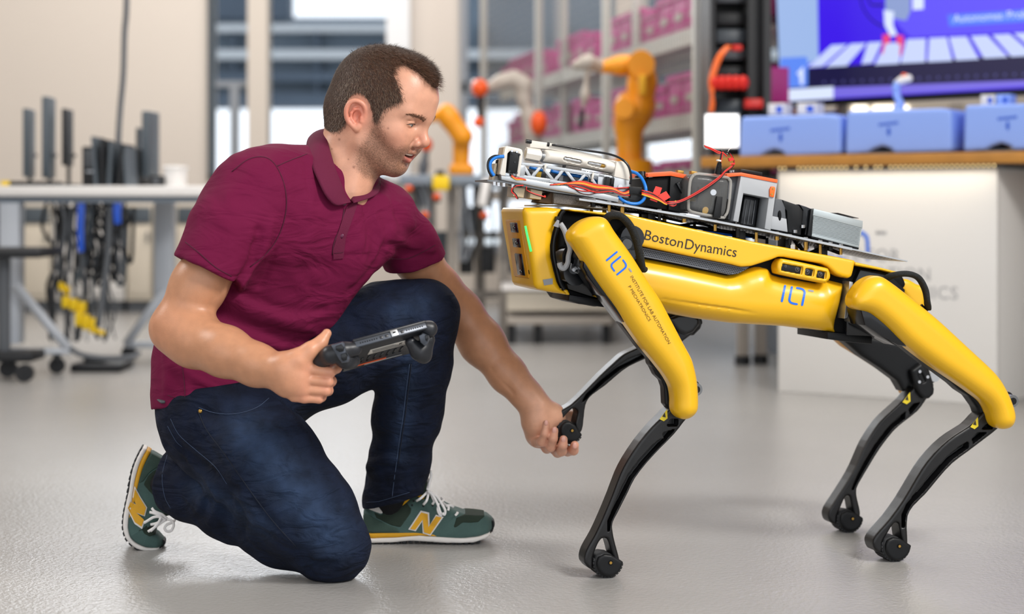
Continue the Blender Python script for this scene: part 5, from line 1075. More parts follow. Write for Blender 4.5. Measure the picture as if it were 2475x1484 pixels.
folds(J, [
 ([(432,1090),(470,1112),(515,1150),(552,1185)], -.012, .006), ([(545,1190),(560,1215),(556,1250)], -.006, .006), ([(455,1118),(500,1160),(525,1200)], .006, .008),
 ([(400,1120),(440,1140),(490,1190)], -.005, .007), ([(395,1150),(430,1175),(465,1220)], .004, .008), ([(500,1205),(492,1235),(470,1258)], -.005, .006), ([(525,1200),(520,1240),(505,1264)], .005, .007), ([(575,1215),(590,1250),(590,1290)], -.005, .007), ([(560,1240),(600,1262),(650,1290)], -.004, .006), ([(612,1230),(640,1270),(690,1300)], .004, .009),
 ([(470,1030),(500,1075),(530,1110)], -.004, .006), ([(745,1350),(770,1366),(810,1362)], -.005, .006), ([(728,1372),(760,1350),(790,1340)], .004, .007), ([(715,1330),(740,1365),(760,1392)], -.004, .005),
 ([(902,1100),(940,1090),(985,1098)], -.004, .006), ([(893,1140),(930,1128),(975,1140)], -.004, .005), ([(890,1165),(925,1172),(965,1160)], .004, .006), ([(896,1186),(930,1192),(985,1178)], -.004, .005), ([(1010,1120),(990,1135),(975,1165)], -.003, .005), ([(925,905),(950,892),(985,886)], -.004, .006), ([(922,880),(955,872),(1000,858)], .004, .007),
 ([(660,1010),(700,1050),(735,1110)], -.003, .008), ([(600,1000),(650,1020),(700,1010)], .003, .009), ([(560,1010),(610,1050),(640,1100)], -.003, .008),

 ([(436,1084),(480,1120),(530,1160),(560,1180)], -.010, .010), ([(400,1075),(440,1110),(500,1150),(545,1195)], -.006, .010), ([(480,1230),(500,1190),(520,1170)], .006, .012), ([(540,1240),(550,1200),(570,1180)], -.005, .010), ([(600,1290),(620,1250),(600,1210)], .005, .014),
 ([(470,1020),(520,1060),(560,1130),(580,1200)], .004, .016), ([(560,990),(620,1040),(680,1090)], -.005, .016), ([(650,960),(700,1000),(740,1060)], .005, .016), ([(480,1000),(560,1020),(660,1000)], -.004, .014),
 ([(700,1180),(740,1230),(780,1260)], .003, .016), ([(620,1150),(680,1210),(720,1280)], -.003, .016), ([(730,1330),(760,1360),(800,1370)], -.004, .010), ([(715,1370),(760,1340),(810,1345)], .003, .010),
 ([(940,860),(970,850),(1000,830)], -.004, .010), ([(925,900),(960,880),(1040,850)], .004, .012), ([(905,1060),(950,1050),(1010,1040)], -.004, .012), ([(890,1130),(930,1110),(1000,1120)], .005, .012), ([(885,1160),(940,1170),(1010,1150)], -.005, .010), ([(885,1190),(930,1195),(990,1185)], .004, .010), ([(780,870),(850,880),(910,870)], -.004, .014),
 ([(760,960),(820,910),(880,880)], .004, .014), ([(880,740),(940,740),(1010,720)], .003, .016)])
J._add('f', lambda P: (np.sin(P[:, 0]*62+np.sin(P[:, 2]*50)*1.5)*np.sin(P[:, 2]*66+P[:, 1]*45+np.sin(P[:, 0]*41)*1.5)*.0014).astype(np.float32), (-1.2, 2.5, -.1), (1, 4.5, 1.4), 0)
J.rbox((0, 3.4, -.148), (1.2, 1, .148), .001, .004, None, '-')
cutbox(J, at(480, 925, 3.4), (-.1, 0, 1), .15, .003)
JV, JF = J.mesh(.0034)
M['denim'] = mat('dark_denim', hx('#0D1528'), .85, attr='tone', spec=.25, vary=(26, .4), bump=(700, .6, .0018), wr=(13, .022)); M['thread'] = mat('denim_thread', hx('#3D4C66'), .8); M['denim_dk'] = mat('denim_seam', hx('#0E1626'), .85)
jx = CX+JV[:, 0]/JV[:, 1]*F; jy = HY-(JV[:, 2]-CH)/JV[:, 1]*F; wear_lit = np.zeros(len(JV))
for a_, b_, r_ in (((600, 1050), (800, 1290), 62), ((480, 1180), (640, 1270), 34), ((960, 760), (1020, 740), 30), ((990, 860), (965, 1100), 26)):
    a_ = np.array(a_, float); b_ = np.array(b_, float); q = np.stack([jx, jy], -1)-a_; t_ = np.clip(q @ (b_-a_)/((b_-a_) @ (b_-a_)), 0, 1); d_ = np.linalg.norm(q-t_[:, None]*(b_-a_), axis=1); wear_lit = np.maximum(wear_lit, np.exp(-(d_/r_)**2)*(1 if r_ > 40 else .55))
jc = np.array(hx('#0D1528'))*(1-wear_lit[:, None])+np.array(hx('#27364F'))*wear_lit[:, None]  # faded denim plus the lit look of thigh and knees, painted into the colour
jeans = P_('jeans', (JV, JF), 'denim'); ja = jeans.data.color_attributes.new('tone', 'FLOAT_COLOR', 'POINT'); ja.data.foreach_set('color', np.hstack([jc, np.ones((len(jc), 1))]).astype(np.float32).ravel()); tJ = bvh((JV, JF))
def jseam(name, pts, r=.0008, m='thread', off=.0004):
    g = strip(tJ, pts, 2, off, 4, r, .8)
    if g: ob(name, g, m, jeans, True)
jseam('side_seam', [(990,880),(982,940),(975,1000),(966,1060),(958,1120),(950,1180),(948,1200)], .0007); jseam('side_seam', [(994,880),(987,940),(980,1000),(971,1060),(963,1120)], .0013, 'denim_dk')
jseam('pocket_seam', [(412,1012),(432,1050),(470,1085),(520,1128),(548,1170)], .0007); jseam('pocket_seam', [(405,1030),(425,1066),(440,1080)], .0006); jseam('side_seam', [(478,992),(500,1040),(545,1100),(600,1180),(660,1260),(715,1320)], .0012, 'denim_dk'); jseam('pocket_edge', [(480,985),(520,998),(570,1000),(620,985),(650,962)], .0007)
jseam('hem_stitch', [(404,1100),(392,1150),(398,1200),(412,1228)], .0006); jseam('hem_stitch', [(886,1214),(915,1212),(950,1202),(990,1190)], .0006)
p = onto(tJ, 484, 994, .001); P_('rivet', ball(p, (.004, .0025, .004)), 'brass', True, jeans)
p = at(392, 960, 3.33); P_('belt', tube([at(383,955,3.36), at(388,966,3.31), at(396,972,3.29)], .007, 8, 4, .4), 'grey_dk', True, jeans)
# ---------------------------------------------------------------- shoes
M['suede'] = mat('green_suede', hx('#46605C'), .85, sheen=.1, vary=(28, .14), bump=(500, .4, .0015)); M['mesh_green'] = mat('green_mesh', hx('#2F3D33'), .9, bump=(1200, .9, .002))
M['suede_dk'] = mat('dark_green_suede', hx('#3A4F47'), .85, vary=(28, .12), bump=(500, .4, .0015))
M['midsole'] = mat('white_midsole', hx('#E4E0DC'), .6); M['ochre'] = mat('ochre_foam', hx('#D9A01C'), .6); M['lining'] = mat('yellow_lining', hx('#DFA916'), .8, bump=(600, .5, .001))
M['outsole'] = mat('black_outsole', hx('#1E2024'), .7); M['lace'] = mat('white_lace', hx('#EDEBEA'), .8, bump=(900, .4, .001)); M['logo_yel'] = mat('logo_yellow', hx('#E3A81E'), .6); M['sock'] = mat('black_sock', hx('#0E0F14'), .9)
SPX = 7975.0
def su(x, y): return ((x-125)/SPX, (1310-y)/SPX)
WU = np.array([[-.01,.012],[0,.024],[.02,.033],[.06,.034],[.11,.036],[.16,.043],[.20,.048],[.235,.045],[.26,.034],[.272,.018],[.28,.004]])
def wid(u): return np.interp(u, WU[:, 0], WU[:, 1])
def shoe_solid(profile, extra, wfun=None, v0=None, v1=None, h=.0026, cutv=None, k=.010):
    f2, lo, hi = poly2d(profile)
    def f(P):
        u, z, v = P[:, 0], P[:, 1], P[:, 2]; a = f2(u, z); b = np.abs(v)-(wid(u)+extra if wfun is None else wfun(u, z))
        hh = np.maximum(k-np.abs(a-b), 0)/k; d = np.maximum(a, b)+hh*hh*k*.25
        if cutv is not None: d = np.maximum(d, cutv(u, z, v))
        return d
    return nets(f, (lo[0]+.02, lo[1]+.02, -.06), (hi[0]-.02, hi[1]-.02, .06), h)
UP = [su(*p) for p in [(150,1180),(128,1000),(125,820),(150,640),(300,600),(480,665),(600,700),(700,680),(850,590),(930,500),(1000,480),(1150,520),(1290,560),(1420,640),(1600,740),(1800,815),(2000,835),(2170,850),(2270,915),(2300,1000),(2290,1090),(2200,1180),(1700,1235),(1000,1235)]]
wup = lambda u, z: (wid(u)+.001)*(1-.50*np.clip((z-.012)/.095, 0, 1)**1.7)
hole = lambda u, z, v: -(np.sqrt(((u-.058)/.044)**2+((z-.104)/.024)**2+(v/.020)**2)-1)*.02
parts_ = [
 ('upper', shoe_solid(UP, 0, wup, cutv=hole, h=.0024, k=.016), 'suede'),
 ('white_midsole', shoe_solid([su(*p) for p in [(140,1205),(280,1205),(700,1190),(1050,1160),(1500,1185),(1800,1195),(2050,1175),(2240,1120),(2290,1105),(2250,1165),(2150,1225),(1950,1270),(1500,1275),(900,1250),(600,1280),(150,1290)]], .003, k=.004), 'midsole'),
 ('ochre_midsole', shoe_solid([su(*p) for p in [(140,1125),(700,1115),(1000,1110),(1300,1140),(1380,1170),(1050,1165),(700,1195),(280,1210),(140,1210)]], .0025, k=.004), 'ochre'),
 ('toe_bumper', shoe_solid([su(*p) for p in [(2262,930),(2300,960),(2316,1010),(2300,1080),(2240,1160),(2200,1160),(2280,1070)]], .004, k=.004), 'outsole'),
]
lug = [su(*p) for p in [(160,1285),(600,1280),(1000,1250),(1500,1272),(1900,1272),(2150,1222),(2280,1120),(2296,1100),(2290,1130),(2200,1200),(2050,1262),(1900,1284),(1500,1286),(1000,1262),(600,1292),(160,1297)]]
parts_.append(('outsole', shoe_solid(lug, .001, k=.003), 'outsole'))
lg = []
for i in range(19):
    u = .006+i*.0128; zz = np.interp(u, [0, .06, .11, .17, .225, .25, .27], [.0008, .0014, .0052, .0026, .0026, .0085, .018]); 
    V, Fc = box((u+.003, zz+.001, 0), (.0080, .005, 2*wid(u)*.98), .001); lg.append((V, Fc))
heelp = [su(*p) for p in [(140,780),(150,640),(330,660),(515,690),(500,760),(430,815),(330,780),(180,725),(150,740)]]
parts_.append(('heel_tab', shoe_solid(heelp, 0, lambda u, z: wup(u, z)+.0018, k=.003, h=.002), 'midsole'))
parts_.append(('side_mesh', shoe_solid([su(*p) for p in [(300,780),(430,830),(520,720),(620,735),(850,640),(930,730),(920,800),(750,1030),(600,1000),(350,880)]], 0, lambda u, z: wup(u, z)+.0012, k=.002, h=.002), 'mesh_green'))
parts_.append(('heel_counter', shoe_solid([su(*p) for p in [(126,900),(128,820),(250,830),(350,890),(560,990),(700,1040),(760,1110),(600,1116),(150,1120)]], 0, lambda u, z: wup(u, z)+.0016, k=.003, h=.002), 'suede_dk'))
parts_.append(('toe_mesh', shoe_solid([su(*p) for p in [(1620,1010),(1670,860),(1820,815),(2000,828),(2160,842),(2080,900),(2040,945),(1900,955),(1780,945),(1700,1000),(1650,1030)]], 0, lambda u, z: wup(u, z)+.0012, k=.003, h=.002), 'mesh_green'))
parts_.append(('tongue', shoe_solid([su(*p) for p in [(1000,240),(1050,165),(1110,150),(1150,200),(1190,330),(1200,450),(1280,560),(1100,600),(1030,470)]], 0, lambda u, z: np.where(np.abs(u-.13) < .2, .024, .0), k=.006, h=.002), 'mesh_green'))
rimp = [(480,668),(560,700),(640,712),(740,672),(850,590),(930,505),(985,490),(1060,520),(1130,560)]
def shoe(label, TR, group=None, tilt=0):
    c = TR(np.array([[.13, 0, 0]]))[0]; t = thing('sneaker', c, label, 'shoe')
    for nm, (V, Fc), m in parts_: ob(nm, (TR(V), Fc), m, t, True)
    L = [(TR(V), Fc) for V, Fc in lg]; o = ob('outsole_lug', join(*L), 'outsole', t, 'a'); o['kind'] = 'stuff'
    for s_ in (1, -1):
        R3 = np.array([[*su(x, y), 0] for x, y in rimp]); R3[:, 2] = s_*(wup(R3[:, 0], R3[:, 1])+.0022); ob('collar_lining', tube(TR(R3), .0034, 8, 4), 'lining', t, True)
    return t
LFr = Frame(at(878.2, 1320.5, 3.63)[0], 3.635, 2)
z_left = 0.0
def TL(V): W = LFr.warr(V); return W
shl = shoe('green and yellow running sneaker flat on the floor under the raised knee', TL)
# kneeling shoe: same shoe bent at the toes, sole to the back
US = np.array([-.03, 0, .04, .08, .12, .155, .185, .21, .235, .262, .30]); PX = np.array([[372,1046],[350,1073],[329,1110],[315,1157],[305,1205],[299,1245],[301,1280],[314,1306],[346,1327],[385,1337],[438,1341]], float)-[4, 0]
RDp = 3.585
def curve(u): return np.stack([np.interp(u, US, PX[:, 0]), np.interp(u, US, PX[:, 1])], -1)
uu = np.linspace(-.03, .30, 200); cc_ = curve(uu); ker = np.ones(21)/21; cs = np.stack([np.convolve(np.pad(cc_[:, i], 10, 'edge'), ker, 'valid') for i in (0, 1)], -1); tg = np.gradient(cs, axis=0); tg /= np.linalg.norm(tg, axis=1)[:, None]
def TRt(V):
    u = V[:, 0]; X = np.interp(u, uu, cs[:, 0]); Y = np.interp(u, uu, cs[:, 1]); tx = np.interp(u, uu, tg[:, 0]); ty = np.interp(u, uu, tg[:, 1]); n_ = np.hypot(tx, ty); tx /= n_; ty /= n_
    zc = V[:, 1]*np.where(u > .19, 1-.25*np.clip((u-.19)/.08, 0, 1), 1)
    k = F/RDp*.93; X2 = X+ty*zc*k; Y2 = Y-tx*zc*k
    W = np.stack([(X2-CX)*RDp/F, np.full(len(u), RDp), CH+(HY-Y2)*RDp/F], -1); W[:, 1] -= V[:, 2]
    W[:, 0] += V[:, 2]*.15; return W
shr = shoe('green and yellow running sneaker standing on its toes behind the kneeling leg', TRt)
shl_t = bvh(*[(TL(V), Fc) for n_, (V, Fc), m in parts_]); shr_t = bvh(*[(TRt(V), Fc) for n_, (V, Fc), m in parts_])
NL = [(986.5,1279.8),(1017,1234),(1037.5,1239),(1038.5,1269),(1053.5,1244),(1072.4,1249.3),(1040.4,1295),(1021.5,1289),(1020,1261),(1004.7,1284)]
NLi = [(991.6,1278.2),(1018,1238.5),(1033.8,1242.5),(1035.3,1274),(1054,1247.8),(1067.3,1251),(1039.6,1291.5),(1025,1286.5),(1021.5,1256),(1003.4,1280.6)]
NR = [(326,1181),(338,1203),(353,1227),(348,1246),(329,1239),(348,1256),(342,1273),(326,1262),(309,1228),(316,1213),(329,1220),(322,1205)]
def inset(P, k): c = np.mean(P, 0); return [tuple(c+(np.array(p)-c)*k) for p in P]
ob('side_letter_edge', drape(shl_t, NL, .0012, .0008, 6), 'midsole', shl, False); ob('side_letter', drape(shl_t, NLi, .0030, .0006, 6), 'logo_yel', shl, False)
ob('side_letter_edge', drape(shr_t, inset(NR, 1.13), .0012, .0008, 6), 'midsole', shr, False); ob('side_letter', drape(shr_t, NR, .0030, .0006, 6), 'logo_yel', shr, False)
def lace(t, pts, r=.0026, flat=.45, name='lace'): ob(name, tube([at(*p) for p in pts], r, 8, 5, flat, up=np.array([0, -1., 0])), 'lace', t, True)
D1 = 3.588
for q in ([(1006,1211,D1),(1016,1205,D1-.006),(1030,1192,D1+.004),(1034,1186,D1+.01)], [(1023,1220,D1-.003),(1031,1210,D1-.008),(1035,1196,D1),(1037,1186,D1+.006)], [(1045,1219,D1-.003),(1049,1212,D1-.006),(1046,1204,D1),(1040,1190,D1+.006)],
          [(1033,1187,D1),(1045,1196,D1-.006),(1056,1215,D1-.012),(1063,1235,D1-.012),(1067,1244,D1-.01),(1063,1244,D1-.01),(1058,1232,D1-.012),(1060,1216,D1-.01)], [(1040,1188,D1),(1056,1200,D1-.004),(1068,1218,D1-.012),(1076,1234,D1-.012),(1074,1244,D1-.012),(1069,1240,D1-.012)],
          [(1036,1186,D1),(1038,1170,D1+.004),(1042,1150,D1+.01),(1041,1137,D1+.012)], [(1033,1184,D1),(1036,1168,D1+.01),(1034,1156,D1+.02)],
          [(1083,1234,D1+.002),(1084,1226,D1+.004),(1076,1220,D1+.012),(1068,1214,D1+.02)], [(1066,1214,D1+.002),(1072,1208,D1+.012),(1066,1203,D1+.02)], [(1100,1246,D1+.004),(1105,1241,D1+.006),(1106,1238,D1+.015)], [(1078,1222,D1+.006),(1090,1222,D1+.014),(1096,1226,D1+.02)]): lace(shl, q)
for x, y in ((1000,1211),(1023,1223),(1046,1222),(996,1221)):
    p = onto(shl_t, x, y, .0008)
    if p is not None: ob('eyelet', ball(p, (.0022, .0012, .0022), 8, 6), 'outsole', shl, True)
D2 = 3.535
for q in ([(362,1238,D2),(370,1240,D2-.004),(382,1244,D2-.006),(394,1252,D2-.004)], [(367,1228,D2),(374,1236,D2-.004),(392,1244,D2-.006),(404,1254,D2-.004)], [(348,1264,D2),(358,1258,D2-.004),(372,1250,D2-.008),(388,1250,D2-.008),(398,1258,D2-.006)],
          [(358,1285,D2-.004),(372,1276,D2-.008),(388,1264,D2-.01),(402,1256,D2-.006)], [(364,1268,D2-.004),(380,1264,D2-.008),(392,1256,D2-.008)], [(400,1254,D2-.004),(414,1258,D2-.006),(420,1268,D2-.006),(414,1282,D2-.006),(403,1284,D2-.006),(398,1276,D2-.006),(404,1268,D2-.006),(418,1262,D2-.003),(424,1254,D2)], [(390,1248,D2-.006),(386,1258,D2-.012),(378,1270,D2-.012),(364,1284,D2-.01)]): lace(shr, q, .0028)
ob('ankle_sock', tube([at(946, 1190, 3.615), at(942, 1225, 3.63), at(936, 1262, 3.635)], [.034, .028, .020], 16, 4), 'sock', man, True)
ob('ankle_sock', tube([at(440, 1170, 3.49), at(412, 1165, 3.53), at(384, 1170, 3.57)], [.040, .030, .022], 16, 4), 'sock', man, True)
# ---------------------------------------------------------------- tablet controller
TO = at(944, 806, 3.085); TA = at(1035, 783, 3.12)-at(853, 832, 3.06); TA /= np.linalg.norm(TA)
TBv = np.array([-.10, 1.0, -.42]); TBv -= TBv@TA*TA; TBv /= np.linalg.norm(TBv); TN = np.cross(TA, TBv); TN = TN if TN[2] > 0 else -TN
Rt = np.stack([TA, TBv, TN], 1)
def tp(a, b, n): return TO+Rt @ np.array([a, b, n])
ctl = thing('tablet_controller', tp(0, .06, 0), 'black handheld tablet controller with grips and trigger buttons in his right hand', 'controller')
M['ctl'] = mat('controller_black', hx('#23252A'), .38); M['ctl_edge'] = mat('controller_edge', hx('#4A4F58'), .3, metal=.3); M['screen'] = mat('screen', hx('#0B0D14'), .06)
k_ = 3.09/F
def tb(name, a0, a1, b0, b1, n0, n1, m, bev=.001, p=ctl): return ob(name, box(tp((a0+a1)/2, (b0+b1)/2, (n0+n1)/2), (a1-a0, b1-b0, n1-n0), bev, Rt), m, p)
HWd = 96*k_
tb('case', -HWd, HWd, 0, .118, -.010, .008, 'ctl', .003); tb('top_edge', -HWd+.002, HWd-.002, -.0015, .004, -.0085, .002, 'ctl_edge', .001); tb('edge_bar', -HWd, HWd, -.001, .006, .003, .0075, 'ctl', .0015)
tb('screen', -HWd+.008, HWd-.008, .008, .112, .0076, .0088, 'screen', .0003)
for sgn, x0, x1 in ((-1, -HWd+.009, -.022), (1, .028, HWd-.004)):
    for i in range(8): a = x0+(x1-x0)*(i+.5)/8*.9; ob('speaker_hole', cyl(tp(a, -.0022, -.003), tp(a, -.001, -.003), .0011, n=8), 'black_matt', ctl)
for a in (-.019, -.009, .021): tb('edge_button', a-.003, a+.003, -.0025, 0, -.0055, -.0005, 'ctl', .0005)
tb('latch', -.001, .013, -.004, .003, -.008, .004, 'alu', .001); tb('latch_slot', .003, .009, -.0046, -.0035, -.0025, .0003, 'black_matt', .0002)
tb('rating_label', -.036, .046, .030, .052, -.0108, -.0100, 'white', .0001)
for i in range(6): tb('label_print', -.032+i*.001, .010+i*.005, .0325+i*.003, .0333+i*.003, -.0111, -.0108, 'grey_dk', 0)
tb('label_mark', .022, .028, .034, .040, -.0111, -.0108, 'dark_print', 0)
for i in range(7): tb('vent_rib', -.045+i*.013, -.041+i*.013, .062, .085, -.0112, -.0098, 'black_gloss', .0003)
tb('sticker_strip', -.050, .012, .098, .103, -.0108, -.0100, 'orange', .0001); tb('sticker_strip', -.030, .045, .104, .108, -.0108, -.0100, 'grey', .0001)
def lobe(name, pts, m='ctl', k=.010):
    S3 = Solid(); S3.chain([(tp(*p[:3]), p[3]) for p in pts], k); return ob(name, S3.mesh(.002), m, ctl, True)
lobe('left_grip', [(-HWd+.002, .012, -.006, .013), (-HWd-.020, .012, -.004, .014), (-HWd-.040, .022, -.002, .015), (-HWd-.052, .045, 0, .013), (-HWd-.045, .10, 0, .013)])
lobe('left_grip_lobe', [(-HWd-.03, .02, -.008, .014), (-HWd-.014, .03, -.017, .014), (-HWd+.002, .04, -.018, .012)])
lobe('right_grip', [(HWd-.002, .010, -.002, .010), (HWd+.006, .014, -.006, .013), (HWd+.010, .05, -.004, .013), (HWd+.006, .10, 0, .012)])
lobe('right_grip_lobe', [(HWd-.030, .030, -.016, .010), (HWd-.018, .040, -.034, .014), (HWd-.008, .050, -.040, .013), (HWd+.004, .03, -.020, .012)])
pp = Frame(0, 3.036, 0)
ob('button_plate', prism(pp, [(799,834),(826,827),(832,832),(836,850),(845,866),(842,876),(826,878),(818,868),(806,848)], -.02, 0, .003, px=0), 'ctl_edge', ctl)
for q in ([(811,837),(825,832),(832,840),(830,849),(820,851),(812,846)], [(824,856),(836,852),(840,860),(838,870),(829,873),(825,868)]): ob('trigger_button', prism(pp, q, -.004, .006, .0025, px=.004), 'black_gloss', ctl)
pp2 = Frame(0, 3.10, 0)
ob('button_plate', prism(pp2, [(1012,812),(1022,806),(1036,812),(1038,822),(1034,832),(1026,837),(1016,828)], -.02, 0, .003, px=0), 'ctl_edge', ctl); ob('trigger_button', prism(pp2, [(1027,811),(1034,809),(1036,818),(1033,826),(1028,822)], -.004, .005, .002, px=.004), 'black_gloss', ctl)
# ================================================================ background
def bb(px0, px1, py0, py1, D, dep, bev=0.0, z0=None, z1=None, yaw=0):
    """box whose front face sits at depth D and covers the pixel rectangle"""
    x0, x1 = (px0-CX)*D/F, (px1-CX)*D/F; z1_ = CH+(HY-py0)*D/F if z1 is None else z1; z0_ = CH+(HY-py1)*D/F if z0 is None else z0
    V, Fc = box((0, 0, 0), (x1-x0, dep, z1_-z0_), bev); a = math.radians(yaw); V = V @ np.array([[math.cos(a), -math.sin(a), 0], [math.sin(a), math.cos(a), 0], [0, 0, 1]]).T
    return V+[(x0+x1)/2, D+dep/2, (z0_+z1_)/2], Fc
def th(name, label, cat, px, py, D, group=None, ground=False):
    p = at(px, py, D); 
    if ground: p = p*[1, 1, 0]
    return thing(name, p, label, cat, group)
for n_, h_, r_ in (('desk_white','#E4E2E0',.4),('steel_blue','#7C8794',.45),('leg_grey','#B9BFC8',.4),('screen_grey','#4C555D',.4),('near_black','#17191D',.5),('cream_p','#CFC6B6',.6),('blue_p','#1F55C8',.4),('yel_p','#E8C40C',.5),('robot_orange','#E0900A',.4),('cobot_orange','#DE5212',.45),('cobot_grey','#A79F96',.4),('magenta','#B01E7E',.5),('rack_grey','#B4B4AE',.45),('mesh_grey','#8A8A84',.5),('wood','#A9702C',.5),('panel_w','#DAD8D5',.55),('red_p','#D42012',.4),('steel_d','#54585E',.5),('box_blue_lit','#86A6F0',.35),('print_grey','#A2A2A4',.6)): M[n_] = mat(n_, hx(h_), r_)  # pale blue box plastic has the big screen's blue glow put into its colour
# desk on the left
dk = th('lab_desk', 'long white-topped desk with blue-grey legs on castors before the pale wall', 'desk', 250, 850, 7.5, ground=True)
ob('desk_top', bb(-90, 512, 449, 474, 7.3, .8, .004), 'desk_white', dk); ob('cross_beam', bb(-90, 500, 474, 490, 7.36, .1), 'steel_blue', dk)
for x0, x1, D in ((-2, 46, 7.35), (372, 416, 7.9)):
    ob('leg', bb(x0, x1, 490, 0, D, .09, .004, z0=.12), 'leg_grey', dk)
def bp(name, p0, p1, r, m, par, D0, D1=None): return ob(name, cyl(at(*p0, D0), at(*p1, D1 or D0), r, n=10), m, par, True)
bp('strut', (38, 690), (172, 850), .02, 'leg_grey', dk, 7.3); bp('strut', (398, 700), (305, 832), .02, 'leg_grey', dk, 7.9); ob('foot_bar', bb(-80, 172, 842, 858, 7.28, .07, .01), 'leg_grey', dk); ob('foot_bar', bb(298, 470, 826, 842, 7.9, .07, .01), 'leg_grey', dk)
for x, y, D in ((138, 872, 7.3), (312, 850, 7.95)):
    r = .034; c = at(x, y, D); c[2] = r; ob('castor', join(cyl(c-[0, .012, 0], c+[0, .012, 0], r, n=20), box(c+[0, 0, .03], (.03, .04, .04), .005)), 'near_black', dk)
# swivel stool at the left edge
stl = th('stool', 'dark low stool with castors cut by the left frame edge', 'stool', 10, 890, 7.0, ground=True)
ob('seat', bb(-90, 98, 601, 624, 6.9, .35, .015), 'near_black', stl); ob('column', cyl(at(10, 620, 7.05), at(10, 850, 7.05), .025), 'steel_d', stl); ob('base', bb(-70, 78, 852, 876, 6.98, .2, .01), 'near_black', stl)
c = at(60, 889, 6.9); c[2] = .04; ob('castor', join(cyl(c-[0, .015, 0], c+[0, .015, 0], .036, n=20), cyl(c-[0, .02, 0], c+[0, .02, 0], .012)), 'near_black', stl)
c = at(20, 889, 7.1); c[2] = .04; ob('castor', cyl(c-[0, .015, 0], c+[0, .015, 0], .036, n=20), 'near_black', stl)
# monitors on the desk, edge-on
ztop = CH+(HY-449)*7.3/F
for (x0, x1, y0, y1, D, yaw, lb) in ((50, 66, 262, 428, 7.6, 10, 'leftmost thin monitor seen edge-on at the left end of the desk'), (97, 115, 233, 430, 7.5, 8, 'tallest thin monitor seen edge-on on the desk'), (346, 364, 268, 428, 7.6, -9, 'thin grey monitor edge-on at the right of the desk group'), (322, 332, 308, 420, 7.7, 14, 'small tilted monitor beside the right grey monitor'), (146, 158, 262, 400, 7.55, 6, 'narrow black monitor edge-on on a slim pole')):
    m = th('monitor', lb, 'monitor', (x0+x1)/2, y1, D); ob('screen_panel', bb(x0, x1, y0, y1, D, .16, .004, yaw=yaw*.6), 'screen_grey' if x0 != 146 else 'near_black', m)
    xc = (x0+x1)/2; sgn = 1 if xc < 200 else -1; ob('stand', bb(xc+sgn*12-3, xc+sgn*12+3, 370, 0, D+.15, .03, z0=ztop), 'near_black', m); ob('stand_arm', bb(min(xc, xc+sgn*28), max(xc, xc+sgn*28), 372, 380, D+.15, .03), 'near_black', m); ob('stand_foot', bb(xc-22, xc+26, 0, 0, D+.05, .2, .002, z0=ztop, z1=ztop+.012), 'near_black', m)
for (x0, x1, y0, D, lb, m_) in ((198, 262, 354, 7.45, 'black computer tower left of the hanging cable', 'near_black'), (266, 334, 358, 7.6, 'black computer tower right of the hanging cable', 'near_black')):
    m = th('computer_tower', lb, 'computer', (x0+x1)/2, 447, D); ob('case', bb(x0, x1, y0, 0, D, .3, .004, z0=ztop), m_, m); ob('front_panel', bb(x0+6, x1-6, y0+8, y0+50, D-.008, .01, .002), 'steel_d', m); ob('drive_slot', bb(x0+10, x1-10, y0+58, y0+63, D-.006, .008), 'leg_grey', m)
bk = th('binder', 'row of grey upright binders leaning before the black towers', 'binder', 250, 440, 7.4)
for i, (x, a) in enumerate(((232, -8), (248, -3), (262, 6), (288, 10), (305, -6))): V, Fc = bb(x-4, x+4, 330+i*6, 0, 7.35, .2, z0=ztop); c0 = V.mean(0); t = math.radians(a); dx = V[:, 0]-c0[0]; V[:, 0] = c0[0]+dx*math.cos(t)+(V[:, 2]-ztop)*math.sin(t)*.5; ob('binder_cover', (V, Fc), ('screen_grey', 'near_black')[i % 2], bk)
m = th('desk_box', 'white cardboard box on the right of the desk', 'box', 416, 447, 7.5); ob('carton', bb(396, 436, 404, 0, 7.5, .15, .003, z0=ztop), 'desk_white', m); ob('lid', bb(394, 438, 400, 408, 7.49, .17, .002), 'desk_white', m)
m = th('desk_speaker', 'small black speaker box beside the white carton', 'speaker', 378, 447, 7.45); ob('cabinet', bb(360, 394, 424, 0, 7.45, .1, .004, z0=ztop), 'near_black', m); ob('driver', cyl(at(377, 437, 7.45)+[0, -.004, 0], at(377, 437, 7.45), .012), 'steel_d', m)
kb = th('keyboard', 'black keyboard and papers lying at the left end of the desk', 'keyboard', 60, 446, 7.4); ob('keyboard_body', bb(10, 130, 438, 0, 7.35, .16, .003, z0=ztop), 'near_black', kb); ob('yellow_note', bb(2, 20, 437, 0, 7.33, .05, z0=ztop+.002), 'yel_p', kb)
# thick cable from the ceiling
tag_ = obj('hanging_cable', tube([at(307, -260, 7.6), at(306, 0, 7.6), at(301, 80, 7.6), at(298, 180, 7.58), at(291, 260, 7.56), at(286, 340, 7.52), at(284, 442, 7.5)], .0125, 10, 6), 'steel_d', None); props(tag_, 'thick dark cable hanging straight down onto the desk', 'cable')
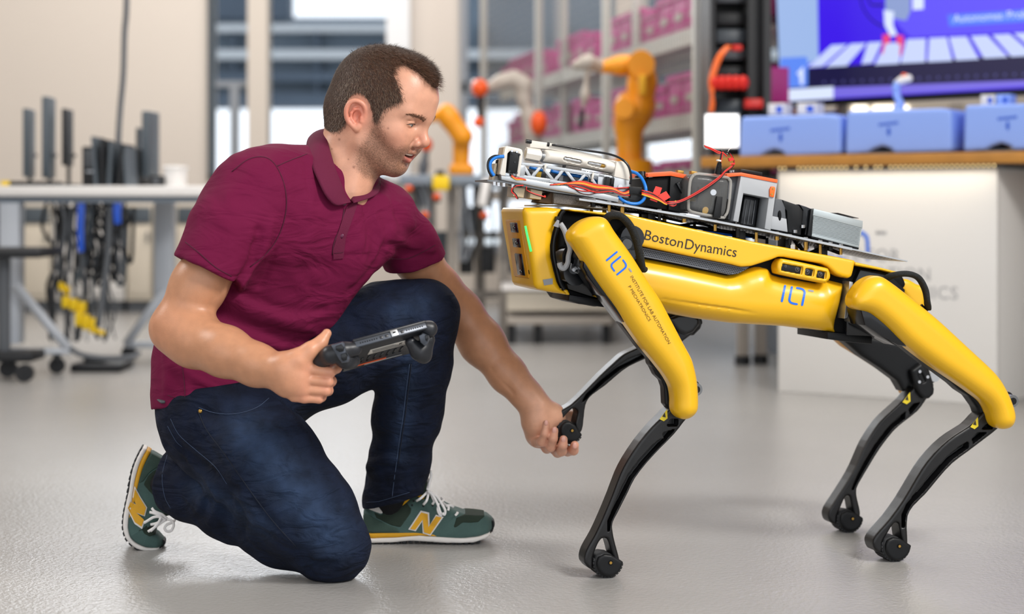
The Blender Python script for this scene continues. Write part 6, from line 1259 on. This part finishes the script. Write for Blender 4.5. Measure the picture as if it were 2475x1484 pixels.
# cable tangle under the desk
cb = th('cable_tangle', 'tangle of black and grey cables hanging under the desk', 'cables', 220, 620, 7.5)
r_ = random.Random(5)
for i in range(46):
    x = r_.choice([r_.uniform(105, 300), r_.gauss(255, 16), r_.gauss(180, 20)]); D = 7.4+r_.random()*.35; L = r_.choice([610, 680, 760, 820, 826]); pts = []
    for k in range(6): t = k/5; pts.append(at(x+r_.gauss(0, 9)+(t-.5)*r_.uniform(-20, 26), 486+(L-486)*t, D))
    if r_.random() < .35: pts = pts[:4]+[at(x+18, 610+r_.random()*60, D), at(x+24, 500, D)]
    ob('cable', tube(pts, r_.choice([.003, .004, .005, .008]), 6, 4), r_.choice(['near_black', 'near_black', 'steel_d', 'screen_grey', 'near_black']), cb, True)
ob('cable_coil', tube([at(235+28*math.cos(a), 560+60*math.sin(a)+3*i, 7.45) for i, a in enumerate(np.linspace(0, 6*math.pi, 26))], .009, 8, 3), 'near_black', cb, True)
ob('main_cable', tube([at(266, 490, 7.4), at(262, 600, 7.4), at(250, 700, 7.38), at(236, 790, 7.36)], .014, 8, 5), 'steel_d', cb, True)
ob('floor_cable', tube([at(170, 842, 7.2), at(200, 858, 7.2), at(260, 866, 7.2), at(320, 862, 7.2), at(335, 852, 7.25)], .012, 8, 5), 'steel_d', cb, True)
for x0, x1, y1, lb in ((189, 206, 608, 'long blue ribbon hanging under the desk'), (276, 296, 540, 'short blue ribbon hanging under the desk')):
    props(obj('blue_strap', prism(Frame(0, 7.38, 0), [(x0, 488), (x1, 488), (x1-3, (488+y1)/2), (x1-2, y1), (x0+2, y1+2), (x0-1, (488+y1)/2)], 0, .012, .001, px=0), 'blue_p', None, 'a'), lb, 'strap')
for i, (x0, x1, y0, y1, lb) in enumerate(((148, 206, 716, 758, 'yellow plug strip hanging in the cable tangle, upper one'), (180, 232, 752, 806, 'yellow plug strip lower down by the floor'), (140, 165, 682, 712, 'small yellow adapter at the top of the tangle'), (226, 250, 794, 812, 'yellow plug lying by the black base'))):
    m = th('plug_strip', lb, 'plug', (x0+x1)/2, y1, 7.35); w_ = x1-x0
    for k in range(3): ob('plug_body', bb(x0+w_*k/3, x0+w_*(k+.9)/3, y0+(y1-y0)*k*.16, y1-(2-k)*(y1-y0)*.16, 7.33+.01*k, .05, .006), 'yel_p', m)
m = th('floor_plate', 'flat black base plate below the cable tangle', 'base', 225, 825, 7.4, ground=True); ob('base_plate', bb(168, 292, 0, 0, 7.35, .25, .01, z0=.0, z1=.035), 'near_black', m); ob('socket', bb(200, 250, 0, 0, 7.4, .1, .01, z0=.035, z1=.06), 'near_black', m)
# low cabinets behind the desk
for i, (x0, x1, m_) in enumerate(((-60, 26, 'screen_grey'), (32, 122, 'cream_p'), (126, 300, 'panel_w'), (306, 368, 'cream_p'), (374, 420, 'screen_grey'), (424, 560, 'cream_p'))):
    m = th('storage_cabinet', ['grey low cabinet at the left frame edge behind the stool', 'cream low cabinet behind the left desk leg', 'wide pale cabinet behind the cable tangle', 'narrow cream cabinet right of the cables', 'grey cabinet behind the right desk leg', 'cream cabinet behind the man\'s upper arm'][i], 'cabinet', (x0+x1)/2, 740, 11.5, 'low cabinets along the back', True)
    ob('body', bb(x0, x1, 492, 0, 11.5, .5, .005, z0=.08), m_, m); ob('plinth', bb(x0+3, x1-3, 0, 0, 11.55, .4, z0=0, z1=.08), 'steel_d', m)
    ob('door', bb(x0+4, x1-4, 545, 0, 11.48, .03, .003, z0=.12), m_, m); ob('handle', bb(x1-14, x1-10, 560, 585, 11.45, .03), 'steel_d', m); ob('drawer', bb(x0+4, x1-4, 500, 540, 11.48, .03, .003), 'screen_grey' if i in (1, 5, 3) else m_, m)
# work cell bench with feet
bn = th('work_bench', 'grey aluminium-framed robot cell bench behind the yellow head', 'bench', 1280, 760, 10.4, ground=True)
zb = CH+(HY-424)*9.2/F
ob('bench_top', bb(965, 1510, 0, 0, 9.0, 1.2, .005, z0=zb-.05, z1=zb), 'steel_blue', bn)
for x, D in ((1092, 9.4), (1218, 9.5), (1160, 10), (1000, 10), (1300, 10.3), (1480, 10.3), (1040, 10.2)): ob('leg', bb(x-12, x+12, 0, 0, D, .06, z0=0, z1=zb-.05), 'cobot_grey', bn)
for z in (.18, .52): ob('rail', bb(985, 1500, 0, 0, 9.9, .05, z0=z, z1=z+.04), 'cobot_grey', bn)
for x0, x1, y0, y1, m_ in ((1110,1142,602,662,'near_black'), (1162,1196,598,660,'near_black'), (1000,1030,440,500,'near_black'), (1230,1262,560,660,'steel_d'), (1040,1080,560,640,'screen_grey'), (1120,1150,500,560,'screen_grey')): ob('control_unit', bb(x0, x1, y0, y1, 9.6, .25, .004), m_, bn)
for i in range(12): x = 1000+r_.random()*230; ob('cable', tube([at(x+r_.gauss(0, 8), 440+k*48, 9.5) for k in range(5)], .008, 6, 4), r_.choice(['near_black', 'steel_d', 'leg_grey']), bn, True)
lt = th('low_trolley', 'white low trolley on small black feet under the robot nose', 'trolley', 1340, 770, 8.9, ground=True)
ob('deck', bb(1212, 1490, 692, 702, 8.8, .6, .005), 'desk_white', lt); ob('body', bb(1225, 1480, 704, 0, 8.85, .5, .005, z0=.17), 'cream_p', lt); ob('lower_shelf', bb(1225, 1480, 0, 0, 8.85, .5, .004, z0=.10, z1=.14), 'cobot_grey', lt)
for x in (1236, 1300, 1465): c = at(x, 800, 8.9); ob('foot', cyl([c[0], 8.9, 0], [c[0], 8.9, .10], .022), 'near_black', lt)
def simple(name, label, cat, px, py, D, parts, group=None):
    m = th(name, label, cat, px, py, D, group)
    for nm, vf, mm, sm in parts: ob(nm, vf, mm, m, sm)
    return m
simple('emergency_button', 'yellow emergency stop housing with a black cap on the bench', 'button', 1065, 460, 9, [('housing', bb(1045, 1086, 424, 460, 8.95, .08, .012), 'yel_p', 'a'), ('cap', cyl(at(1064, 424, 8.98), at(1064, 412, 8.98), .022), 'near_black', 'a')])
for x, y, lb in ((988, 456, 'orange signal lamp beside the man\'s collar'), (1056, 476, 'small orange signal lamp below the yellow stop housing'), (1027, 520, 'red lamp behind the maroon sleeve'), (1170, 520, 'red lamp on the bench front near the robot nose')):
    sl_ = ob('signal_lamp', ball(at(x, y, 8.93), (.022, .02, .018)), 'cobot_orange', bn, True); ob('lamp_socket', bb(x-8, x+8, y+6, y+14, 8.92, .1, .003), 'near_black', sl_)
simple('tilted_screen', 'white tilted operator panel beside the robot nose', 'panel', 1170, 480, 8.8, [('panel', prism(Frame(0, 8.8, 0), [(1168,430),(1186,432),(1176,500),(1154,496)], 0, .03, .004, px=0), 'desk_white', 'a'), ('back', prism(Frame(0, 8.83, 0), [(1180,432),(1194,434),(1184,504),(1172,500)], 0, .03, .004, px=0), 'near_black', 'a')])
# lab robot arms
def limbs(S_list):
    s_ = Solid(); s_.chain([c_(*p) for p in S_list], .04); return s_.mesh(.012)
ya = th('industrial_robot', 'large yellow industrial robot arm behind the payload, elbow up', 'robot arm', 1525, 420, 8.0)
ob('base', join(cyl([at(1525, 0, 8.0)[0], 8.0, zb-.02], [at(1525, 0, 8.0)[0], 8.0, zb+.05], .1), bb(1478, 1572, 392, 0, 7.95, .2, .02, z0=zb-.02)), 'robot_orange', ya); ob('lower_link', limbs([(1522, 395, 8.0, 30), (1520, 300, 8.0, 32), (1535, 262, 8.0, 46), (1548, 248, 8.0, 34)]), 'robot_orange', ya, True)
ob('upper_link', limbs([(1545, 262, 7.95, 34), (1552, 200, 7.95, 32), (1550, 150, 7.95, 30)]), 'robot_orange', ya, True); ob('elbow', cyl(at(1550, 155, 7.86), at(1550, 155, 8.06), .062), 'robot_orange', ya); ob('forearm', limbs([(1550, 152, 7.95, 24), (1500, 158, 7.95, 20), (1450, 162, 7.95, 15)]), 'robot_orange', ya, True); ob('counter_block', bb(1545, 1562, 180, 230, 7.82, .05, .006), 'ochre', ya)
ob('shoulder_motor', cyl(at(1508, 262, 7.8), at(1508, 262, 8.0), .045), 'robot_orange', ya)
gp = ob('gripper', limbs([(1448, 160, 7.95, 18), (1420, 150, 7.9, 15), (1392, 158, 7.9, 12)]), 'cobot_grey', ya, True); ob('gripper_drop', limbs([(1420, 158, 7.9, 8), (1414, 230, 7.9, 7), (1408, 262, 7.9, 5)]), 'cobot_grey', ya, True); ob('probe', cyl(at(1407, 265, 7.9), at(1403, 310, 7.9), .012), 'near_black', ya)
yb = th('industrial_robot', 'smaller yellow industrial robot arm beside the man\'s face', 'robot arm', 1112, 420, 9.2)
ob('base', bb(1085, 1145, 395, 0, 9.2, .2, .02, z0=zb), 'robot_orange', yb); ob('column', limbs([(1114, 408, 9.25, 20), (1116, 340, 9.25, 22)]), 'robot_orange', yb, True); ob('upper_link', limbs([(1118, 330, 9.2, 26), (1085, 285, 9.2, 22), (1078, 270, 9.2, 20)]), 'robot_orange', yb, True); ob('forearm', limbs([(1085, 268, 9.2, 16), (1066, 276, 9.2, 12), (1040, 290, 9.2, 8)]), 'robot_orange', yb, True)
cbt = th('industrial_robot', 'slim grey collaborative robot arm with orange joint caps', 'robot arm', 1285, 415, 9.3)
ob('base', cyl([at(1288, 0, 9.3)[0], 9.3, zb], [at(1288, 0, 9.3)[0], 9.3, zb+.12], .06), 'cobot_grey', cbt); ob('lower_link', limbs([(1290, 395, 9.3, 18), (1288, 320, 9.3, 20), (1280, 285, 9.3, 17), (1266, 240, 9.3, 15), (1266, 205, 9.3, 18), (1242, 190, 9.3, 17), (1212, 198, 9.3, 16), (1182, 212, 9.3, 14)]), 'cobot_grey', cbt, True)
ob('joint_cap', ball(at(1302, 298, 9.25), (.045, .05, .068)), 'cobot_orange', cbt, True); ob('joint_cap', ball(at(1160, 213, 9.25), (.045, .05, .05)), 'cobot_orange', cbt, True); ob('tool', limbs([(1162, 235, 9.25, 10), (1160, 280, 9.25, 8)]), 'near_black', cbt, True); ob('tool_tip', ball(at(1157, 295, 9.25), (.03, .03, .03)), 'cobot_orange', cbt, True); ob('flange', cyl(at(1142, 212, 9.3), at(1150, 212, 9.3), .045), 'desk_white', cbt)
simple('orange_tool', 'dark orange round tool just behind the man\'s nose', 'tool', 1030, 350, 9.3, [('head', ball(at(1030, 350, 9.3), (.035, .03, .04)), 'cobot_orange', True), ('stem', limbs([(1030, 365, 9.3, 8), (1024, 400, 9.3, 9), (1022, 424, 9.3, 12)]), 'steel_d', True)])
# storage rack receding to the window
def rk(Y, off=0.0): return np.array([2.38-.21*Y+off, Y])
rd = np.array([-.205, .979]); rn = np.array([.979, .205]); ryaw = math.degrees(math.atan2(.979, -.205))
def rbox_(Y0, Y1, o0, o1, z0, z1, bev=0):
    a = rk(Y0); b = rk(Y1); L = (Y1-Y0)/.979; V, Fc = box((L/2, (o0+o1)/2, (z0+z1)/2), (L, o1-o0, z1-z0), bev); return np.stack([a[0]+V[:, 0]*rd[0]+V[:, 1]*rn[0], a[1]+V[:, 0]*rd[1]+V[:, 1]*rn[1], V[:, 2]], 1), Fc
rack = th('storage_rack', 'long grey storage rack of pale shelves running back to the window', 'rack', 1690, 500, 7.6, ground=True)
for i, Y in enumerate((7.45, 8.93, 10.47)):
    for o in (.12, .62): ob('post', rbox_(Y-.02, Y+.02, o, o+.035, .84, 3.0), 'rack_grey', rack)
for z in (1.49, 1.10, .84):
    for Y0, Y1 in ((7.45, 8.93), (8.93, 10.47), (10.47, 12.2)): ob('shelf', rbox_(Y0+.02, Y1-.02, .14, .64, z-.02, z+.0), 'rack_grey', rack); ob('beam', rbox_(Y0, Y1, .10, .14, z-.045, z+.03), 'rack_grey', rack)
ob('bench_frame', rbox_(7.45, 12.2, .0, .7, .74, .80), 'cobot_grey', rack); ob('bench_deck', rbox_(7.45, 12.2, .0, .7, .80, .82), 'steel_blue', rack)
for x, D in ((1795, 7.7), (1838, 7.75), (1560, 9.6), (1420, 11)): c = at(x, 500, D); ob('bench_leg', box((c[0], D, .39), (.05, .05, .70), .004), 'cobot_grey', rack); ob('bench_foot', cyl([c[0], D, 0], [c[0], D, .04], .035), 'near_black', rack)
ob('bench_frame', box((at(1815, 500, 7.8)[0], 8.0, .74), (.5, .8, .06)), 'cobot_grey', rack)
ORD = 'first second third fourth fifth sixth seventh eighth ninth tenth eleventh twelfth thirteenth fourteenth fifteenth sixteenth seventeenth eighteenth nineteenth twentieth twenty-first twenty-second twenty-third'.split()
def binrow(z, Y0, Y1, h, lab, grp, step=.235, skip=()):
    Y = Y0; i = 0; nb_ = 0
    while Y < Y1:
        if i not in skip:
            t = thing('storage_bin', rbox_(Y, Y+step*.9, .2, .5, z, z)[0].mean(0), lab % ORD[nb_], 'bin', grp); nb_ += 1; hh = h*(1 if (i*7) % 5 else .8)
            ob('bin_body', rbox_(Y, Y+step*.9, .16, .56, z, z+hh, .006), 'magenta', t); ob('bin_rim', rbox_(Y-.004, Y+step*.9+.004, .15, .17, z+hh-.03, z+hh+.004), 'magenta', t); ob('label_plate', rbox_(Y+.05, Y+step*.6, .152, .158, z+hh*.3, z+hh*.5), 'cobot_grey', t)
        Y += step; i += 1
binrow(1.53, 7.47, 12.2, .19, 'magenta bin, %s from the near end of the top rack shelf', 'magenta bins on the top shelf', skip=(9, 14))
binrow(1.14, 7.3, 12.2, .19, 'magenta bin, %s from the near end of the middle rack shelf', 'magenta bins on the middle shelf', skip=(6, 13))
binrow(.85, 7.4, 9.6, .07, 'low magenta bin, %s from the near end of the bottom rack shelf', 'magenta bins on the bottom shelf')
fe = th('safety_fence', 'fine wire-mesh safety fence with grey posts before the rack', 'fence', 1600, 500, 8.2)
for Y in (7.45, 8.93, 10.47, 12.2): ob('fence_post', rbox_(Y-.018, Y+.018, -.04, .0, .82, 3.2), 'rack_grey', fe)
wr_ = []
for k in range(120): Y = 7.47+k*.04; wr_.append(rbox_(Y, Y+.0022, -.03, -.028, .84, 2.2))
for k in range(30): z = .86+k*.045; wr_.append(rbox_(7.47, 12.2, -.03, -.028, z, z+.0022))
o = ob('wire_mesh', join(*wr_), 'mesh_grey', fe, False); o['kind'] = 'stuff'
# dark electrical cabinet with red plugs
ec = th('electrical_cabinet', 'tall open black electrical cabinet with red plugs left of the big screen', 'cabinet', 1790, 420, 6.9, ground=True)
for q in ((1716, 1728, 6.9), (1846, 1864, 6.9)): ob('side', bb(q[0], q[1], -120, 0, q[2], .35, z0=.82), 'near_black', ec)
ob('back', bb(1716, 1864, -120, 0, 7.25, .02, z0=.82), 'near_black', ec); ob('panel_strip', bb(1808, 1850, -100, 300, 6.98, .2), 'near_black', ec)
for i, y in enumerate((-20, 30, 70, 118, 160, 240)): ob('module', bb(1732, 1806, y, y+26+4*(i % 3), 7.08, .15, .004), ('steel_d', 'near_black', 'screen_grey')[i % 3], ec)
for i in range(5): x = 1728+i*17; ob('red_plug', join(cyl(at(x, 200, 7.0), at(x, 200, 6.86), .024), ball(at(x, 200, 6.86), (.024, .03, .03))), 'red_p', ec)
ob('red_plug', bb(1770, 1795, 108, 122, 6.9, .05, .006), 'red_p', ec); ob('red_plug', bb(1800, 1845, 238, 262, 6.9, .05, .006), 'red_p', ec)
for i in range(5): ob('orange_cable', tube([at(1765-i*2, 112, 6.9), at(1745-i*2, 135, 6.86), at(1732-i*2, 165, 6.85), at(1724-i*2, 200, 6.85), at(1720+i, 250, 6.85), at(1714+i, 290, 6.86), at(1710+i, 330, 6.88)], .007, 6, 5), 'orange_wire', ec, True)
M['lit'] = mat('lit_screen', (1, 1, 1), .5, emit=((1, .99, .96), 1.6)); M['lampw'] = mat('lamp_glow', (1, .9, .7), .5, emit=((1, .93, .8), 1.8))
sm = th('status_screen', 'small brightly lit white screen between the cabinet and the blue boxes', 'screen', 1746, 358, 6.8); ob('bezel', bb(1701, 1789, 272, 360, 6.82, .03, .004), 'screen_grey', sm); ob('display', bb(1706, 1785, 277, 355, 6.812, .008), 'lit', sm); ob('stand', bb(1735, 1755, 358, 420, 6.85, .03), 'steel_d', sm)
for x, y, lb in ((1762, 6, 'bright round lamp at the top edge left of the big screen'), (1716, 118, 'bright round lamp beside the black cabinet')):
    simple('work_lamp', lb, 'lamp', x, y, 8.2, [('lamp_head', bb(x-30, x+32, y-14, y+14, 8.25, .06, .02), 'desk_white', 'a'), ('lamp_glass', bb(x-22, x+24, y-10, y+10, 8.235, .02, .008), 'lampw', 'a')])
# counter with wood top, white panel, lights
CF = Frame(1.01, 6.6, -34.2)
def cz(px, v=0): return CF.sz(px, 500, v)[0]
Lp = CF.sz(2410, 980, 0)[0]
cn_ = thing('exhibition_counter', CF.w(.4, 0, -.3), 'white exhibition counter with a wooden top and grey lettering', 'counter')
ob('front_panel', fbox(CF, 0, Lp, 0, .838, -.03, 0, .003), 'panel_w', cn_); ob('side_panel', fbox(CF, Lp-.03, Lp, 0, .838, -.62, -.031, .003), 'panel_w', cn_); ob('side_panel', fbox(CF, 0, .03, 0, .838, -.62, -.031, .003), 'panel_w', cn_); ob('back_panel', fbox(CF, .031, Lp-.031, 0, .838, -.62, -.6), 'panel_w', cn_)
M['wood2'] = mat('oak', hx('#B07A34'), .5, vary=(9, .12))
ob('counter_top', fbox(CF, -.30, 1.6, .853, .893, -.75, .06, .004), 'wood2', cn_); ob('shadow_rail', fbox(CF, -.02, Lp+.02, .838, .853, -.6, -.02), 'steel_d', cn_); ob('rear_leg', fbox(CF, 1.5, 1.56, 0, .853, -.7, -.64), 'steel_d', cn_); ob('rear_leg', fbox(CF, -.28, -.22, 0, .853, -.7, -.64), 'steel_d', cn_)
M['bead'] = mat('warm_bead', (1, .8, .4), .5, emit=((1, .76, .36), 1.3))
for i in range(44):
    if i in (2, 3, 15, 17, 19, 22): continue
    ob('light_bead', ball(CF.w(.012+i*(Lp-.02)/43, .846, .008), .0042, 8, 6), 'bead', cn_, True)
l = bpy.data.lights.new('under_counter_strip', 'AREA'); l.shape = 'RECTANGLE'; l.size = Lp; l.size_y = .02; l.energy = .65; l.color = (1, .88, .68)
lo_ = bpy.data.objects.new('under_counter_strip', l); COL.objects.link(lo_); lo_.location = CF.w(Lp/2, .848, .045); lo_.rotation_euler = (math.radians(-18), 0, math.radians(-34.2))
def ctext(s, right_px, base_py, cap, nm='lettering'):
    V, Fc = text2d(s, spacing=1.06); sc_ = cap/.69; s1, z1 = CF.sz(right_px, base_py, 0); V2 = np.stack([s1+(V[:, 0]-V[:, 0].max())*sc_, z1+V[:, 1]*sc_, np.full(len(V), .0012)], 1); print_words(nm, V, CF.warr(V2), Fc, 'print_grey', cn_, .25); return s1-(V[:, 0].max()-V[:, 0].min())*sc_
left = ctext('AND MECHATRONICS', 2315, 724, .0455)
for s, y in (('LAB AUTOMATION', 679), ('INSTITUTE FOR', 634)):
    V, Fc = text2d(s, spacing=1.06); sc_ = .0455/.69; z1 = CF.sz(2262, y, 0)[1]; V2 = np.stack([left+(V[:, 0]-V[:, 0].min())*sc_, z1+V[:, 1]*sc_, np.full(len(V), .0012)], 1); print_words('lettering', V, CF.warr(V2), Fc, 'print_grey', cn_, .25)
def cstroke(pts, m, r=.0075): ob('logo_stroke', tube([CF.px(x, y, .001) for x, y in pts], r, 8, 4, .12, up=CF.ev), m, cn_, True)
cstroke([(2050,563),(2075,562),(2088,566),(2096,580),(2097,628)], 'blue_print'); cstroke([(1990,560),(1988,600),(1995,618),(2012,626),(2040,627)], 'blue_print'); cstroke([(1950,558),(1948,624)], 'blue_print'); cstroke([(2117,562),(2142,562)], 'print_grey', .006)
# plastic boxes on the counter
def boxpoly(x0, x1, y0a, y0b, ya, yb, slant): return [(x0+8, y0a), (x1-24, y0b-1), (x1-4, y0b+4), (x1, y0b+12), (x1, yb-6), (x1-6, yb), (x0+(x1-x0)*.46, yb+(ya-yb)*.55), (x0+(x1-x0)*.42, ya-14), (x0+(x1-x0)*.34, ya-20), (x0+(x1-x0)*.26, ya-13), (x0+(x1-x0)*.2, ya-4), (x0+2, ya), (x0, ya-8), (x0+3, y0a+8)]
for i, (x0, x1, y0a, y0b, ya, yb, lb) in enumerate(((1786, 2031, 282, 276, 381, 372, 'pale blue plastic box on the counter, left one beside the small lit screen'), (2042, 2300, 268, 262, 373, 366, 'pale blue plastic box on the counter below the small toy-like robot arm'), (2328, 2590, 254, 248, 366, 358, 'pale blue plastic box on the counter cut by the right frame edge'))):
    t = thing('plastic_box', CF.px((x0+x1)/2, ya, -.15), lb, 'box'); P = CF.poly(boxpoly(x0, x1, y0a, y0b, ya, yb, 0), -.06); P = [(a, max(b, .8935)) for a, b in P]
    ob('shell', puff(CF, P, -.30, -.06, .012, .005), 'box_blue_lit', t, True); xm = x0+(x1-x0)*.41
    for k in range(8): ob('print_mark', prism(CF, [(xm-24+k*6, y0a+30-k*.7), (xm-20+k*6, y0a+30-k*.7), (xm-20+k*6, y0a+37-k*.7), (xm-24+k*6, y0a+37-k*.7)], -.06, -.0585, px=-.059), 'blue_p', t)
    ob('arrow_mark', prism(CF, [(xm-3, y0a+40), (xm+3, y0a+40), (xm+3, y0a+50), (xm+6, y0a+50), (xm, y0a+62), (xm-6, y0a+50), (xm-3, y0a+50)], -.06, -.0585, px=-.059), 'blue_p', t)
    ob('base_insert', fbox(CF, P[-2][0]+.05, P[4][0]-.03, .893, .905, -.28, -.08), 'steel_d', t)
for i, (x0, x1, y0, y1, lb) in enumerate(((1856, 1896, 250, 277, 'small white carton on the left blue box'), (1926, 1972, 249, 275, 'second small white carton on the left blue box'), (2370, 2404, 229, 254, 'small white carton on the right blue box'), (2408, 2440, 228, 253, 'small pale blue carton on the right blue box'))):
    t = thing('small_carton', CF.px((x0+x1)/2, y1, -.18), lb, 'box'); ob('carton', prism(CF, [(x0, y0), (x1, y0-1), (x1, y1), (x0, y1+1)], -.24, -.16, .003, px=-.16), 'panel_w' if i < 3 else 'box_blue_lit', t); ob('print', prism(CF, [(x0+(x1-x0)*.5, y0+6), (x1-6, y0+6), (x1-6, y1-4), (x0+(x1-x0)*.5, y1-4)], -.16, -.158, px=-.158), 'blue_p', t)
mr = thing('miniature_robot', CF.px(2170, 266, -.2), 'miniature white robot arm with an orange tip on the middle blue box', 'model')
for nm, pts, m_ in (('arm_link', [(2172,262,14),(2176,250,9),(2168,232,8),(2166,212,9),(2170,200,9)], 'box_blue_lit'), ('forearm', [(2168,200,8),(2180,194,9),(2196,190,10)], 'desk_white'), ('tip', [(2184,182,6),(2188,184,7)], 'cobot_orange')):
    s_ = Solid(); s_.chain([(CF.px(x, y, -.2), r*6.6/F) for x, y, r in pts], .01); ob(nm, s_.mesh(.005), m_, mr, True)
simple('wall_cabinet', 'cream shelving unit behind the blue boxes under the big screen', 'cabinet', 2310, 380, 8.6, [('body', bb(2050, 2640, 250, 0, 8.6, .4, z0=0), 'cream_p', 'a'), ('shelf_edge', bb(2300, 2330, 250, 390, 8.55, .04), 'cobot_grey', 'a')]+[('lamp_glass', bb(x0, x1, 255, 276, 8.58, .03, .006), 'lampw', 'a') for x0, x1 in ((2062, 2098), (2112, 2168), (2178, 2198))])
simple('blue_cabinet', 'dark blue cabinet edge behind the gap between the blue boxes', 'cabinet', 2000, 380, 8.2, [('body', bb(1880, 2042, 268, 0, 8.2, .4, z0=0), 'steel_blue', 'a'), ('door', bb(1990, 2042, 270, 0, 8.18, .02, z0=.05), 'blue_p', 'a'), ('orange_ledge', bb(1898, 1992, 262, 276, 8.15, .08), 'robot_orange', 'a')])
simple('side_machine', 'dark machine housing at the right frame edge behind the counter', 'machine', 2480, 700, 7.4, [('housing', bb(2420, 2700, 396, 0, 7.3, .6, z0=.05), 'steel_d', 'a'), ('base', bb(2430, 2690, 0, 0, 7.35, .5, z0=0, z1=.05), 'near_black', 'a')])
# big screen
def em(n, h, s=1.0): M[n] = mat(n, (0, 0, 0), .4, emit=(hx(h), s))
for n, h in (('tv_blue', '#3A16E0'), ('tv_blue2', '#5B4CF0'), ('tv_light', '#98B2E0'), ('tv_slat', '#C2CEF6'), ('tv_dark', '#1A1740'), ('tv_violet', '#7468D8'), ('tv_label', '#4F7BF0'), ('tv_white', '#D5E0FA'), ('tv_grey', '#8698C8'), ('tv_pink', '#E0407C'), ('tv_icon', '#5B86EC'), ('tv_black', '#0A0822'), ('tv_dot', '#4A4880')): em(n, h)
TF = Frame((1887-CX)*7.4/F, 7.4, -41.6)
tv = thing('wall_screen', TF.px(2180, 240, -.05), 'very large lit screen showing a robot handling white slats on blue', 'screen')
def tq(name, P, m, v): return ob(name, prism(TF, P, v-.001, v, px=v), m, tv, False)
ob('bezel', prism(TF, [(1862,-260),(2800,-260),(2800,212),(1884,260)], -.06, -.004, .003, px=-.004), 'near_black', tv)
tq('display', [(1867,-240),(2790,-240),(2790,196),(1889,246)], 'tv_blue', 0)
tq('picture_sky', [(2240,-240),(2790,-240),(2790,60),(2200,90),(2150,40)], 'tv_blue2', .001); tq('picture_violet', [(1890,216),(2790,176),(2790,190),(1889,244)], 'tv_violet', .001)
tq('picture_pillar', [(1868,-240),(1972,-240),(1978,140),(1885,200)], 'tv_light', .002); tq('picture_table', [(1895,170),(1960,164),(2790,110),(2790,182),(1890,216)], 'tv_dark', .0015)
for (xa, xb, xc, xd, y0, y1) in ((2010,2048,1988,1952,109,163), (2056,2094,2046,1995,106,162), (2098,2132,2108,2082,103,155), (2140,2186,2172,2114,104,157), (2192,2238,2236,2176,95,153), (2246,2288,2302,2242,92,150), (2294,2336,2366,2310,90,146), (2346,2386,2436,2378,87,141), (2398,2440,2500,2444,84,137), (2450,2500,2570,2510,80,132)): tq('picture_slat', [(xa, y0), (xb, y0-2), (xc, y1-3), (xd, y1)], 'tv_slat', .003)
for i in range(24): c = TF.px(1992+i*23, 199-i*.95, .003); ob('picture_dot', cyl(c, c+TF.ev*.001, .006, n=10), 'tv_dot', tv, False)
tq('picture_icon', [(1886,140),(1948,137),(1952,142),(1952,206),(1946,210),(1888,213),(1883,208)], 'tv_icon', .004); tq('picture_icon_mark', [(1925,178),(1942,160),(1942,204),(1934,204),(1932,182)], 'tv_white', .005); tq('picture_caption', [(1885,217),(2014,209),(2014,238),(1886,246)], 'tv_white', .004)
tq('picture_gripper', [(2138,-240),(2202,-240),(2200,28),(2190,50),(2160,44),(2140,30)], 'tv_grey', .003); tq('picture_gripper', [(2204,-240),(2236,-240),(2232,22),(2206,24)], 'tv_white', .003); tq('picture_arm', [(2136,24),(2160,28),(2158,60),(2168,84),(2152,88),(2138,60)], 'tv_white', .004)
tq('picture_claw', [(2132,84),(2150,82),(2152,104),(2140,106),(2134,130),(2130,132),(2134,104)], 'tv_pink', .005); tq('picture_claw', [(2166,84),(2184,86),(2184,106),(2178,136),(2174,132),(2176,108),(2166,104)], 'tv_pink', .005)
ob('picture_cable', tube([TF.px(x, y, .004) for x, y in ((2076,-60),(2080,0),(2092,30),(2112,52),(2134,64))], .006, 6, 4, .3), 'tv_black', tv, True); ob('picture_cable', tube([TF.px(x, y, .004) for x, y in ((2098,-40),(2100,4),(2112,12),(2136,12))], .006, 6, 4, .3), 'tv_black', tv, True)
tq('picture_label', [(2290,36),(2620,14),(2620,44),(2294,64)], 'tv_label', .003)
V, Fc = text2d('Autonomes Probenhandling'); (sa, za), (sb, zb2) = TF.sz(2304, 54, .005), TF.sz(2600, 35, .005); k = (sb-sa)/(V[:, 0].max()-V[:, 0].min())
ob('picture_text', (TF.warr(np.stack([sa+(V[:, 0]-V[:, 0].min())*k, za+(zb2-za)*(V[:, 0]-V[:, 0].min())/(V[:, 0].max()-V[:, 0].min())+V[:, 1]*k, np.full(len(V), .005)], 1)), Fc), 'tv_white', tv, False)
ob('wall_mount', prism(TF, [(2100,-100),(2400,-100),(2400,100),(2100,100)], -.35, -.06, .003, px=-.06), 'near_black', tv)
# partition wall carrying the screen
S('wall_screen_partition', prism(TF, [(1990,-300),(3000,-300),(3000,190),(1990,240)], -.42, -.35, px=-.35), 'wall')['kind'] = 'structure'
